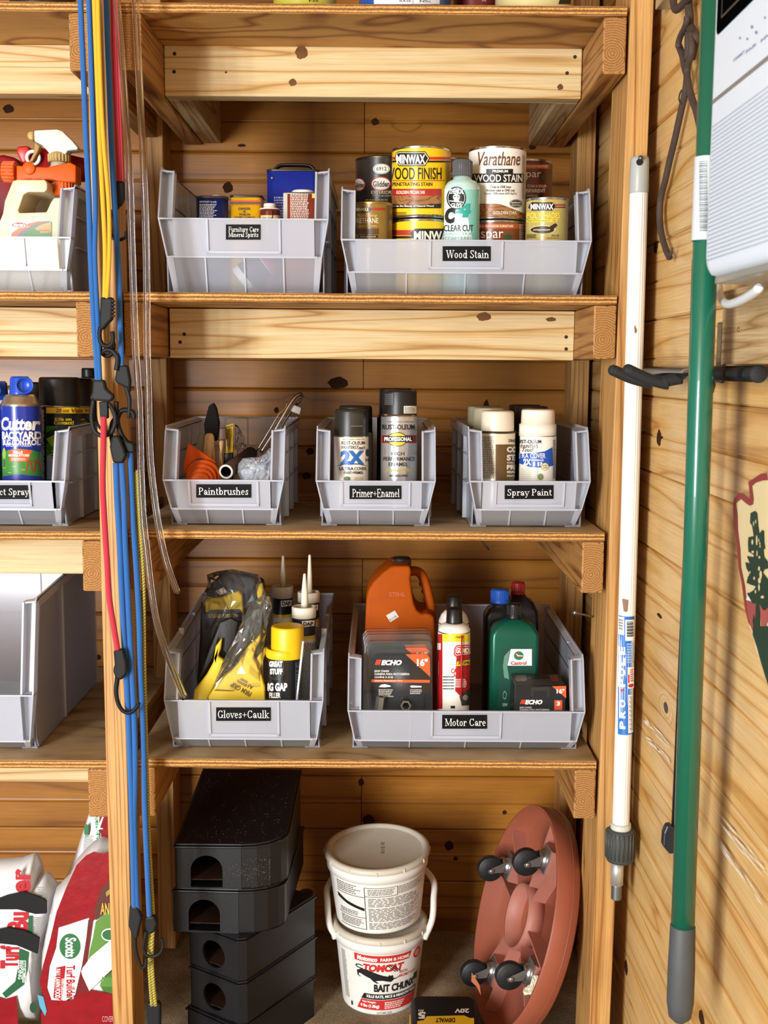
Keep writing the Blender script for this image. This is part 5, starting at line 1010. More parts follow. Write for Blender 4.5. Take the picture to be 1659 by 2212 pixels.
c = at(*q(386, 95)[0], Yj+dj/2) - o; mb = MB(); rc = 0.69; mb.lathe([(rc*1.15, -0.15), (rc*1.15, 0.0), (rc, 0.0), (rc, 0.62), (rc*0.9, 0.72), (0, 0.72)], 30, ax=(c, (0, 0, 1)))
for k in range(28): a = 2*PI*k/28; mb.cbox(c + V((rc*math.cos(a), rc*math.sin(a), 0.32)), (0.06, 0.06, 0.5))
mb.build('cap', M('#1a1512', 0.5), t)
pr = Print(map_y(o, Yj)); pr.poly(q(292,392, 345,362, 370,400, 318,433), '#d8d4cc'); tl = tilt(q(333, 408)[0], -0.5); mp0 = pr.mp; pr.mp = lambda u, v, l=0: mp0(*tl(u, v), l); pr.text('$ 11.95', -8, -2, 9, 3, '#4a4844'); pr.mp = mp0; pr.text('STIHL', *q(310,250)[0], *q(412,278)[0], M('#b8541a', 0.5), bold=.04); pr.build('sticker', t)
BL = film('blister_plastic', '#9a9e96', clear=0.965, rough=0.1); CARD = M('#1a1a1c', 0.45); GRN = M('#5d6b3a', 0.5)
def saw_pack(label, dx, dy, Y, full=False):
    o = V((at(858, 1450, Y).x, Y, ZB4)); t = thing('saw_chain_pack', label, 'package', o); sh = lambda *p: [(a+dx, b_+dy) for a, b_ in q(*p)]
    slab('card', sh(205,660, 225,632, 535,626, 560,650, 566,1100, 200,1100), Y+0.1, 0.06, CARD, t, o, bevel=0, zmin=ZB4)
    slab('blister', sh(158,580, 185,548, 548,543, 573,570, 576,1100, 150,1100), Y, 0.26, BL, t, o, bevel=0.08, zmin=ZB4)
    pr = Print(map_y(o, Y-0.01)); pr.poly(sh(410,628, 535,626, 558,648, 560,765), '#dd5a22'); pr.text('16"', *sh(480,655)[0], *sh(545,700)[0], '#f3ece4', bold=.04)
    if full:
        for k in range(4): pr.poly(sh(224+8*k,692, 236+8*k,660, 242+8*k,660, 230+8*k,692), '#dd4a22')
        pr.text('ECHO', *sh(262,662)[0], *sh(388,694)[0], '#f3efe8', bold=.06, shear=.25)
        for i, (tx, xe) in enumerate((('SAW CHAIN', 310), ('CADENA PARA MOTOSIERRA', 436), ('CHAÎNE À SCIE', 335))): pr.text(tx, *sh(222, 723+18*i)[0], *sh(xe, 736+18*i)[0], '#e6e2da', bold=.025)
        pr.poly(sh(203,780, 558,783, 558,800, 203,797), '#dd5a22'); pr.text('Genuine Replacement Parts', *sh(222,782)[0], *sh(392,795)[0], '#f0d8c8', shear=.2); pr.poly(sh(247,826, 262,812, 285,808, 322,818, 320,824, 285,828), '#e6e2da'); pr.poly(sh(438,822, 446,816, 508,820, 508,828, 446,830), '#e6e2da'); pr.lines(*sh(247,838)[0], *sh(340,888)[0], 5, '#b8b4ac', seed=3); pr.lines(*sh(438,838)[0], *sh(514,870)[0], 3, '#b8b4ac', seed=4)
    pr.build('lettering', t)
    if full:
        slab('edge_card', sh(180,600, 186,598, 190,1100, 176,1100), Y+0.27, 0.1, GRN, t, o, bevel=0, zmin=ZB4)
        a, b_ = at(*q(262,885)[0], Y-0.35)-o, at(*q(250,985)[0], Y-0.3)-o; mb = MB(); mb.lathe([(0.2, 0), (0.33, 0), (0.33, (a-b_).length), (0.2, (a-b_).length), (0.2, 0)], 6, smooth=False, cap=False, ax=(b_, a-b_)); mb.build('socket', M('#9a9686', 0.35, 0.9), t)
        c = at(*q(412,940)[0], Y-0.3)-o; mb = MB(); mb.lathe([(0.26, 0), (0.38, 0), (0.38, 0.25), (0.26, 0.25), (0.26, 0)], 6, smooth=False, cap=False, ax=(c, (0, -1, 0.2))); mb.build('nut', M('#7a766a', 0.35, 0.9), t)
saw_pack('clear blister pack of black saw chain card, frontmost of four', 0, 0, 3.1, True)
saw_pack('second blister pack of saw chain from the front', -1, -14, 3.6); saw_pack('third blister pack of saw chain from the front', -3, -20, 4.1); saw_pack('rearmost blister pack of saw chain, touching the orange jug', -4, -26, 4.6)
def cleaner(label, b, c, Y, full):
    t, pr, x, r = spray_can(label, b, None, Y, ZB4, '#ece7da', BK); bm = (b[0]+b[1])/2; zt = at(bm, b[2], Y-r).z-ZB4; zd = at(bm, c[3], Y).z-ZB4; zc = at(bm, c[2], Y).z-ZB4; rc = r*0.51
    mb = MB(); mb.lathe([(r, zt-0.05), (r*0.97, zt+0.2), (r*0.82, (zt+zd)/2+0.15), (rc*1.1, zd), (0, zd)], 36, cap=False); mb.build('shoulder', M('#eeeae2', 0.3), t)
    mb = MB(); mb.lathe([(rc*1.02, zd-0.05), (rc, zd+0.1), (rc*0.93, zc-0.05), (rc*0.8, zc), (0, zc)], 30); mb.build('cap', M('#141414', 0.35), t)
    if full:
        R_ = lambda x0, y0, x1, y1, col, n=6: pr.rect(*q(x0, y0)[0], *q(x1, y1)[0], col, n=n)
        T = lambda tx, x0, y0, x1, y1, col, **k: pr.text(tx, *q(x0, y0)[0], *q(x1, y1)[0], col, **k)
        R_(600, 505, 636, 960, '#b01c22'); R_(636, 505, 805, 552, '#e8cf1e', 8); T('CLEANS', 714, 516, 762, 530, K, bold=.04, shear=.1); T('QUICKLY & EASILY', 678, 533, 800, 549, K, bold=.03, shear=.1)
        pr.poly(q(718,640, 805,625, 805,870, 740,880, 710,850), '#a81a20'); pr.poly(q(706,590, 720,572, 806,570, 806,632, 712,642, 702,628), '#b01c22'); pr.poly(q(712,592, 724,578, 806,577, 806,625, 716,635, 709,626), '#e8e2da'); pr.poly(q(714,594, 726,582, 806,581, 806,621, 718,631, 712,624), '#b01c22'); T('GUMOUT', 716, 588, 832, 622, '#f4efe6', bold=.05, shear=.2)
        pr.poly(q(722,672, 806,660, 806,690, 718,700), '#e8cf1e'); T('JET SPRAY', 726, 670, 824, 694, K, bold=.04, shear=.2); T('CARB/CHOKE', 686, 714, 838, 744, '#c2282c', bold=.03); T('& PARTS CLEANER', 702, 746, 826, 764, '#c2282c', bold=.02); pr.lines(*q(712,775)[0], *q(790,830)[0], 5, '#f0d0c8', seed=2)
        for k in range(5): R_(640, 762+18*k, 702, 768+18*k, '#2a2826')
        pr.poly(q(735,880, 770,850, 805,840, 805,935, 750,940), '#3a3430'); pr.ell(*q(772,890)[0], 6, 6, '#8a8278'); R_(684, 940, 708, 956, K); R_(612, 560, 630, 600, '#e8c8c0', 2)
    pr.build('lettering', t) if pr.b.v else None
    if full:
        o = V(t.location)/IN; a, b2 = at(*q(752,512)[0], Y-r-0.1), at(*q(748,885)[0], Y-r-0.1); mb = MB(); mb.tube([a-o, b2-o], 0.05, 8); mb.build('straw', M('#b81820', 0.4), t)
cleaner('white and red cleaner aerosol with black cap, front of the pair', (946, 1016, 1371), (965, 997, 1313, 1345), 4.4, True)
cleaner('cleaner aerosol hidden behind its white and red twin', (947, 1013, 1352), (964, 995, 1286, 1318), 7.4, False)
def oil_bottle(label, xl, xr, ysh, ybase, capl, capr, capt, capb, Y, d, col, ccol):
    x, hw, _ = span(xl, xr, ysh, Y); zs = at((xl+xr)/2, ysh, Y).z-ZB4; zn = at((capl+capr)/2, capb, Y+d/2).z-ZB4; zc = at((capl+capr)/2, capt, Y+d/2).z-ZB4
    t = thing('oil_bottle', label, 'bottle', (x, Y+d/2, ZB4)); cx, rc, _ = span(capl, capr, capt, Y+d/2); cx -= x
    ring = lambda kx, ky, z, r_, ox=0: [(p[0]+ox, p[1], z) for p in rrect(2*hw*kx, d*ky, r_, 5)]
    mb = MB(); mb.loft([ring(.92, .9, 0, .3), ring(1, 1, .15, .35), ring(1, 1, zs*0.96, .35), ring(.98, .97, zs, .35), ring(.8, .85, zs+(zn-zs)*.55, .4, cx*.4), ring(.52, .62, zn-0.2, .35, cx*.9), ring(rc*1.0/hw, rc*2.0/d, zn, rc*.9, cx)]); mb.build('body', M(col, 0.3, vary=0.08) if isinstance(col, str) else col, t)
    mb = MB(); mb.lathe([(rc*1.02, zn-0.02), (rc*1.02, zn+0.15), (rc*0.95, zn+0.2), (rc*0.93, zc-0.08), (rc*0.85, zc), (0, zc)], 30, ax=((cx, 0, 0), (0, 0, 1)))
    for k in range(26): a = 2*PI*k/26; mb.cbox((cx+rc*0.95*math.cos(a), rc*0.95*math.sin(a), (zn+0.2+zc)/2-0.02), (0.05, 0.05, (zc-zn)*0.6))
    mb.build('cap', M(ccol, 0.35), t); return t
t = oil_bottle('dark bottle with bright blue cap', *[q(a, 0)[0][0] for a in (895, 1046)], q(0, 400)[0][1], 0, *[q(a, 0)[0][0] for a in (927, 1043)], q(0, 232)[0][1], q(0, 312)[0][1], 8.8, 2.1, '#191a1e', '#1b57b4')
t = oil_bottle('dark bottle with red cap at the back of the oil bottles', *[q(a, 0)[0][0] for a in (1040, 1224)], q(0, 370)[0][1], 0, *[q(a, 0)[0][0] for a in (1052, 1138)], q(0, 190)[0][1], q(0, 262)[0][1], 11.4, 2.3, '#18181b', '#a31d20')
t = oil_bottle('metallic green oil bottle with black cap', *[q(a, 0)[0][0] for a in (928, 1226)], q(0, 510)[0][1], 0, *[q(a, 0)[0][0] for a in (1026, 1116)], q(0, 318)[0][1], q(0, 408)[0][1], 6.1, 2.1, M('#0e5a45', 0.28, 0.25, vary=0.1), '#17181a')
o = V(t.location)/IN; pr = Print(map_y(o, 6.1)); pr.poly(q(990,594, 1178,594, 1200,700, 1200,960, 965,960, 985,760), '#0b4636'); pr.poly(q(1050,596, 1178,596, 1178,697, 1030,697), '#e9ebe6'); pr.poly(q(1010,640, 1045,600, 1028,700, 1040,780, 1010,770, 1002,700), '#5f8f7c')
pr.ell(*q(1098,636)[0], 10.5, 9.5, '#1d7a4a'); pr.poly(q(1072,628, 1098,612, 1098,640, 1122,640, 1122,646, 1092,646, 1092,628), '#c22a2c'); pr.poly(q(1078,622, 1092,640, 1124,640, 1124,636, 1098,634), '#f0f0ea'); pr.text('Castrol', *q(1050,670)[0], *q(1145,692)[0], '#b8262c', bold=.03); pr.text('10W', *q(1000,924)[0], *q(1030,944)[0], '#cfe0d8'); pr.ell(*q(1013,876)[0], 4, 9, '#8fb0a2', ring=1); pr.build('lettering', t)
# saw chain box with its lid towards the viewer
fY = 2.75; zt = at(*q(1230,822)[0], fY).z; tl_, tr_ = at(*q(1075,825)[0], fY), at(*q(1385,817)[0], fY); bl_, br_ = atz(*q(1030,702)[0], zt), atz(*q(1310,697)[0], zt)
tl_.z = tr_.z = zt; bl_ = V((bl_.x, min(bl_.y, 5.9), zt)); br_ = V((br_.x, min(br_.y, 5.9), zt)); o = V(((tl_.x+tr_.x)/2, 3.6, ZB4)); t = thing('saw_chain_box', 'open-topped black and orange saw chain carton before the green bottle', 'box', o)
A = [V((p.x, p.y, ZB4))-o for p in (tl_, tr_, br_, bl_)]; Bq = [p-o for p in (tl_, tr_, br_, bl_)]; mb = MB(); mb.hexa(A, Bq); mb.build('carton', M('#17171a', 0.4), t, bevel=0.03)
def mtop(px, py, l=0): p = atz(px, py, zt+0.012); p.y = min(p.y, 5.8); return tuple(V((p.x, p.y, zt+0.012+l))-o)
mb = MB(); mb.hexa([V(mtop(*p))+V((0, 0, -0.01)) for p in q(1086,816, 1372,808, 1318,722, 1050,730)], [V(mtop(*p))+V((0, 0, 0.02)) for p in q(1086,816, 1372,808, 1318,722, 1050,730)]); mb.build('lid_panel', M('#3a3531', 0.6, vary=0.3), t)
pr = Print(mtop); pr.lift = 0.03; pr.poly(q(1047,731, 1330,725, 1326,736, 1050,742), '#b8482a'); pr.text('ECHO', *q(1088,708)[0], *q(1182,728)[0], '#8a867e', bold=.04, shear=.2); pr.poly(q(1140,756, 1275,752, 1285,778, 1150,782), '#15130f'); pr.poly(q(1085,760, 1140,756, 1150,790, 1075,790), '#6a665c'); pr.poly(q(1285,760, 1330,757, 1345,795, 1300,797), '#7a3a24'); pr.text('SAW', *q(1085,785)[0], *q(1140,797)[0], '#aaa69c'); pr.build('lettering', t)
pr = Print(map_y(o, fY)); pr.poly(q(1172,830, 1285,826, 1285,888, 1175,888), '#2a2826'); pr.poly(q(1186,850, 1272,848, 1272,886, 1188,886), '#17171a'); pr.poly(q(1300,822, 1386,820, 1386,895), '#dd5a22'); pr.text('16"', *q(1328,838)[0], *q(1376,866)[0], '#f3ece4', bold=.04)
for k in range(4): pr.poly(q(1104+8*k,930, 1116+8*k,903, 1122+8*k,903, 1110+8*k,930), '#dd4a22')
pr.text('ECHO', *q(1136,904)[0], *q(1242,932)[0], '#f3efe8', bold=.06, shear=.25); pr.poly(q(1314,906, 1362,906, 1362,966, 1314,966), '#e0562a'); pr.text('3', *q(1328,914)[0], *q(1350,940)[0], '#f3ece4', bold=.05); pr.text('SAW CHAIN', *q(1103,945)[0], *q(1176,956)[0], '#e6e2da', bold=.02); pr.text('CADENA PARA MOTOSIERRA', *q(1103,959)[0], *q(1285,968)[0], '#e6e2da', bold=.02); pr.build('lettering', t)
# ------------------------------------------------------------------ on the floor: stacked bait stations
q = zz(370, 1650, 0.25404)
BAIT = M('#16181b', 0.42, vary=0.12, bump=0.1, bscale=500); BAITLID = M('#16161a', 0.36, vary=0.15)
DUST = M('#a89872', 0.9)
def bait_station(label, x, y, z, rz, h, arch, rounded, sc=1.0, dusty=0, rise=0.0):
    """wedge-shaped black box with overhanging lid, an entry hole in its front left face"""
    t = thing('bait_station', label, 'bait station', (x, y, z), rz, group=None)
    w_, d_ = (8.0*sc, 12.5) if rounded else (5.3*sc, 9.0*sc)
    if rounded: plan = [(-w_/2, 0), (w_*0.1, 0.05)] + [(w_*0.1 + w_*0.4*math.sin(a), 2.4-2.35*math.cos(a)) for a in (0.35, 0.7, 1.05, 1.35, PI/2)] + [(w_/2, d_), (-w_/2, d_)]
    else: plan = [(-w_/2, 0), (w_*0.42, 0), (w_/2, 0.5), (w_/2, d_), (-w_/2, d_)]
    # body walls: front face pierced by the hole
    mb = MB(); hx, hw = -w_*(0.21 if rounded else 0.04), 1.15 if arch else 0.95
    n = len(plan); inset = 0.22
    P = [(px*(1-inset/w_*1.2), py*(1-0.03)+0.18) for px, py in plan]
    for i in range(1, n):
        a, b_ = P[i], P[(i+1) % n]; dx, dy = b_[0]-a[0], b_[1]-a[1]; L_ = math.hypot(dx, dy); nx, ny = -dy/L_*0.08, dx/L_*0.08
        mb.hexa([(a[0], a[1], 0), (b_[0], b_[1], 0), (b_[0]+nx, b_[1]+ny, 0), (a[0]+nx, a[1]+ny, 0)], [(a[0], a[1], h+rise*a[1]), (b_[0], b_[1], h+rise*b_[1]), (b_[0]+nx, b_[1]+ny, h+rise*b_[1]), (a[0]+nx, a[1]+ny, h+rise*a[1])])
    x0, x1, yf = P[0][0], P[1][0], P[0][1]                       # front face with hole, as a ring of quads
    zc, rr_ = (h*0.46, hw) if arch else (h*0.48, h*0.36)
    holep = []
    for k in range(28):
        an = 2*PI*k/28; c_, s_ = math.cos(an), math.sin(an)
        if arch and s_ < 0: holep.append((hx + hw*(1 if c_ > 0 else -1)*min(1, abs(c_)*1.6), 0.12 if abs(s_) > .35 else zc + s_*hw))
        else: holep.append((hx + rr_*c_*(1.0 if not arch else hw/rr_), zc + rr_*s_*0.95))
    outp = []
    for k in range(28):
        an = 2*PI*k/28; c_, s_ = math.cos(an), math.sin(an); tx = ((x1-hx) if c_ > 0 else (x0-hx))/c_ if abs(c_) > 1e-6 else 1e9; tz = ((h-zc) if s_ > 0 else -zc)/s_ if abs(s_) > 1e-6 else 1e9
        tt = min(tx, tz); outp.append((hx+tt*c_, zc+tt*s_))
    corners = [(x1, h), (x0, h), (x0, 0), (x1, 0)]
    for cx_, cz_ in corners:
        k = min(range(28), key=lambda i: (outp[i][0]-cx_)**2 + (outp[i][1]-cz_)**2); outp[k] = (cx_, cz_)
    for yy0, yy1 in ((yf, yf+0.08),):
        vs = [(u, yy0, v_) for u, v_ in outp] + [(u, yy0, v_) for u, v_ in holep] + [(u, yy1+0.15, v_) for u, v_ in holep]
        mb.add(vs, [(k, (k+1) % 28, 28+(k+1) % 28, 28+k) for k in range(28)] + [(28+k, 28+(k+1) % 28, 56+(k+1) % 28, 56+k) for k in range(28)])
    mb.prism([(px, py, 0.0) for px, py in P], (0, 0, 0.1))
    mb.build('body', BAIT, t)
    mb = MB(); mb.prism([(px, py, h+rise*py) for px, py in plan], (0, 0, 0.16)); mb.prism([(px*0.96, 0.15+py*0.96, h+0.16+rise*(0.15+py*0.96)) for px, py in plan], (0, 0, 0.14)); ld = mb.build('lid', BAITLID, t, bevel=0.06)
    mb = MB(); mb.prism([(px*0.9, 0.4+py*0.9, h*0.2) for px, py in plan], (0, 0, -0.05)); mb.build('tray', M('#3a2416', 0.6, vary=0.3), t)
    if dusty:
        r = random.Random(dusty); mb = MB()
        for k in range(240):
            a, b_ = r.uniform(-w_*.42, w_*.44), r.uniform(0.4, d_*.93); s_ = r.choice((0.012, 0.018, 0.03)); mb.cbox((a, b_, h+0.31+rise*b_), (s_*r.uniform(.6, 1.6), s_, 0.01))
        o = mb.build('sawdust', DUST, ld); o['kind'] = 'stuff'
        mb = MB(); r = random.Random(dusty+1)
        for k in range(160): a, b_ = r.gauss(w_*.22, .9), r.gauss(h*.45, h*.2); s_ = r.choice((0.015, 0.025)); mb.cbox((min(a, w_*0.34), 0.14+max(0, (a-w_*.12))*0.22, max(.1, min(h-.1, b_))), (s_, 0.012, s_))
        o = mb.build('sawdust', DUST, t); o['kind'] = 'stuff'
        pr = Print(lambda u, v, l=0: (-2.3+v*0.9, 3.0+u, h+0.315+l+rise*(3.0+u))); pr.text('ZAKEL', 0, 0, 3.6, -1, M('#24242a', 0.3), bold=.01); pr.build('lettering', ld)
    return t
zb = ZF
def st_xy(px, py, Y): p = at(px, py, Y); return p.x, Y, p.z
stations = []
# heights taken from the photograph: bottoms of the six boxes, read at their front faces
lev = []
x5, y5, z5 = st_xy(480, 2275, 4.0)
bait = [('lowest black bait station in the stack, cut by the frame', 478, 2280, 4.6, -0.62, 2.65, False, False),
        ('second black bait station from the bottom, round hole', 487, 2178, 4.6, -0.58, 2.55, False, False),
        ('third black bait station from the bottom, round hole', 485, 2085, 4.6, -0.58, 2.55, False, False),
        ('black bait station with arched hole, second from the top', 491, 1998, 4.2, -0.06, 2.6, True, True),
        ('topmost black bait station, dusted with sawdust', 497, 1908, 4.2, -0.02, 2.6, True, True)]
z = ZF
hs = [3.3, 3.3, 3.3, 3.35, 3.35]
for i, (lb, px, py, Y, rz, h, ar, rd) in enumerate(bait):
    x = at(px, py, Y).x; hh = hs[i]
    bait_station(lb, x + (-0.75 if not rd else 0), Y, z, rz, hh-0.3, ar, rd, sc=(1.0 if not rd else 1.02), dusty=(5 if i == 4 else 0), rise=(0.11 if i == 4 else 0)); z += hh + 0.01
STACKTOP = z
# ------------------------------------------------------------------ pails
q = zz(660, 1740, 0.2411)
PAIL = M('#e9e6de', 0.38, vary=0.04)
Yp = 13.6; 
def pail(label, x, y, z, h, rb, rt, lid, rot=None):
    t = thing('pail', label, 'bucket', (x, y, z), rot=rot); mb = MB()
    mb.lathe([(rb*0.95, 0.05), (rb, 0), (rb*1.005, 0.1), (rt*0.985, h-1.15), (rt*0.985, h-1.1), (rt*1.03, h-1.05), (rt*1.03, h-0.35), (rt*1.0, h-0.3), (rt*1.0, h), (rt*0.97, h), (rt*0.95, h-0.2), (rb*0.95, 0.2), (0, 0.2)], 64, cap=False); mb.lathe([(0, 0.04), (rb*0.95, 0.05)], 64, cap=False); mb.build('body', PAIL, t)
    if lid:
        mb = MB(); mb.lathe([(rt*1.05, h-0.28), (rt*1.07, h-0.2), (rt*1.065, h+0.1), (rt*1.02, h+0.2), (rt*0.96, h+0.2), (rt*0.93, h+0.02), (rt*0.9, h-0.03), (0, h-0.03)], 64, cap=False)
        for k in range(12): a = 2*PI*k/12; mb.cbox((rt*1.065*math.cos(a), rt*1.065*math.sin(a), h-0.1), (0.12, 0.12, 0.3))
        mb.build('lid', M('#cfc8b6', 0.5, vary=0.06), t)
    return t
zl = ZF; hL = 6.4
xl_, yl_ = at(820, 2150, Yp).x, Yp
low = pail('lower white bait pail with red and black print', xl_, yl_, zl, hL, 2.98, 3.6, True)
hU = 5.5; zu = zl + 7.0
up = pail('upper white pail with dusty lid, nested in the lower one', xl_-0.12, yl_+0.3, zu, hU, 3.4, 3.95, True, rot=(0.06, -0.03, 0))
mb = MB(); mb.tube([(4.15*math.sin(a), 0.9-0.6*math.cos(a)*0 + 0.4 - 4.1*abs(math.cos(a))*0.0 + 0.0, hL-0.75+0.0) for a in ()] or smooth_pts([(-3.55, -1.3, hL-0.7), (-4.05, -0.9, hL+0.1), (-4.25, 0.0, hL+1.4), (-4.2, 1.6, hL+2.3), (-2.6, 4.3, hL+2.9), (0, 5.0, hL+3.1), (2.6, 4.3, hL+3.1), (4.25, 1.6, hL+2.8), (4.3, 0.0, hL+1.8), (4.15, -0.9, hL+0.5), (3.6, -1.3, hL-0.7)], 6), 0.26, 10); mb.build('bail_handle', PAIL, low)
mb = MB()
for s in (-1, 1): mb.lathe([(0.35, 0), (0.35, 0.3), (0.25, 0.35), (0, 0.35)], 16, ax=((s*3.5, -1.1, hL-0.7), (s, -0.3, 0)))
mb.build('handle_ears', PAIL, low)['kind'] = 'stuff'
def arc_map(rb, rt, h, a0):
    """inches round the pail from the printed front and inches up -> the pail's surface"""
    def mp(s, v, l=0): z = -v; r = rb+(rt-rb)*z/h+0.015+l; a = a0+s/rb; return (r*math.sin(a), -r*math.cos(a), z)
    mp.res = 0.22; return mp
pr = Print(arc_map(3.0, 3.6*.985, hL-1.15, 0.06)); RED = '#c8302e'
def T(tx, s0, z1, s1, z0, c, **k): pr.text(tx, s0, -z1, s1, -z0, c, **k)
def PZ(col, *p): pr.poly([(p[i], -p[i+1]) for i in range(0, len(p), 2)], col)
PZ(RED, -2.0,5.2, 2.15,5.2, 1.95,4.6, -2.0,4.6); T('Motomco', -1.8, 5.1, -0.35, 4.68, '#f4efe8', bold=.05, shear=.2); T('FARM & HOME', -0.15, 5.0, 1.95, 4.72, '#f4efe8', bold=.04)
T('TOMCAT', -1.35, 4.45, 1.55, 3.8, RED, bold=.06, shear=.2)
for k in range(3): PZ('#1c1a1a', .25+.18*k,4.4, .31+.18*k,4.42, .95+.18*k,3.75, .9+.18*k,3.72)
cat = [(-1.85,3.75),(-1.5,3.95),(-1.1,3.95),(-.6,3.75),(0,3.5),(.4,3.38),(.47,3.52),(.58,3.42),(.7,3.5),(.78,3.3),(.8,3.05),(.62,2.9),(.4,2.95),(.05,3.05),(-.3,3.05),(-.5,2.98),(-.25,2.85),(-.38,2.8),(-.62,2.95),(-.85,3.2),(-1.2,3.35),(-1.5,3.5),(-1.7,3.55),(-1.72,3.35),(-1.55,3.25),(-1.62,3.22),(-1.82,3.32)]
PZ('#1e1d20', *[q_ for p in cat for q_ in p]); PZ('#1e1d20', -1.4,3.92, -1.8,3.98, -1.95,4.12, -1.92,4.25, -1.65,4.32, -1.35,4.25, -1.4,4.18, -1.65,4.24, -1.84,4.18, -1.84,4.1, -1.7,4.04, -1.35,4.0); PZ('#1e1d20', .75,3.2, .98,3.2, 1.2,3.32, 1.18,3.24, .98,3.12, .76,3.1)
T('WITH', 1.2, 3.75, 1.85, 3.5, RED, bold=.01); T('BROMETHALIN', 1.2, 3.42, 2.75, 3.18, RED, bold=.01); T('BAIT CHUNX', -.6, 2.72, 2.7, 2.05, '#1e1d20', bold=.04)
PZ('#1e1d20', -1.35,1.85, 3.1,1.85, 3.1,1.38, -1.6,1.38); T('KILLS RATS, MICE & MEADOW VOLES', -1.15, 1.77, 3.0, 1.47, '#f4efe8', bold=.04); PZ(RED, -1.6,1.32, 3.1,1.32, 2.9,.45, -2.0,.45)
T('Net Weight:', -1.5, 1.22, -.45, 1.0, '#f4efe8', bold=.03); T('4 lbs (1.8kg)', -1.7, .92, -.2, .58, '#f4efe8', bold=.05); pr.lines(.2, -1.2, 1.9, -.55, 4, '#f4d8d0', seed=3); T('LOT1MB 2026', -.4, .3, .75, .12, '#9a968c')
pr.ell(2.75, -4.75, .42, .42, RED); pr.ell(2.75, -4.75, .28, .28, '#e8a09a'); PZ('#2b4a3a', 2.6,3.0, 3.1,3.0, 3.1,2.4, 2.6,2.4); pr.lines(-3.3, -5.0, -2.75, -.9, 34, '#b5b2aa', seed=6); PZ('#2a2a2a', -2.6,.75, -2.45,.75, -2.45,.4, -2.6,.4)
pr.build('lettering', low)
pr = Print(arc_map(3.42, 3.95*.985, hU-1.15, 0.06))
PZ('#1e1d20', -3.6,3.0, -2.6,2.6, -1.2,2.25, -1.2,2.0, -2.6,2.32, -3.6,2.65)
for a, b_, c, d in ((-1.15,4.1,-1.1,.35), (-1.15,4.1,1.2,4.06), (-1.15,3.35,1.2,3.31), (1.2,4.1,1.24,3.31), (-3.6,3.25,-1.15,3.21), (-3.6,1.4,-1.15,1.36), (-3.6,.4,-1.1,.36)): pr.rect(a, -b_, c, -d, '#3a3936')
for a, b_, c, d, n_l, s_ in ((1.3,4.1,3.6,3.4,5,1), (-.9,3.2,3.6,2.4,6,2), (-.9,2.3,3.6,1.1,10,3), (-.9,1.0,3.4,.4,5,4), (-3.5,4.2,-1.4,3.35,5,5), (-3.4,1.9,-1.3,1.5,3,6), (-3.4,1.25,-1.3,.55,5,7), (-.9,4.0,1.1,3.45,4,8)): pr.lines(a, -b_, c, -d, n_l, '#77746e', seed=s_, fill=.45)
pr.build('lettering', up)
pr = Print(lambda u, v, l=0: (u, v, hU-0.02+l)); pr.text('01 5110', 0.3, 1.0, 0.6, -0.9, '#5a564c', rot=-90); pr.build('date_stamp', up)
# ------------------------------------------------------------------ plant caddy leaning against the right-hand post
TERRA = M('#9a533c', 0.45, vary=0.08); TERRAI = M('#b0705f', 0.55, vary=0.1)
n_ = V((-0.951, -0.12, 0.287)).normalized(); ctr = V((10.8, 9.9, -41.95)); RC = 8.5
Q = n_.to_track_quat('Z', 'Y'); t = thing('plant_caddy', 'terracotta plastic plant caddy on four casters, leaning on edge', 'plant caddy', ctr); t.rotation_euler = Q.to_euler()
def ringm(mb, r0, r1, z0, z1): mb.lathe([(r0, z0), (r1, z0), (r1, z1), (r0, z1), (r0, z0)], 64, cap=False)
mb = MB(); mb.lathe([(0, -1.45), (RC-0.2, -1.45), (RC, -1.3), (RC, 0.32), (RC-0.05, 0.4), (RC-0.22, 0.4), (RC-0.22, -1.2), (0, -1.2)], 72, cap=False)
mb.lathe([(RC+0.01, -0.9), (RC+0.04, -0.88), (RC+0.01, -0.85)], 72, cap=False); mb.build('tray', TERRA, t)
mb = MB(); ringm(mb, 2.3, 2.5, -1.2, 0.1); mb.build('hub_ring', TERRAI, t)
upl = Q.inverted() @ V((0, 0, 1)); ca = [math.atan2(upl.y, upl.x) + PI/4 + 0.49 + k*PI/2 for k in range(4)]
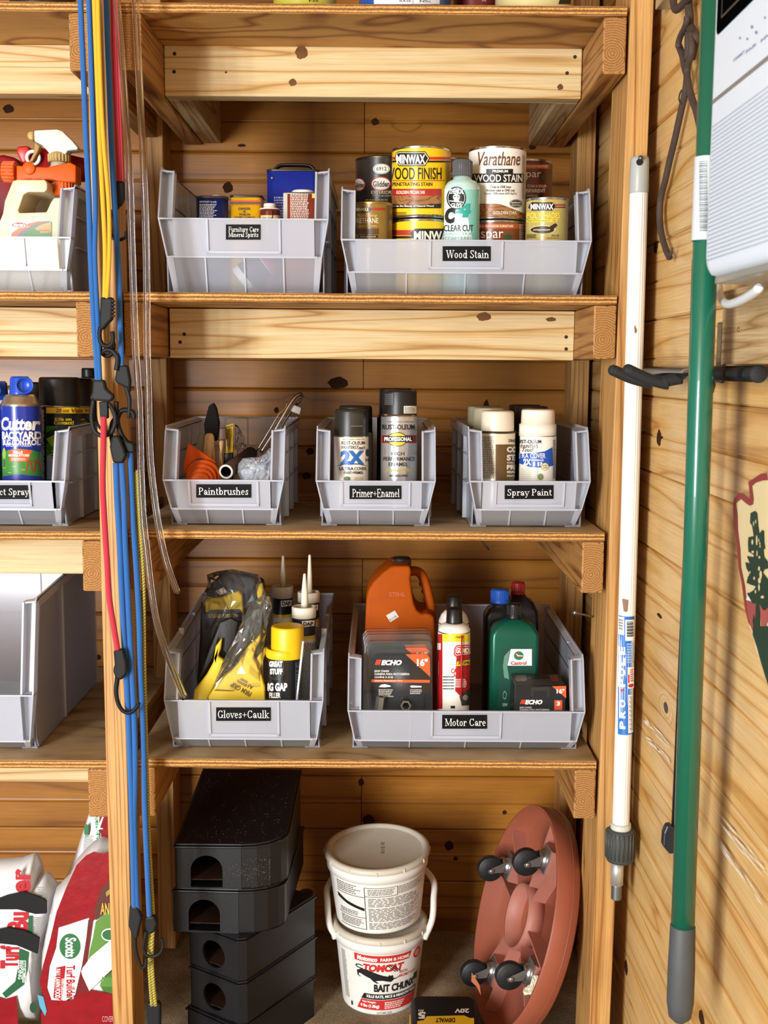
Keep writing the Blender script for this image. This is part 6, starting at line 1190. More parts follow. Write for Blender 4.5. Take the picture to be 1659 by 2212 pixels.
for k in range(4):
    for off in (-0.28, 0.28):
        a = ca[k] + off*1.1; mb = MB(); p0 = V((2.4*math.cos(a), 2.4*math.sin(a), 0)); p1 = V(((RC-0.25)*math.cos(ca[k]+off*0.8), (RC-0.25)*math.sin(ca[k]+off*0.8), 0)); d = (p1-p0).normalized(); s_ = V((-d.y, d.x, 0))*0.07
        mb.prism([p0-s_+V((0, 0, -1.2)), p1-s_+V((0, 0, -1.2)), p1-s_+V((0, 0, -0.05)), p0-s_+V((0, 0, -0.15))], s_*2); mb.build('rib', TERRAI, t)
    a = ca[k]; c = V((5.73*math.cos(a), 5.73*math.sin(a), 0)); mb = MB(); mb.cbox(c + V((0, 0, -0.65)), (1.9, 1.9, 1.1)); mb.build('caster_boss', TERRAI, t)
    # caster: plate, swivel, fork and wheel; the free wheel hangs down the slope
    fall = (Q.inverted() @ V((0, 0, -1))); fall.z = 0; fall.normalize(); ax = fall.cross(V((0, 0, 1)))
    cst = bpy.data.objects.new('caster', None); COL.objects.link(cst); cst.parent = t; cst.location = c*IN; cst.empty_display_size = .01
    mb = MB(); mb.cbox((0, 0, -0.02), (1.5, 1.9, 0.1)); mb.lathe([(0.62, 0.03), (0.62, 0.2), (0.5, 0.25), (0.5, 0.4), (0.62, 0.45), (0, 0.45)], 24, cap=False); o = mb.build('mount_plate', M('#b9bdbc', 0.3, 0.9), cst)
    wc = fall*0.55 + V((0, 0, 1.35)); mb = MB()
    for s_ in (-1, 1):
        b0 = ax*(0.5*s_); mb.prism([b0+fall*-0.45+V((0, 0, 0.4)), b0+fall*0.45+V((0, 0, 0.4)), b0+wc+fall*0.25+V((0, 0, 0.15)), b0+wc+fall*0.05+V((0, 0, 0.3)), b0+wc+fall*-0.25], ax*0.07*s_)
        mb.lathe([(0.2, 0), (0.2, 0.1), (0.12, 0.15), (0, 0.15)], 14, ax=(b0+wc+ax*0.07*s_, ax*s_))
    mb.build('fork', M('#a9a8a4', 0.35, 0.85), cst)
    mb = MB(); mb.lathe([(0.25, -0.36), (0.72, -0.36), (0.8, -0.3), (0.95, -0.3), (1.05, -0.2), (1.05, 0.2), (0.95, 0.3), (0.8, 0.3), (0.72, 0.36), (0.25, 0.36)], 34, ax=(wc, ax)); mb.build('wheel', M('#1b1b1e', 0.5, vary=0.1), cst)
# dried leaf and a wad of web caught on the lower casters
mb = MB(); p = [at(x_, y_, 2.2) for x_, y_ in ((1019, 2101), (1026, 2112), (1036, 2128), (1039, 2150), (1030, 2132), (1018, 2120))]
mb.prism([a_ for a_ in p], (0, 0.05, 0)); tag(mb.build('dried_leaf', M('#a8633c', 0.8, vary=0.3)), 'curled dry leaf stuck to the lower far caster wheel', 'leaf')
t = crinkle('web_wad', zz(980, 1780, .1952)(880,1700, 940,1700, 1005,1750, 960,1850, 890,1900, 790,1920, 770,1880, 850,1820), 2.3, 0.6, M('#dcd6b8', 0.9, vary=0.2), None, V((0, 0, 0)), seed=3, amp=0.1); tag(t, 'ragged cream wad of web clinging to the near caster', 'web')
# ------------------------------------------------------------------ battery at the bottom edge
o = V((atz(960, 2170, ZF+3.2).x, 5.9, ZF)); t = thing('battery_pack', 'black and yellow tool battery lying upside down near the pails', 'battery', o, rz=0.0)
mb = MB(); mb.loft([[(p[0], p[1], zz_) for p in rrect(5.0-k, 4.4-k, 0.5, 4)] for k, zz_ in ((0.3, 0), (0, 0.3), (0, 2.6), (0.15, 3.0), (0.6, 3.2))]); mb.build('body', M('#0e0f12', 0.5, spec=0.25), t)
mb = MB(); mb.loft([[(p[0], p[1]-0.25, zz_) for p in rrect(5.2-k, 4.2-k, 0.5, 4)] for k, zz_ in ((0.1, 0.9), (0, 1.0), (0, 1.9), (0.1, 2.0))]); mb.build('yellow_band', M('#e2b21a', 0.4), t)
def mbat(px, py, l=0): p = atz(px, py, ZF+3.2); return tuple(V((p.x, p.y, ZF+3.2+0.012+l))-o)
q = zz(660, 1740, 0.2411); pr = Print(mbat)
pr.poly(q(1000,2030, 1000,1935, 1060,1925, 1085,1890, 1420,1882, 1470,1905, 1510,1905, 1510,2030), '#e2b21a'); pr.text('DEWALT', *q(1165,1905)[0], *q(1340,1945)[0], '#1a1712', bold=.05, rot=180)
pr.text('5', *q(1008,1850)[0], *q(1075,1912)[0], '#e8e6e0', bold=.05, rot=180); pr.text('AH', *q(1012,1830)[0], *q(1060,1850)[0], '#e8e6e0', rot=180); pr.text('20V', *q(1335,1822)[0], *q(1465,1860)[0], '#e8e6e0', bold=.04, rot=180); pr.build('lettering', t)
# ------------------------------------------------------------------ left bay: bags of lawn food
def pillow(name, outline, Y, depth, mat, parent, o, zmin=ZF, seed=1, amp=0.06, rings=9, pw=5):
    r = random.Random(seed); P = [at(px, py, Y) for px, py in outline]; c = sum(P, V())/len(P); n = len(P); m_ = n*4; vs = []; fs = []; mb = MB()
    for s_ in (-1, 1):
        for k in range(rings):
            f = 1-(k/rings)
            for i in range(m_):
                a = P[i//4].lerp(P[(i//4+1) % n], (i % 4)/4); p = c.lerp(a, f); y = s_*depth/2*(1-f**pw)
                vs.append((p.x-o.x+(r.uniform(-amp, amp) if 0 < k else 0), Y+y+depth/2-o.y+(r.uniform(-amp, amp) if k else 0), max(p.z, zmin)-o.z))
    for s_ in range(2):
        b0 = s_*rings*m_
        for k in range(rings-1): fs += [(b0+k*m_+i, b0+k*m_+(i+1) % m_, b0+(k+1)*m_+(i+1) % m_, b0+(k+1)*m_+i) for i in range(m_)]
        fs.append([b0+(rings-1)*m_+i for i in range(m_)])
    mb.add(vs, fs, True); return mb.build(name, mat, parent, weld=True)
q = zz(0, 1650, 0.25408)
BAGW = M('#e6e6e6', 0.3, vary=0.05, bump=0.15, bscale=60, coat=0.3); BAGR = M('#8e0f1b', 0.28, vary=0.3, coat=0.4, bump=0.5, bscale=45)
BAGR = BAGR; SW = '#e9e8e2'
o = V((at(170, 2100, 5).x, 6.5, ZF)); t = thing('lawn_food_bag', 'plump red and white lawn food bag leaning against the centre post', 'bag', o)
out = q(735,770, 800,740, 880,760, 940,735, 985,760, 985,2300, 350,2300, 330,2130, 275,1950, 290,1700, 330,1480, 400,1180, 520,1060, 580,930, 650,850)
pillow('bag_body', out, 4.0, 5.0, BAGW, t, o, seed=3, pw=7, amp=0.03)
pr = Print(map_y(o, 3.93)); P_ = lambda col, *p: pr.poly(q(*p), col)
P_(BAGR, 735,775, 800,745, 880,765, 935,745, 975,800, 970,1080, 800,1330, 755,1310, 500,1390, 480,1560, 420,1720, 400,1900, 440,2010, 620,2010, 640,1960, 760,1920, 960,1960, 980,2290, 360,2290, 345,2130, 380,2010, 335,1850, 370,1700, 430,1480, 480,1260, 560,1060, 650,860)
P_('#6d1a1c', 700,1720, 760,1310, 790,1310, 740,1690, 690,1740, 730,1850, 770,1930, 640,1960, 640,1900, 660,1790); P_('#5b2a1e', 860,1060, 970,960, 975,1200, 815,1330, 800,1250); P_('#a4883c', 900,1090, 972,1030, 972,1070, 905,1130)
P_('#5d8a3a', 815,1340, 972,1210, 972,1440, 800,1650, 750,1680, 760,1600, 790,1480); P_(SW, 770,1640, 972,1470, 978,1720, 760,1930, 700,1800, 690,1760); P_('#44702c', 850,1880, 915,1790, 975,1750, 978,1960, 880,1930)
for k in range(8): P_('#5f9140', 850+14*k,1890, 862+14*k,1895, 880+14*k,1800+8*(k % 3), 870+14*k,1810)
P_(SW, 500,1390, 752,1322, 735,1480, 700,1700, 640,1960, 560,2010, 440,2005, 405,1900, 425,1720, 480,1560); pr.ell(*q(597,1548)[0], 24, 29, '#e9e8e2'); pr.ell(*q(597,1548)[0], 23, 27.5, '#2d6b3e')
pr.text('Scotts', *q(555,1475)[0], *q(650,1640)[0], '#eef2ea', bold=.03, rot=-90); pr.text('Turf Builder', *q(565,1710)[0], *q(640,2000)[0], '#a3121f', bold=.03, rot=-90); P_('#a3121f', 480,1730, 560,1712, 530,2010, 455,1985); pr.text('WINTERGUARD', *q(520,1820)[0], *q(552,2005)[0], '#f0ece6', bold=.02, rot=-90); pr.text('FALL LAWN FOOD', *q(470,1740)[0], *q(515,1990)[0], '#f0ece6', bold=.03, rot=-90)
pr.text('COVERS', *q(870,2140)[0], *q(978,2190)[0], '#d88a90', bold=.01); pr.text('AND', *q(855,1180)[0], *q(972,1280)[0], '#d8b04a', bold=.02); pr.ell(*q(930,1450)[0], 17, 14, '#e9e8e2'); pr.ell(*q(930,1450)[0], 15, 11, '#2d6b3e')
pr.poly(q(320,1960, 370,1975, 400,2100, 385,2140, 340,2060), '#5aa0c0'); pr.build('lettering', t)
o = V((at(200, 1850, 12).x, 12.5, ZF)); t = thing('lawn_food_bag', 'tall white and red bag reaching up under the shelf beam', 'bag', o)
pillow('bag_body', q(745,380, 960,360, 985,800, 985,2200, 420,2200, 430,1200, 520,1010, 600,820, 660,640), 11.6, 3.4, BAGW, t, o, seed=5, pw=7, amp=0.03)
pr = Print(map_y(o, 11.55)); pr.poly(q(840,380, 960,380, 975,740, 870,742), BAGR); pr.poly(q(795,380, 830,380, 850,740, 835,742), '#2f8a4a'); pr.text('DIRECTIONS FOR USE', *q(806,400)[0], *q(845,735)[0], '#e6f0e6', bold=.02, rot=-90); pr.ell(*q(735,565)[0], 5, 14, '#2f7a44'); pr.poly(q(470,1080, 520,1000, 515,1040, 480,1100), '#2f7a44'); pr.lines(*q(705,600)[0], *q(790,900)[0], 22, '#b9b6b0', seed=9)
for a_ in ((870,450, 885,440, 845,560, 810,580), (805,580, 850,540, 878,548, 872,556, 845,555, 815,585)): pr.poly(q(*a_), '#f2f2f0')
pr.build('lettering', t)
o = V((at(30, 2050, 7.5).x, 8.5, ZF)); t = thing('lawn_food_bag', 'white bag with red lettering bound by black straps, at far left', 'bag', o)
pillow('bag_body', q(-180,900, 130,880, 240,840, 275,940, 265,1060, 340,1010, 430,1130, 400,1300, 350,1480, 290,1640, 270,1900, 270,2300, -180,2300), 6.6, 3.6, BAGW, t, o, seed=8, pw=7, amp=0.04)
pr = Print(map_y(o, 6.55)); P_ = lambda col, *p: pr.poly(q(*p), col)
pr.text('er', *q(130,890)[0], *q(265,1100)[0], '#b01c28', bold=.04, rot=90); pr.text('Bu', *q(60,1260)[0], *q(245,1420)[0], '#b01c28', bold=.05, rot=90); pr.text('Turf', *q(0,1545)[0], *q(165,1740)[0], '#b01c28', bold=.05, rot=90)
P_('#1f5a38', 245,1290, 280,1290, 285,1440, 235,1430); P_('#1f5a38', 165,1570, 245,1600, 235,1750, 200,1880, 50,1990, 20,1950, 130,1850, 160,1700); pr.text('SCOTTS RECOMMENDED', *q(190,1670)[0], *q(222,1860)[0], '#e8efe6', bold=.02, rot=-90); pr.text('FEEDING', *q(155,1670)[0], *q(190,1830)[0], '#e8efe6', bold=.02, rot=-90); pr.lines(*q(280,1300)[0], *q(360,1460)[0], 9, '#8a8a84', seed=4); pr.lines(*q(320,1040)[0], *q(400,1150)[0], 6, '#8a8a84', seed=5); P_(BAGR, -100,1950, 40,2000, 140,1970, 160,2290, -100,2290); pr.ell(*q(285,2070)[0], 8, 12, '#1f4a30'); pr.build('lettering', t)
mb = MB()
for P0 in (q(-200,1215, 60,1120, 200,1090, 330,1130, 395,1165, 395,1275, 300,1280, 150,1240, -20,1240, -200,1310), q(-200,1450, 60,1395, 200,1420, 335,1480, 318,1620, 250,1590, 140,1545, 0,1530, -200,1560)):
    pts = [at(px, py, 6.2) for px, py in P0]; mb = MB(); mb.prism([p-o for p in pts], (0, 0.2, 0)); mb.build('strap', M('#131314', 0.9), t, bevel=0.05)
# ------------------------------------------------------------------ bungee cords and tubes hung in front of the centre post
def cordmat(name, col, col2=None, scale=420, ratio=0.5):
    m, nt, b, N, L = _new(name); tc = N('ShaderNodeTexCoord')
    mp = N('ShaderNodeMapping'); mp.inputs['Scale'].default_value = (scale*.9, scale*.4, scale*1.8); mp.inputs['Rotation'].default_value = (0, 0.5, 0); L(tc.outputs['Object'], mp.inputs['Vector'])
    wv = N('ShaderNodeTexChecker') if col2 else N('ShaderNodeTexWave'); wv.inputs['Scale'].default_value = 1.0; L(mp.outputs[0], wv.inputs['Vector'])
    if col2:
        wv.inputs[1].default_value = lin(col); wv.inputs[2].default_value = lin(col2); L(wv.outputs[0], b.inputs['Base Color'])
    else:
        c = lin(col); r = ramp(N, [(0, tuple(x*0.72 for x in c[:3]) + (1,)), (1, tuple(min(1, x*1.12) for x in c[:3]) + (1,))]); L(wv.outputs['Fac'], r.inputs[0]); L(r.outputs[0], b.inputs['Base Color'])
        bp = N('ShaderNodeBump'); bp.inputs['Strength'].default_value = 0.5; bp.inputs['Distance'].default_value = 0.0006; L(wv.outputs['Fac'], bp.inputs['Height']); L(bp.outputs['Normal'], b.inputs['Normal'])
    b.inputs['Roughness'].default_value = 0.7; b.inputs['Sheen Weight'].default_value = 0.2; return m
BLUE = cordmat('blue_braid', '#1a66b4'); YELC = cordmat('yellow_braid', '#e6b820'); REDC = cordmat('red_braid', '#c8283f'); YBK = cordmat('yellow_black_braid', '#d8c64a', '#17170f', 520)
HK = M('#0c0d0e', 0.6, vary=0.15, spec=0.3); HKG = M('#141618', 0.6, vary=0.15, spec=0.35)
SC_ = 2500/73.0                                            # pixels per inch at the cords
def path(pts, Y): return smooth_pts([at(pts[i], pts[i+1], Y) for i in range(0, len(pts), 2)], 7)
def hung(name, label, cat): return thing(name, label, cat, at(250, 30, -2.4))
def piece(t, name, mb, mat, bevel=0): 
    o = V(t.location)/IN; mb.v = [tuple(V(v)-o) for v in mb.v]; return mb.build(name, mat, t, bevel=bevel)
def cord(t, pts, Y, wpx, mat, name='cord'):
    mb = MB(); mb.tube(path(pts, Y), wpx/SC_/2, 10); return piece(t, name, mb, mat)
def hook(t, pts, Y, wpx, mat=None, taper=None, name='hook'):
    P = path(pts, Y); n = len(P); r = wpx*1.2/SC_/2; mb = MB(); mb.tube(P, [r*(1-(1-(taper or 1))*i/(n-1)) for i in range(n)], 8); return piece(t, name, mb, mat or HK)
def grip(t, pts, Y, d, mat=None, name='hook_body'):
    mb = MB(); mb.prism([at(pts[i], pts[i+1], Y) for i in range(0, len(pts), 2)], (0, d, 0)); return piece(t, name, mb, mat or HK, bevel=0.14)
Y1 = -2.3
t = hung('bungee', 'pair of blue cord strands ending in a big black carabiner hook', 'bungee')
Y1 = -2.55
cord(t, (173,-20, 176,60, 180,150, 186,300, 192,430, 196,560, 203,700, 208,770, 211,828), Y1, 12, BLUE); cord(t, (191,-20, 194,60, 197,140, 202,300, 206,440, 205,560, 211,690, 213,770, 216,828), Y1, 11, BLUE)
grip(t, (200,820, 224,820, 229,840, 247,855, 243,862, 238,868, 206,866, 192,862, 198,848), Y1-0.25, 0.5, HKG)
hook(t, (202,864, 199,885, 198,905, 203,928, 215,940, 230,940, 243,930, 249,908, 245,888, 232,868), Y1, 8, HKG, name='hook_ring'); hook(t, (206,868, 207,900, 213,920, 225,932, 236,932), Y1+0.3, 5, HK)
t = hung('bungee', 'yellow cord strands ending in a ribbed black hook', 'bungee')
Y1 = -3.0
cord(t, (203,-20, 207,90, 212,220, 216,320, 222,430, 227,540, 226,645), Y1, 10, YELC); cord(t, (211,-20, 214,90, 219,220, 225,320, 232,400, 236,470, 236,560, 231,645), Y1-0.05, 9, YELC)
grip(t, (216,641, 244,642, 243,690, 230,702, 224,712, 214,712, 214,690), Y1-0.2, 0.45)
for k in range(5): 
    mb = MB(); a = at(243, 650+8*k, Y1-0.2); mb.cbox((a.x, Y1+.02, a.z), (0.14, 0.4, 0.1)); piece(t, 'grip_rib', mb, HK)
hook(t, (217,706, 215,722, 218,740, 229,748, 241,744, 244,730, 242,716), Y1, 8)
t = hung('bungee', 'single blue cord beside the red strap, with grey-faced black hook', 'bungee')
Y1 = -2.2
cord(t, (229,-20, 232,80, 236,180, 241,320, 248,450, 256,580, 259,690, 263,793), Y1+0.1, 12, BLUE)
grip(t, (255,788, 276,789, 282,822, 280,850, 272,838, 252,828, 247,822, 250,800), Y1-0.1, 0.45, HK); hook(t, (272,835, 279,860, 279,885, 277,903), Y1, 9, HKG, 0.7)
hook(t, (251,800, 254,775, 247,762, 236,755, 224,758, 218,766), Y1-0.15, 9, HKG, 0.8, name='hook_ring'); hook(t, (219,735, 217,752, 222,765, 233,769, 243,762, 246,748, 245,738), Y1+0.15, 7)
t = hung('bungee_strap', 'wide red flat strap with black buckle behind the clear tube', 'strap')
Y1 = -1.75
mb = MB(); P = path((247,-20, 249,80, 252,180, 256,290, 260,392), Y1); mb.tube(P, 0.25, 8, flat=(0.95, 0.3, (0, 1, 0)))
for k in range(4):
    mb.tube([p + V((-0.2+0.13*k, -0.09, 0)) for p in P], 0.035, 6)
piece(t, 'webbing', mb, REDC); grip(t, (246,391, 268,391, 268,430, 262,443, 256,447, 248,440), Y1-0.2, 0.4); hook(t, (257,445, 250,453, 241,457, 239,468), Y1, 6); hook(t, (239,506, 245,515, 258,518, 270,513, 273,500), Y1, 6); hook(t, (239,466, 236,480, 239,508), Y1, 5)
t = hung('bungee', 'red cord hanging from a small buckle down to a black snap hook', 'bungee')
Y1 = -3.0
grip(t, (213,868, 232,868, 233,903, 230,905, 216,903), Y1+0.2, 0.4); cord(t, (224,900, 223,980, 222,1050, 226,1130, 231,1210, 236,1290, 245,1350, 255,1410), Y1, 13, REDC)
grip(t, (244,1406, 266,1402, 274,1435, 274,1455, 262,1470, 250,1468, 243,1450, 247,1436), Y1-0.25, 0.5); hook(t, (254,1462, 251,1490, 254,1515, 264,1534, 279,1540, 293,1530, 301,1518), Y1, 9, None, 0.7)
t = hung('bungee', 'thick blue cord pair below the big carabiner, hook at the bottom', 'bungee')
Y1 = -2.5
hook(t, (243,960, 240,935, 243,912, 258,893, 252,890, 252,867), Y1+0.3, 8); grip(t, (241,942, 256,940, 268,968, 273,985, 264,1002, 243,1000, 236,965), Y1-0.2, 0.5)
cord(t, (250,1000, 253,1080, 258,1160, 262,1260, 268,1380, 275,1500, 281,1650, 285,1770, 288,1880, 290,1962), Y1, 13, BLUE); cord(t, (263,1000, 268,1080, 270,1160, 276,1280, 282,1400, 289,1530, 292,1650, 290,1760, 292,1850, 297,1975), Y1+0.05, 13, BLUE)
grip(t, (279,1958, 297,1960, 306,1984, 300,2010, 296,2030, 288,2030, 277,2002), Y1-0.2, 0.5, HKG); hook(t, (291,2020, 293,2050, 299,2075, 307,2090, 314,2086, 316,2070), Y1, 8, HKG, 0.7)
t = hung('bungee', 'slim blue cord on the outer side with a looped hook at its foot', 'bungee')
Y1 = -2.12
hook(t, (268,950, 257,925, 254,905, 262,888, 276,886, 287,892, 290,905), Y1, 9); grip(t, (266,940, 275,952, 290,958, 291,980, 272,978, 262,965), Y1-0.2, 0.5)
cord(t, (281,975, 284,1060, 289,1150, 296,1250, 301,1350, 303,1450, 308,1550, 311,1650, 313,1750, 318,1870, 323,1985), Y1+0.1, 13, BLUE)
grip(t, (313,1982, 333,1980, 339,1996, 335,2012, 326,2020, 316,2016, 312,2000), Y1-0.15, 0.5, HKG); hook(t, (316,2012, 311,2035, 310,2052, 318,2064, 332,2066, 346,2058, 352,2042, 349,2028), Y1-0.1, 7, HKG, 0.7)
t = hung('bungee', 'yellow and black checked cord ending in a black clip at floor level', 'cord')
Y1 = -1.72
cord(t, (296,1015, 300,1090, 305,1170, 310,1260, 311,1350, 312,1450, 314,1540, 318,1690, 321,1790, 326,1890, 331,1985, 328,2060, 331,2120, 336,2172), Y1, 9, YBK)
cord(t, (292,1020, 296,1100, 300,1160, 294,1270, 296,1350, 299,1430, 304,1540, 312,1690, 320,1830, 326,1960, 322,2060, 324,2120, 328,2172), Y1-0.02, 8, YBK)
grip(t, (317,2168, 340,2166, 347,2172, 346,2260, 318,2260), Y1, 0.5, HKG, 'clip')
# clear vinyl tubing
gm, nt, b_, N, L = _new('clear_vinyl')
b_.inputs['Base Color'].default_value = (0.95, 0.93, 0.88, 1); b_.inputs['Transmission Weight'].default_value = 1; b_.inputs['Roughness'].default_value = 0.06; b_.inputs['IOR'].default_value = 1.35
Y1 = -2.15
for lab, pts in (('clear vinyl tube whose cut end dips into the glove bin', (248,-20, 253,10, 262,116, 270,230, 277,330, 282,434, 286,560, 290,680, 295,790, 301,880, 304,1000, 309,1115, 317,1190, 325,1262, 337,1336, 354,1395, 377,1455, 400,1510)),
                 ('clear vinyl tube with free cut end above the glove bin', (291,-20, 294,40, 298,116, 304,240, 310,370, 315,500, 317,640, 318,763, 321,871, 324,980, 333,1070, 345,1150, 361,1220, 385,1285))):
    t = hung('vinyl_tube', lab, 'tube'); P = path(pts, Y1-0.5); r0, r1 = 0.21, 0.135; mb = MB(); mb.tube(P, r0, 14, cap=False); mb.tube(P, r1, 14, cap=False)
    k = 14
    for e in (0, len(P)-1):
        A_ = e*k; Bb = len(P)*k + e*k
        for i in range(k): mb.f.append([A_+i, A_+(i+1) % k, Bb+(i+1) % k, Bb+i]); mb.mi.append(0); mb.sm.append(False)
    piece(t, 'tube_wall', mb, gm)
# ------------------------------------------------------------------ things on and by the right wall
# white extension pole hung on a nail in the right post
o = at(1380, 365, -1.25); t = thing('extension_pole', 'white telescopic pole with grey cap, hanging in front of the right post', 'pole', o)
a, b_ = at(1380, 415, -1.25)-o, at(1341, 1785, -1.25)-o; d = (b_-a).normalized(); rP = 0.56
mb = MB(); L0 = (b_-a).length; prof = [(rP, 0), (rP, L0)]; seg = 40
Qp = d.to_track_quat('Z', 'Y'); vs = []
for z_ in (0, L0):
    for k in range(seg): rr_ = rP*(1.0 if k % 2 else 0.965); an = 2*PI*k/seg; vs.append(a + Qp @ V((rr_*math.cos(an), rr_*math.sin(an), z_)))
mb.add(vs, [(k, (k+1) % seg, seg+(k+1) % seg, seg+k) for k in range(seg)], False); mb.build('shaft', M('#e4e2dc', 0.4, vary=0.05), t)
c0 = at(1382, 338, -1.25)-o; mb = MB(); Lc = (a-c0).length
mb.lathe([(0.3, 0), (0.52, 0.05), (0.58, 0.25), (0.6, Lc), (0.55, Lc+0.1)], 30, cap=False, ax=(c0, d)); mb.build('cap', M('#a9aca8', 0.4), t)
h_c = at(1382, 350, -1.9)-o; mb = MB(); mb.lathe([(0.2, 0.0), (0.2, 0.08), (0, 0.08)], 18, ax=(h_c, (0, 0.9, 0.1))); mb.build('hang_hole', M('#1a1815', 0.9), t)
mb = MB(); mb.lathe([(rP*1.18, 0), (rP*1.22, 0.35), (rP*1.1, 0.5)], 30, ax=(b_-d*0.25, d)); mb.m = 1; mb.lathe([(0.66, 0.4), (0.92, 0.5), (0.95, 0.8), (0.93, 2.4), (0.86, 2.6), (0.5, 2.62)], 44, ax=(b_-d*0.25, d))
for k in range(22): an = 2*PI*k/22; mb.cyl(b_+d*0.3+Qp @ V((0.94*math.cos(an), 0.94*math.sin(an), 0)), b_+d*2.1+Qp @ V((0.93*math.cos(an), 0.93*math.sin(an), 0)), 0.07, seg=6)
mb.build('locking_collar', [M('#c9c9bd', 0.4), M('#3f4342', 0.55, vary=0.15)], t)
e0, e1 = at(1334, 1858, -1.25)-o, at(1332, 1910, -1.25)-o; mb = MB(); mb.cyl(e0, e1, 0.42, seg=24); mb.build('inner_tube', M('#c8c8c0', 0.35, 0.6), t)
e2 = at(1331, 1942, -1.25)-o; mb = MB(); n_t = 9; Lt = (e2-e1).length; mb.lathe([(0.36 if k % 2 else 0.29, Lt*k/(2*n_t)) for k in range(2*n_t+1)], 20, ax=(e1, e2-e1)); mb.build('threaded_tip', M('#8d9494', 0.4, 0.85), t)
# printed sleeve
mpP = lambda px, py, l=0: None
def mp_pole(px, py, l=0):
    ax_ = a + d*((at(1350, py, -1.25)-o-a).dot(d)); w_ = (at(px, py, -1.25)-o).x - ax_.x; s_ = max(-.98, min(.98, w_/rP)); an = math.asin(s_); q_ = rP+0.012+l
    return (ax_.x+q_*math.sin(an), ax_.y-q_*math.cos(an), (at(px, py, -1.25)-o).z)
mp_pole.res = 4; pr = Print(mp_pole)
pr.rect(1332.5, 1328, 1367.5, 1582, '#2a6fc0', n=12); pr.rect(1335, 1330, 1345, 1368, '#e4e4e0', n=3); pr.lines(1336, 1334, 1344, 1358, 4, '#8a8a84', seed=3); pr.rect(1347, 1335, 1366, 1380, '#e4e4e0', n=4); [pr.rect(1350, 1338+2.2*k, 1364, 1339+2.2*k+(k % 3)*.5, '#26262a', n=3) for k in range(15)]
[pr.text(c_, 1336, y_, 1347, y_+17, '#eef1f4', bold=.05, rot=90) for c_, y_ in zip('PROPOLE', (1552, 1529, 1506, 1462, 1439, 1416, 1393))]; pr.ell(1341, 1487, 3, 3, '#c8302e'); pr.lines(1350, 1384, 1365, 1428, 8, '#9fc0e6', seed=4); pr.rect(1351, 1436, 1365, 1482, '#e8e6e0', n=4); pr.rect(1352, 1452, 1355, 1470, '#c8302e'); pr.lines(1356, 1440, 1364, 1468, 6, '#c86a62', seed=5); pr.ell(1358, 1476, 6, 4, '#b83028'); pr.rect(1352, 1495, 1363, 1578, '#e4e2da', n=4); [pr.rect(1354+(k % 3)*2, 1500+3.2*k, 1361, 1501.2+3.2*k, '#6a6660', n=2) for k in range(23)]
pr.poly([(1343, 1290), (1352, 1292), (1350, 1318), (1345, 1316)], M('#8a6a58', 0.8)); pr.poly([(1366, 700), (1370, 716), (1367, 722)], M('#7a5a2a', 0.8)); pr.build('lettering', t)
p0, p1 = at(1384, 341, -2.1), at(1384, 349, 0.1); mb = MB(); mb.cyl(p0, p1, 0.07, seg=10); mb.lathe([(0.15, 0), (0.15, 0.05), (0, 0.05)], 12, ax=(p0, p0-p1)); tag(mb.build('nail', M('#6d6d70', 0.35, 0.9)), 'steel nail from which the white pole hangs', 'nail')
p0, p1 = at(1241, 1323, 1.0), at(1288, 1334, 5.0); mb = MB(); mb.cyl(p0, p1, 0.075, seg=10); mb.lathe([(0.16, 0), (0.16, 0.06), (0, 0.06)], 12, ax=(p0, p0-p1)); tag(mb.build('nail', M('#8a8784', 0.35, 0.9)), 'long bare nail sticking out of the right post beside the motor care bin', 'nail')
p0, p1 = at(1040, 1180, 3.0), at(1056, 1187, 3.4); p0.z = max(p0.z, -11.6); mb = MB(); mb.tube([p0+V((0, 0, .5)), p0, (p0+p1)/2+V((0, 0, -.05)), p1], 0.06, 8); tag(mb.build('nail', M('#55534f', 0.4, 0.9)), 'small bent nail under the third shelf board', 'nail')
# black tool rack: bar along the wall with rubber-coated hooks
XB = 16.75; o = atx(1500, 810, XB); BLK = M('#131416', 0.25, vary=0.1, coat=0.3); RUB = M('#1a1b1c', 0.75)
t = thing('tool_rack', 'black wall rack bar with two rubber-coated hooks', 'rack', o)
zb_ = atx(1638, 808, XB).z; y0, y1 = atx(1400, 812, XB).y, atx(1636, 808, XB).y
mb = MB(); mb.cyl((0, y0-o.y, zb_-o.z), (0, y1-o.y, zb_-o.z), 0.37, seg=24); mb.build('bar', BLK, t)
mb = MB(); mb.lathe([(0.37, 0), (0.4, 0.02), (0.4, 0.2), (0.34, 0.26), (0, 0.26)], 24, ax=((0, y1-o.y, zb_-o.z), (0, -1, 0))); mb.build('end_cap', RUB, t)
mb = MB(); yb = atx(1552, 760, 17.2).y; mb.box((17.2-o.x, yb-0.45-o.y, zb_-0.5-o.z), (17.44-o.x, yb+0.45-o.y, zb_+2.6-o.z)); mb.box((XB-o.x-0.1, yb-0.3-o.y, zb_-o.z-0.3), (17.3-o.x, yb+0.3-o.y, zb_-o.z+0.3)); mb.build('mount_plate', BLK, t, bevel=0.08)
for Yh, tipx, tipy in ((-10.0, 1357, 799), (-6.6, 1325, 800)):
    tip = at(tipx, tipy, Yh); root = V((XB, Yh, zb_-0.3)); lp = V((tip.x+1.5, Yh, zb_-0.62))
    mb = MB(); mb.tube(smooth_pts([p-o for p in (root, V((XB-1.0, Yh, zb_-0.5)), V((tip.x+2.2, Yh, zb_-0.62)), V((tip.x+1.1, Yh, zb_-0.35)), tip)], 8), 0.33, 14); mb.sphere(tip-o, 0.33, 14, 8); mb.build('hook', RUB, t)
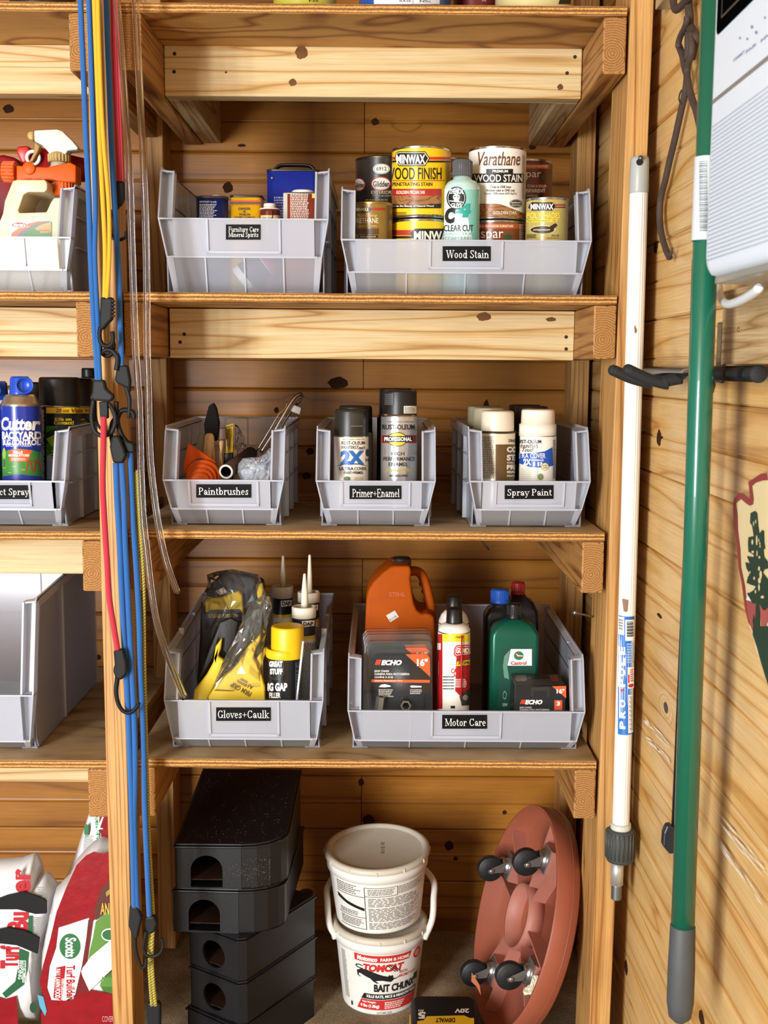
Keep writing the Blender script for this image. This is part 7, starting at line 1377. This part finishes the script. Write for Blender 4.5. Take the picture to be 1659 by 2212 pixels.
# green handled tool hanging in front of the rack
GR = M('#10604a', 0.3, vary=0.08, coat=0.4); Yg = -22.0
o = at(1522, 830, Yg); t = thing('long_handled_tool', 'long green metal handle with dark grey rubber grip at the bottom', 'tool handle', o)
a, b_ = at(1541, 20, Yg)-o, at(1475, 2003, Yg)-o; a = a + (a-b_).normalized()*4; mb = MB(); mb.cyl(a, b_, 0.555, seg=32); mb.build('shaft', GR, t)
a2, b2 = at(1475, 1998, Yg)-o, at(1468, 2205, Yg)-o; mb = MB(); Lg = (b2-a2).length; mb.lathe([(0.57, 0), (0.6, 0.05), (0.65, Lg*.45), (0.65, Lg*0.8), (0.54, Lg*.95), (0.3, Lg), (0, Lg)], 32, ax=(a2, b2-a2)); mb.build('grip', M('#45484a', 0.6, vary=0.15), t)
c1, c2 = at(1528, 340, Yg)-o, at(1521, 520, Yg)-o; mb = MB(); mb.lathe([(0.562, 0), (0.562, (c2-c1).length)], 32, cap=False, ax=(c1, c2-c1)); lb = mb.build('label_sleeve', M('#c4cacc', 0.4), t)
def mp_g(px, py, l=0):
    f = (py-340)/180; ax_ = c1.lerp(c2, f); w_ = (at(px, py, Yg)-o).x-ax_.x; an = math.asin(max(-.98, min(.98, w_/0.562))); return (ax_.x+(.575+l)*math.sin(an), ax_.y-(.575+l)*math.cos(an), ax_.z)
pr = Print(mp_g); [pr.rect(1506, 352+4*k, 1520, 353.4+4*k+(k % 3)*.6, '#4a4c50', n=2) for k in range(38)]; pr.build('barcode', lb)
Yk = -19.0; o = at(1490, 900, Yk); t = thing('black_rod', 'thin black rod tucked behind the green handle, with a folded tip', 'rod', o)
mb = MB(); mb.tube([at(1503, 560, Yk)-o, at(1484, 1180, Yk)-o, at(1458, 1790, Yk)-o], 0.19, 10); mb.build('shaft', M('#17181c', 0.4), t)
mb = MB(); mb.prism([at(px, py, Yk-.2)-o for px, py in ((1440,1785), (1450,1782), (1458,1790), (1457,1845), (1447,1846), (1432,1828), (1434,1800))], (0, 0.5, 0)); mb.build('tip', M('#1d2028', 0.35), t, bevel=0.08)
# pale wood block and white wire hook
XF = 16.4; t0 = [atx(px, py, XF) for px, py in ((1562, 645), (1559, 787))]; yA = t0[0].y
mb = MB(); o = V(((XF+17.45)/2, yA-7, (t0[0].z+t0[1].z)/2)); mb.box((XF-o.x, yA-16-o.y, t0[1].z-o.z), (17.46-o.x, yA-o.y, t0[0].z+0.35-o.z))
blk = mb.build('wood_block', [wood('pale_board', 'Y', '#cdb083', '#bd9b6b', '#9c7a4a', n=8, along=1, cross=24, rough=0.6, streak=0.35)], None, bevel=0.06, loc=o); tag(blk, 'pale pine board fixed to the right wall beneath the white radio', 'board')
sc_ = atx(1595, 712, XF-.02); mb = MB(); mb.lathe([(0.13, 0), (0.1, 0.04), (0, 0.05)], 10, ax=(sc_-o, (-1, 0, 0))); mb.build('screw', M('#b08a5a', 0.4, 0.8), blk)
o = atx(1600, 640, 15.4); t = thing('wire_hook', 'white coated hook under the radio', 'hook', o)
P = [atx(px, py, X_h) for px, py, X_h in ((1553, 620, 16.2), (1554, 630, 16.0), (1560, 648, 15.7), (1574, 657, 15.4), (1600, 649, 15.1), (1626, 634, 14.9), (1638, 624, 14.8), (1640, 619, 14.8))]; mb = MB(); mb.tube(smooth_pts([p-o for p in P], 6), 0.19, 12); mb.build('wire', M('#dfe5ea', 0.3), t)
# white radio hung on the wall: grille side towards the room
XR_ = 13.7; yF, yN = atx(1531, 300, XR_).y, -40.0; zB = atx(1531, 598, XR_).z; zT = 16.5
o = V((15.2, (yF+yN)/2, (zB+zT)/2)); t = thing('radio', 'white wall-hung radio with perforated grille and black display', 'radio', o)
WH = M('#cfd9e4', 0.45, vary=0.02)
mb = MB(); ring = lambda k, x: [(x-o.x, p[0], p[1]) for p in rrect(abs(yF-yN)-k, (zT-zB)-k, 0.75, 6)]
mb.loft([ring(0.1, 16.3), ring(0.0, 15.8), ring(0.0, XR_+0.45), ring(0.12, XR_+0.18), ring(0.5, XR_+0.02), ring(0.9, XR_)]); mb.build('case', WH, t)
mr = lambda px, py, l=0: tuple(atx(px, py, XR_-0.012-l)-o)
pr = Print(mr); q = zz(1400, 0, 0.29838)
gp = lambda y, z, l=0: (XR_-0.012-l-o.x, y-o.y, z-o.z)
zg0, zg1 = zB+0.7, atx(1535, 268, XR_).z; holes = MB(); ry, rz = 0.05, 0.045
nz = int((zg1-zg0)/0.17)
for j in range(nz):
    for i in range(64):
        y = yF-0.55-0.18*i-(0.09 if j % 2 else 0); z = zg0+0.17*j
        holes.add([gp(y+ry*math.cos(a_*PI/3), z+rz*math.sin(a_*PI/3)) for a_ in range(6)], [(0, 1, 2, 3, 4, 5)])
ob = holes.build('grille_holes', M('#8d98a6', 0.8), t, norm=False); ob['kind'] = 'stuff'
mb = MB(); zgv = atx(1527, 231, XR_).z; mb.box((XR_-0.01-o.x, yN+0.3-o.y, zgv-0.09-o.z), (XR_+0.05-o.x, yF-0.3-o.y, zgv+0.09-o.z)); mb.build('groove', M('#77736e', 0.7), t)
yd = atx(1550, 40, XR_).y; zd = atx(1553, 74, XR_).z; mb = MB(); mb.prism([(XR_-0.03-o.x, y_-o.y, z_-o.z) for y_, z_ in [(yd-abs(yd-yN-1)/2+a_, zd+1.9+b__) for a_, b__ in rrect(abs(yd-yN-1), 3.8, 0.3, 4)]], (0.06, 0, 0)); ds = mb.build('display', M('#050506', 0.9, spec=0.0), t)
pr2 = Print(lambda y, z, l=0: (XR_-0.045-l-o.x, y-o.y, z-o.z)); G = '#3c3d34'
for (ya, za, yb2, zb2) in ((yd-0.7, zd+0.55, yd-0.78, zd+3), (yd-0.7, zd+0.5, yd-9, zd+0.58), (yd-1.5, zd+1.1, yd-1.58, zd+3), (yd-1.5, zd+1.1, yd-5, zd+1.18), (yd-2.8, zd+1.2, yd-2.86, zd+1.8)): pr2.rect(ya, za, yb2, zb2, G)
pr2.build('display_marks', ds)
for px, py, w_ in ((1598, 82, 3), (1614, 84, 3), (1624, 58, 4), (1633, 70, 4), (1652, 38, 3)): pr.ell(px, py, w_*.7, w_, '#77809a', n=8)
for tx, x0, y0, x1, y1 in (('CONNECT', 1584, 118, 1608, 128), ('PAIR', 1611, 100, 1634, 110), ('INPUT', 1643, 76, 1668, 86)):
    vs, fs = sans(tx, .02); xa, xb = min(p[0] for p in vs), max(p[0] for p in vs); sl = -0.82
    pr.mat(M('#77809a', 0.5)); pr.b.add([mr(x0+(x1-x0)*(x_-xa)/(xb-xa), y1+6+(x1-x0)*(x_-xa)/(xb-xa)*sl-9*y_, 0.004) for x_, y_ in vs], fs)
pr.build('lettering', t)
mb = MB(); mb.box((XR_+0.35-o.x, yN+0.8-o.y, zB-0.28-o.z), (16.2-o.x, yF-0.5-o.y, zB+0.02-o.z)); mb.build('base', frosted('clear_base', '#d8d8cc', clear=0.5), t, bevel=0.05)
mb = MB(); mb.box((16.3-o.x, yF-4-o.y, 0.0), (17.45-o.x, yF-2-o.y, 2.0)); mb.build('bracket', M('#9aa0a4', 0.4, 0.6), t)
# rusty iron tongs on the wall
IR = M('#4d4038', 0.75, 0.35, vary=0.25, bump=0.4, bscale=200); XT = 16.95; o = atx(1480, 60, XT); t = thing('iron_tongs', 'rusty iron tongs with a barbed curved arm, hanging high on the right wall', 'tongs', o)
def iron(name, pts, r, X=XT, tp=None):
    P = smooth_pts([atx(pts[i], pts[i+1], X)-o for i in range(0, len(pts), 2)], 6); n = len(P); mb = MB(); mb.tube(P, [r*(1-(1-(tp or 1))*i/(n-1)) for i in range(n)], 8); return mb.build(name, IR, t)
iron('tong_arm', (1467,100, 1474,120, 1480,150, 1484,165, 1480,200, 1470,245, 1458,300, 1447,345, 1437,390, 1427,430, 1425,470, 1429,505, 1437,535, 1446,556), 0.2); iron('barb', (1446,556, 1450,547, 1452,536), 0.13, tp=0.3)
iron('tong_arm', (1492,70, 1494,110, 1484,150, 1487,180, 1494,210, 1504,240, 1512,275, 1516,300), 0.2, XT-.25); iron('link', (1484,36, 1483,48, 1478,62, 1470,78, 1466,92, 1465,102), 0.18, XT-.3); iron('link', (1490,58, 1497,70, 1503,80, 1500,95, 1493,125), 0.26)
iron('ring_handle', (1454,-20, 1455,8, 1460,21, 1468,16, 1478,6, 1486,-5, 1490,-20), 0.22, XT-.2); iron('shank', (1486,-20, 1487,10, 1490,40, 1488,75, 1487,130), 0.24); iron('wire_loop', (1472,195, 1468,205, 1467,215, 1470,224), 0.05, XT-.2)
mb = MB(); p = atx(1440, -6, 16.9); mb.box((16.6, p.y-1.6, p.z-0.25), (17.45, p.y+1.6, p.z+0.3)); tag(mb.build('metal_bracket', M('#b4b8b4', 0.3, 0.8), None, bevel=0.05), 'grey metal bracket above the iron tongs at the top edge', 'bracket')
# arrowhead-shaped park sign
XS = 17.1; o = atx(1680, 1300, XS); t = thing('arrowhead_sign', 'arrowhead-shaped wall sign with dark red border and green tree', 'sign', o)
q = zz(1560, 1000, 0.22603)
edge = q(430,95, 370,102, 300,150, 270,165, 250,180, 258,260, 266,345, 232,320, 200,290, 160,285, 110,350, 105,420, 115,600, 140,800, 155,1000, 185,1150, 215,1380, 250,1530, 290,1640, 320,1780, 365,1900, 400,2020, 450,2130, 620,2500)
half = [atx(px, py, XS)-o for px, py in edge]
ymid = half[-1].y - 0.5; full = half + [V((0, 2*ymid-p.y, p.z)) for p in reversed(half)]
mb = MB(); mb.prism(full, (0.3, 0, 0)); mb.build('board', M('#d6c394', 0.6, vary=0.06), t)
ms = lambda px, py, l=0: tuple(atx(px, py, XS-0.015-l)-o); pr = Print(ms)
inn = q(438,165, 380,170, 320,190, 285,222, 300,340, 295,395, 265,410, 225,385, 180,345, 130,385, 145,500, 148,640, 170,830, 178,1000, 215,1180, 235,1380, 280,1540, 318,1630)
oute = edge[:19] + q(290,1630)
for i in range(len(inn)-1): pr.poly([oute[i], oute[i+1], inn[i+1], inn[i]], M('#8a3433', 0.6, vary=0.15))
DG = M('#1d3628', 0.5, vary=0.1)
pr.poly(q(228,1310, 262,1320, 320,1360, 318,1500, 300,1440, 290,1520, 318,1630, 285,1600, 250,1480), M('#9a4a44', 0.6)); pr.poly(q(358,1350, 400,1410, 440,1380, 440,1500, 412,1560, 372,1570), M('#a2504a', 0.6)); pr.poly(q(228,1308, 240,1275, 268,1278, 284,1325), '#dfe3e4')
pr.poly(q(270,480, 310,458, 330,480, 340,600, 352,680, 380,640, 395,650, 398,760, 408,820, 390,830, 398,900, 430,940, 436,1010, 400,1020, 385,1050, 440,1120, 440,1380, 410,1410, 385,1400, 358,1350, 358,1560, 440,1560, 440,2130, 400,2010, 365,1890, 330,1760, 290,1640, 300,1440, 322,1510, 322,1350, 285,1335, 235,1245, 262,1240, 300,1215, 320,1180, 262,1160, 232,1145, 245,1090, 262,1060, 232,1010, 220,950, 262,960, 235,890, 300,900, 300,880, 268,858, 250,850, 245,770, 250,710, 300,700, 285,600, 265,570), DG)
for cx_, cz_, rx, rz_ in ((330,740,8,50), (288,756,9,26), (300,580,5,22), (320,560,5,20), (350,740,4,16), (360,770,5,14), (362,798,6,12), (333,865,5,30), (356,902,9,12), (352,1010,10,22), (368,1070,12,42), (306,1102,8,16), (356,1125,14,28), (352,1190,8,34), (318,1230,7,18), (384,1282,16,14), (292,850,12,12), (265,1045,6,10)): pr.ell(*q(cx_, cz_)[0], rx*.226, rz_*.226, '#d6c394', n=10)
pr.poly(q(440,2130, 520,2290, 620,2500, 700,2300, 760,2100, 760,1560, 440,1560), DG); pr.build('sign_print', t)
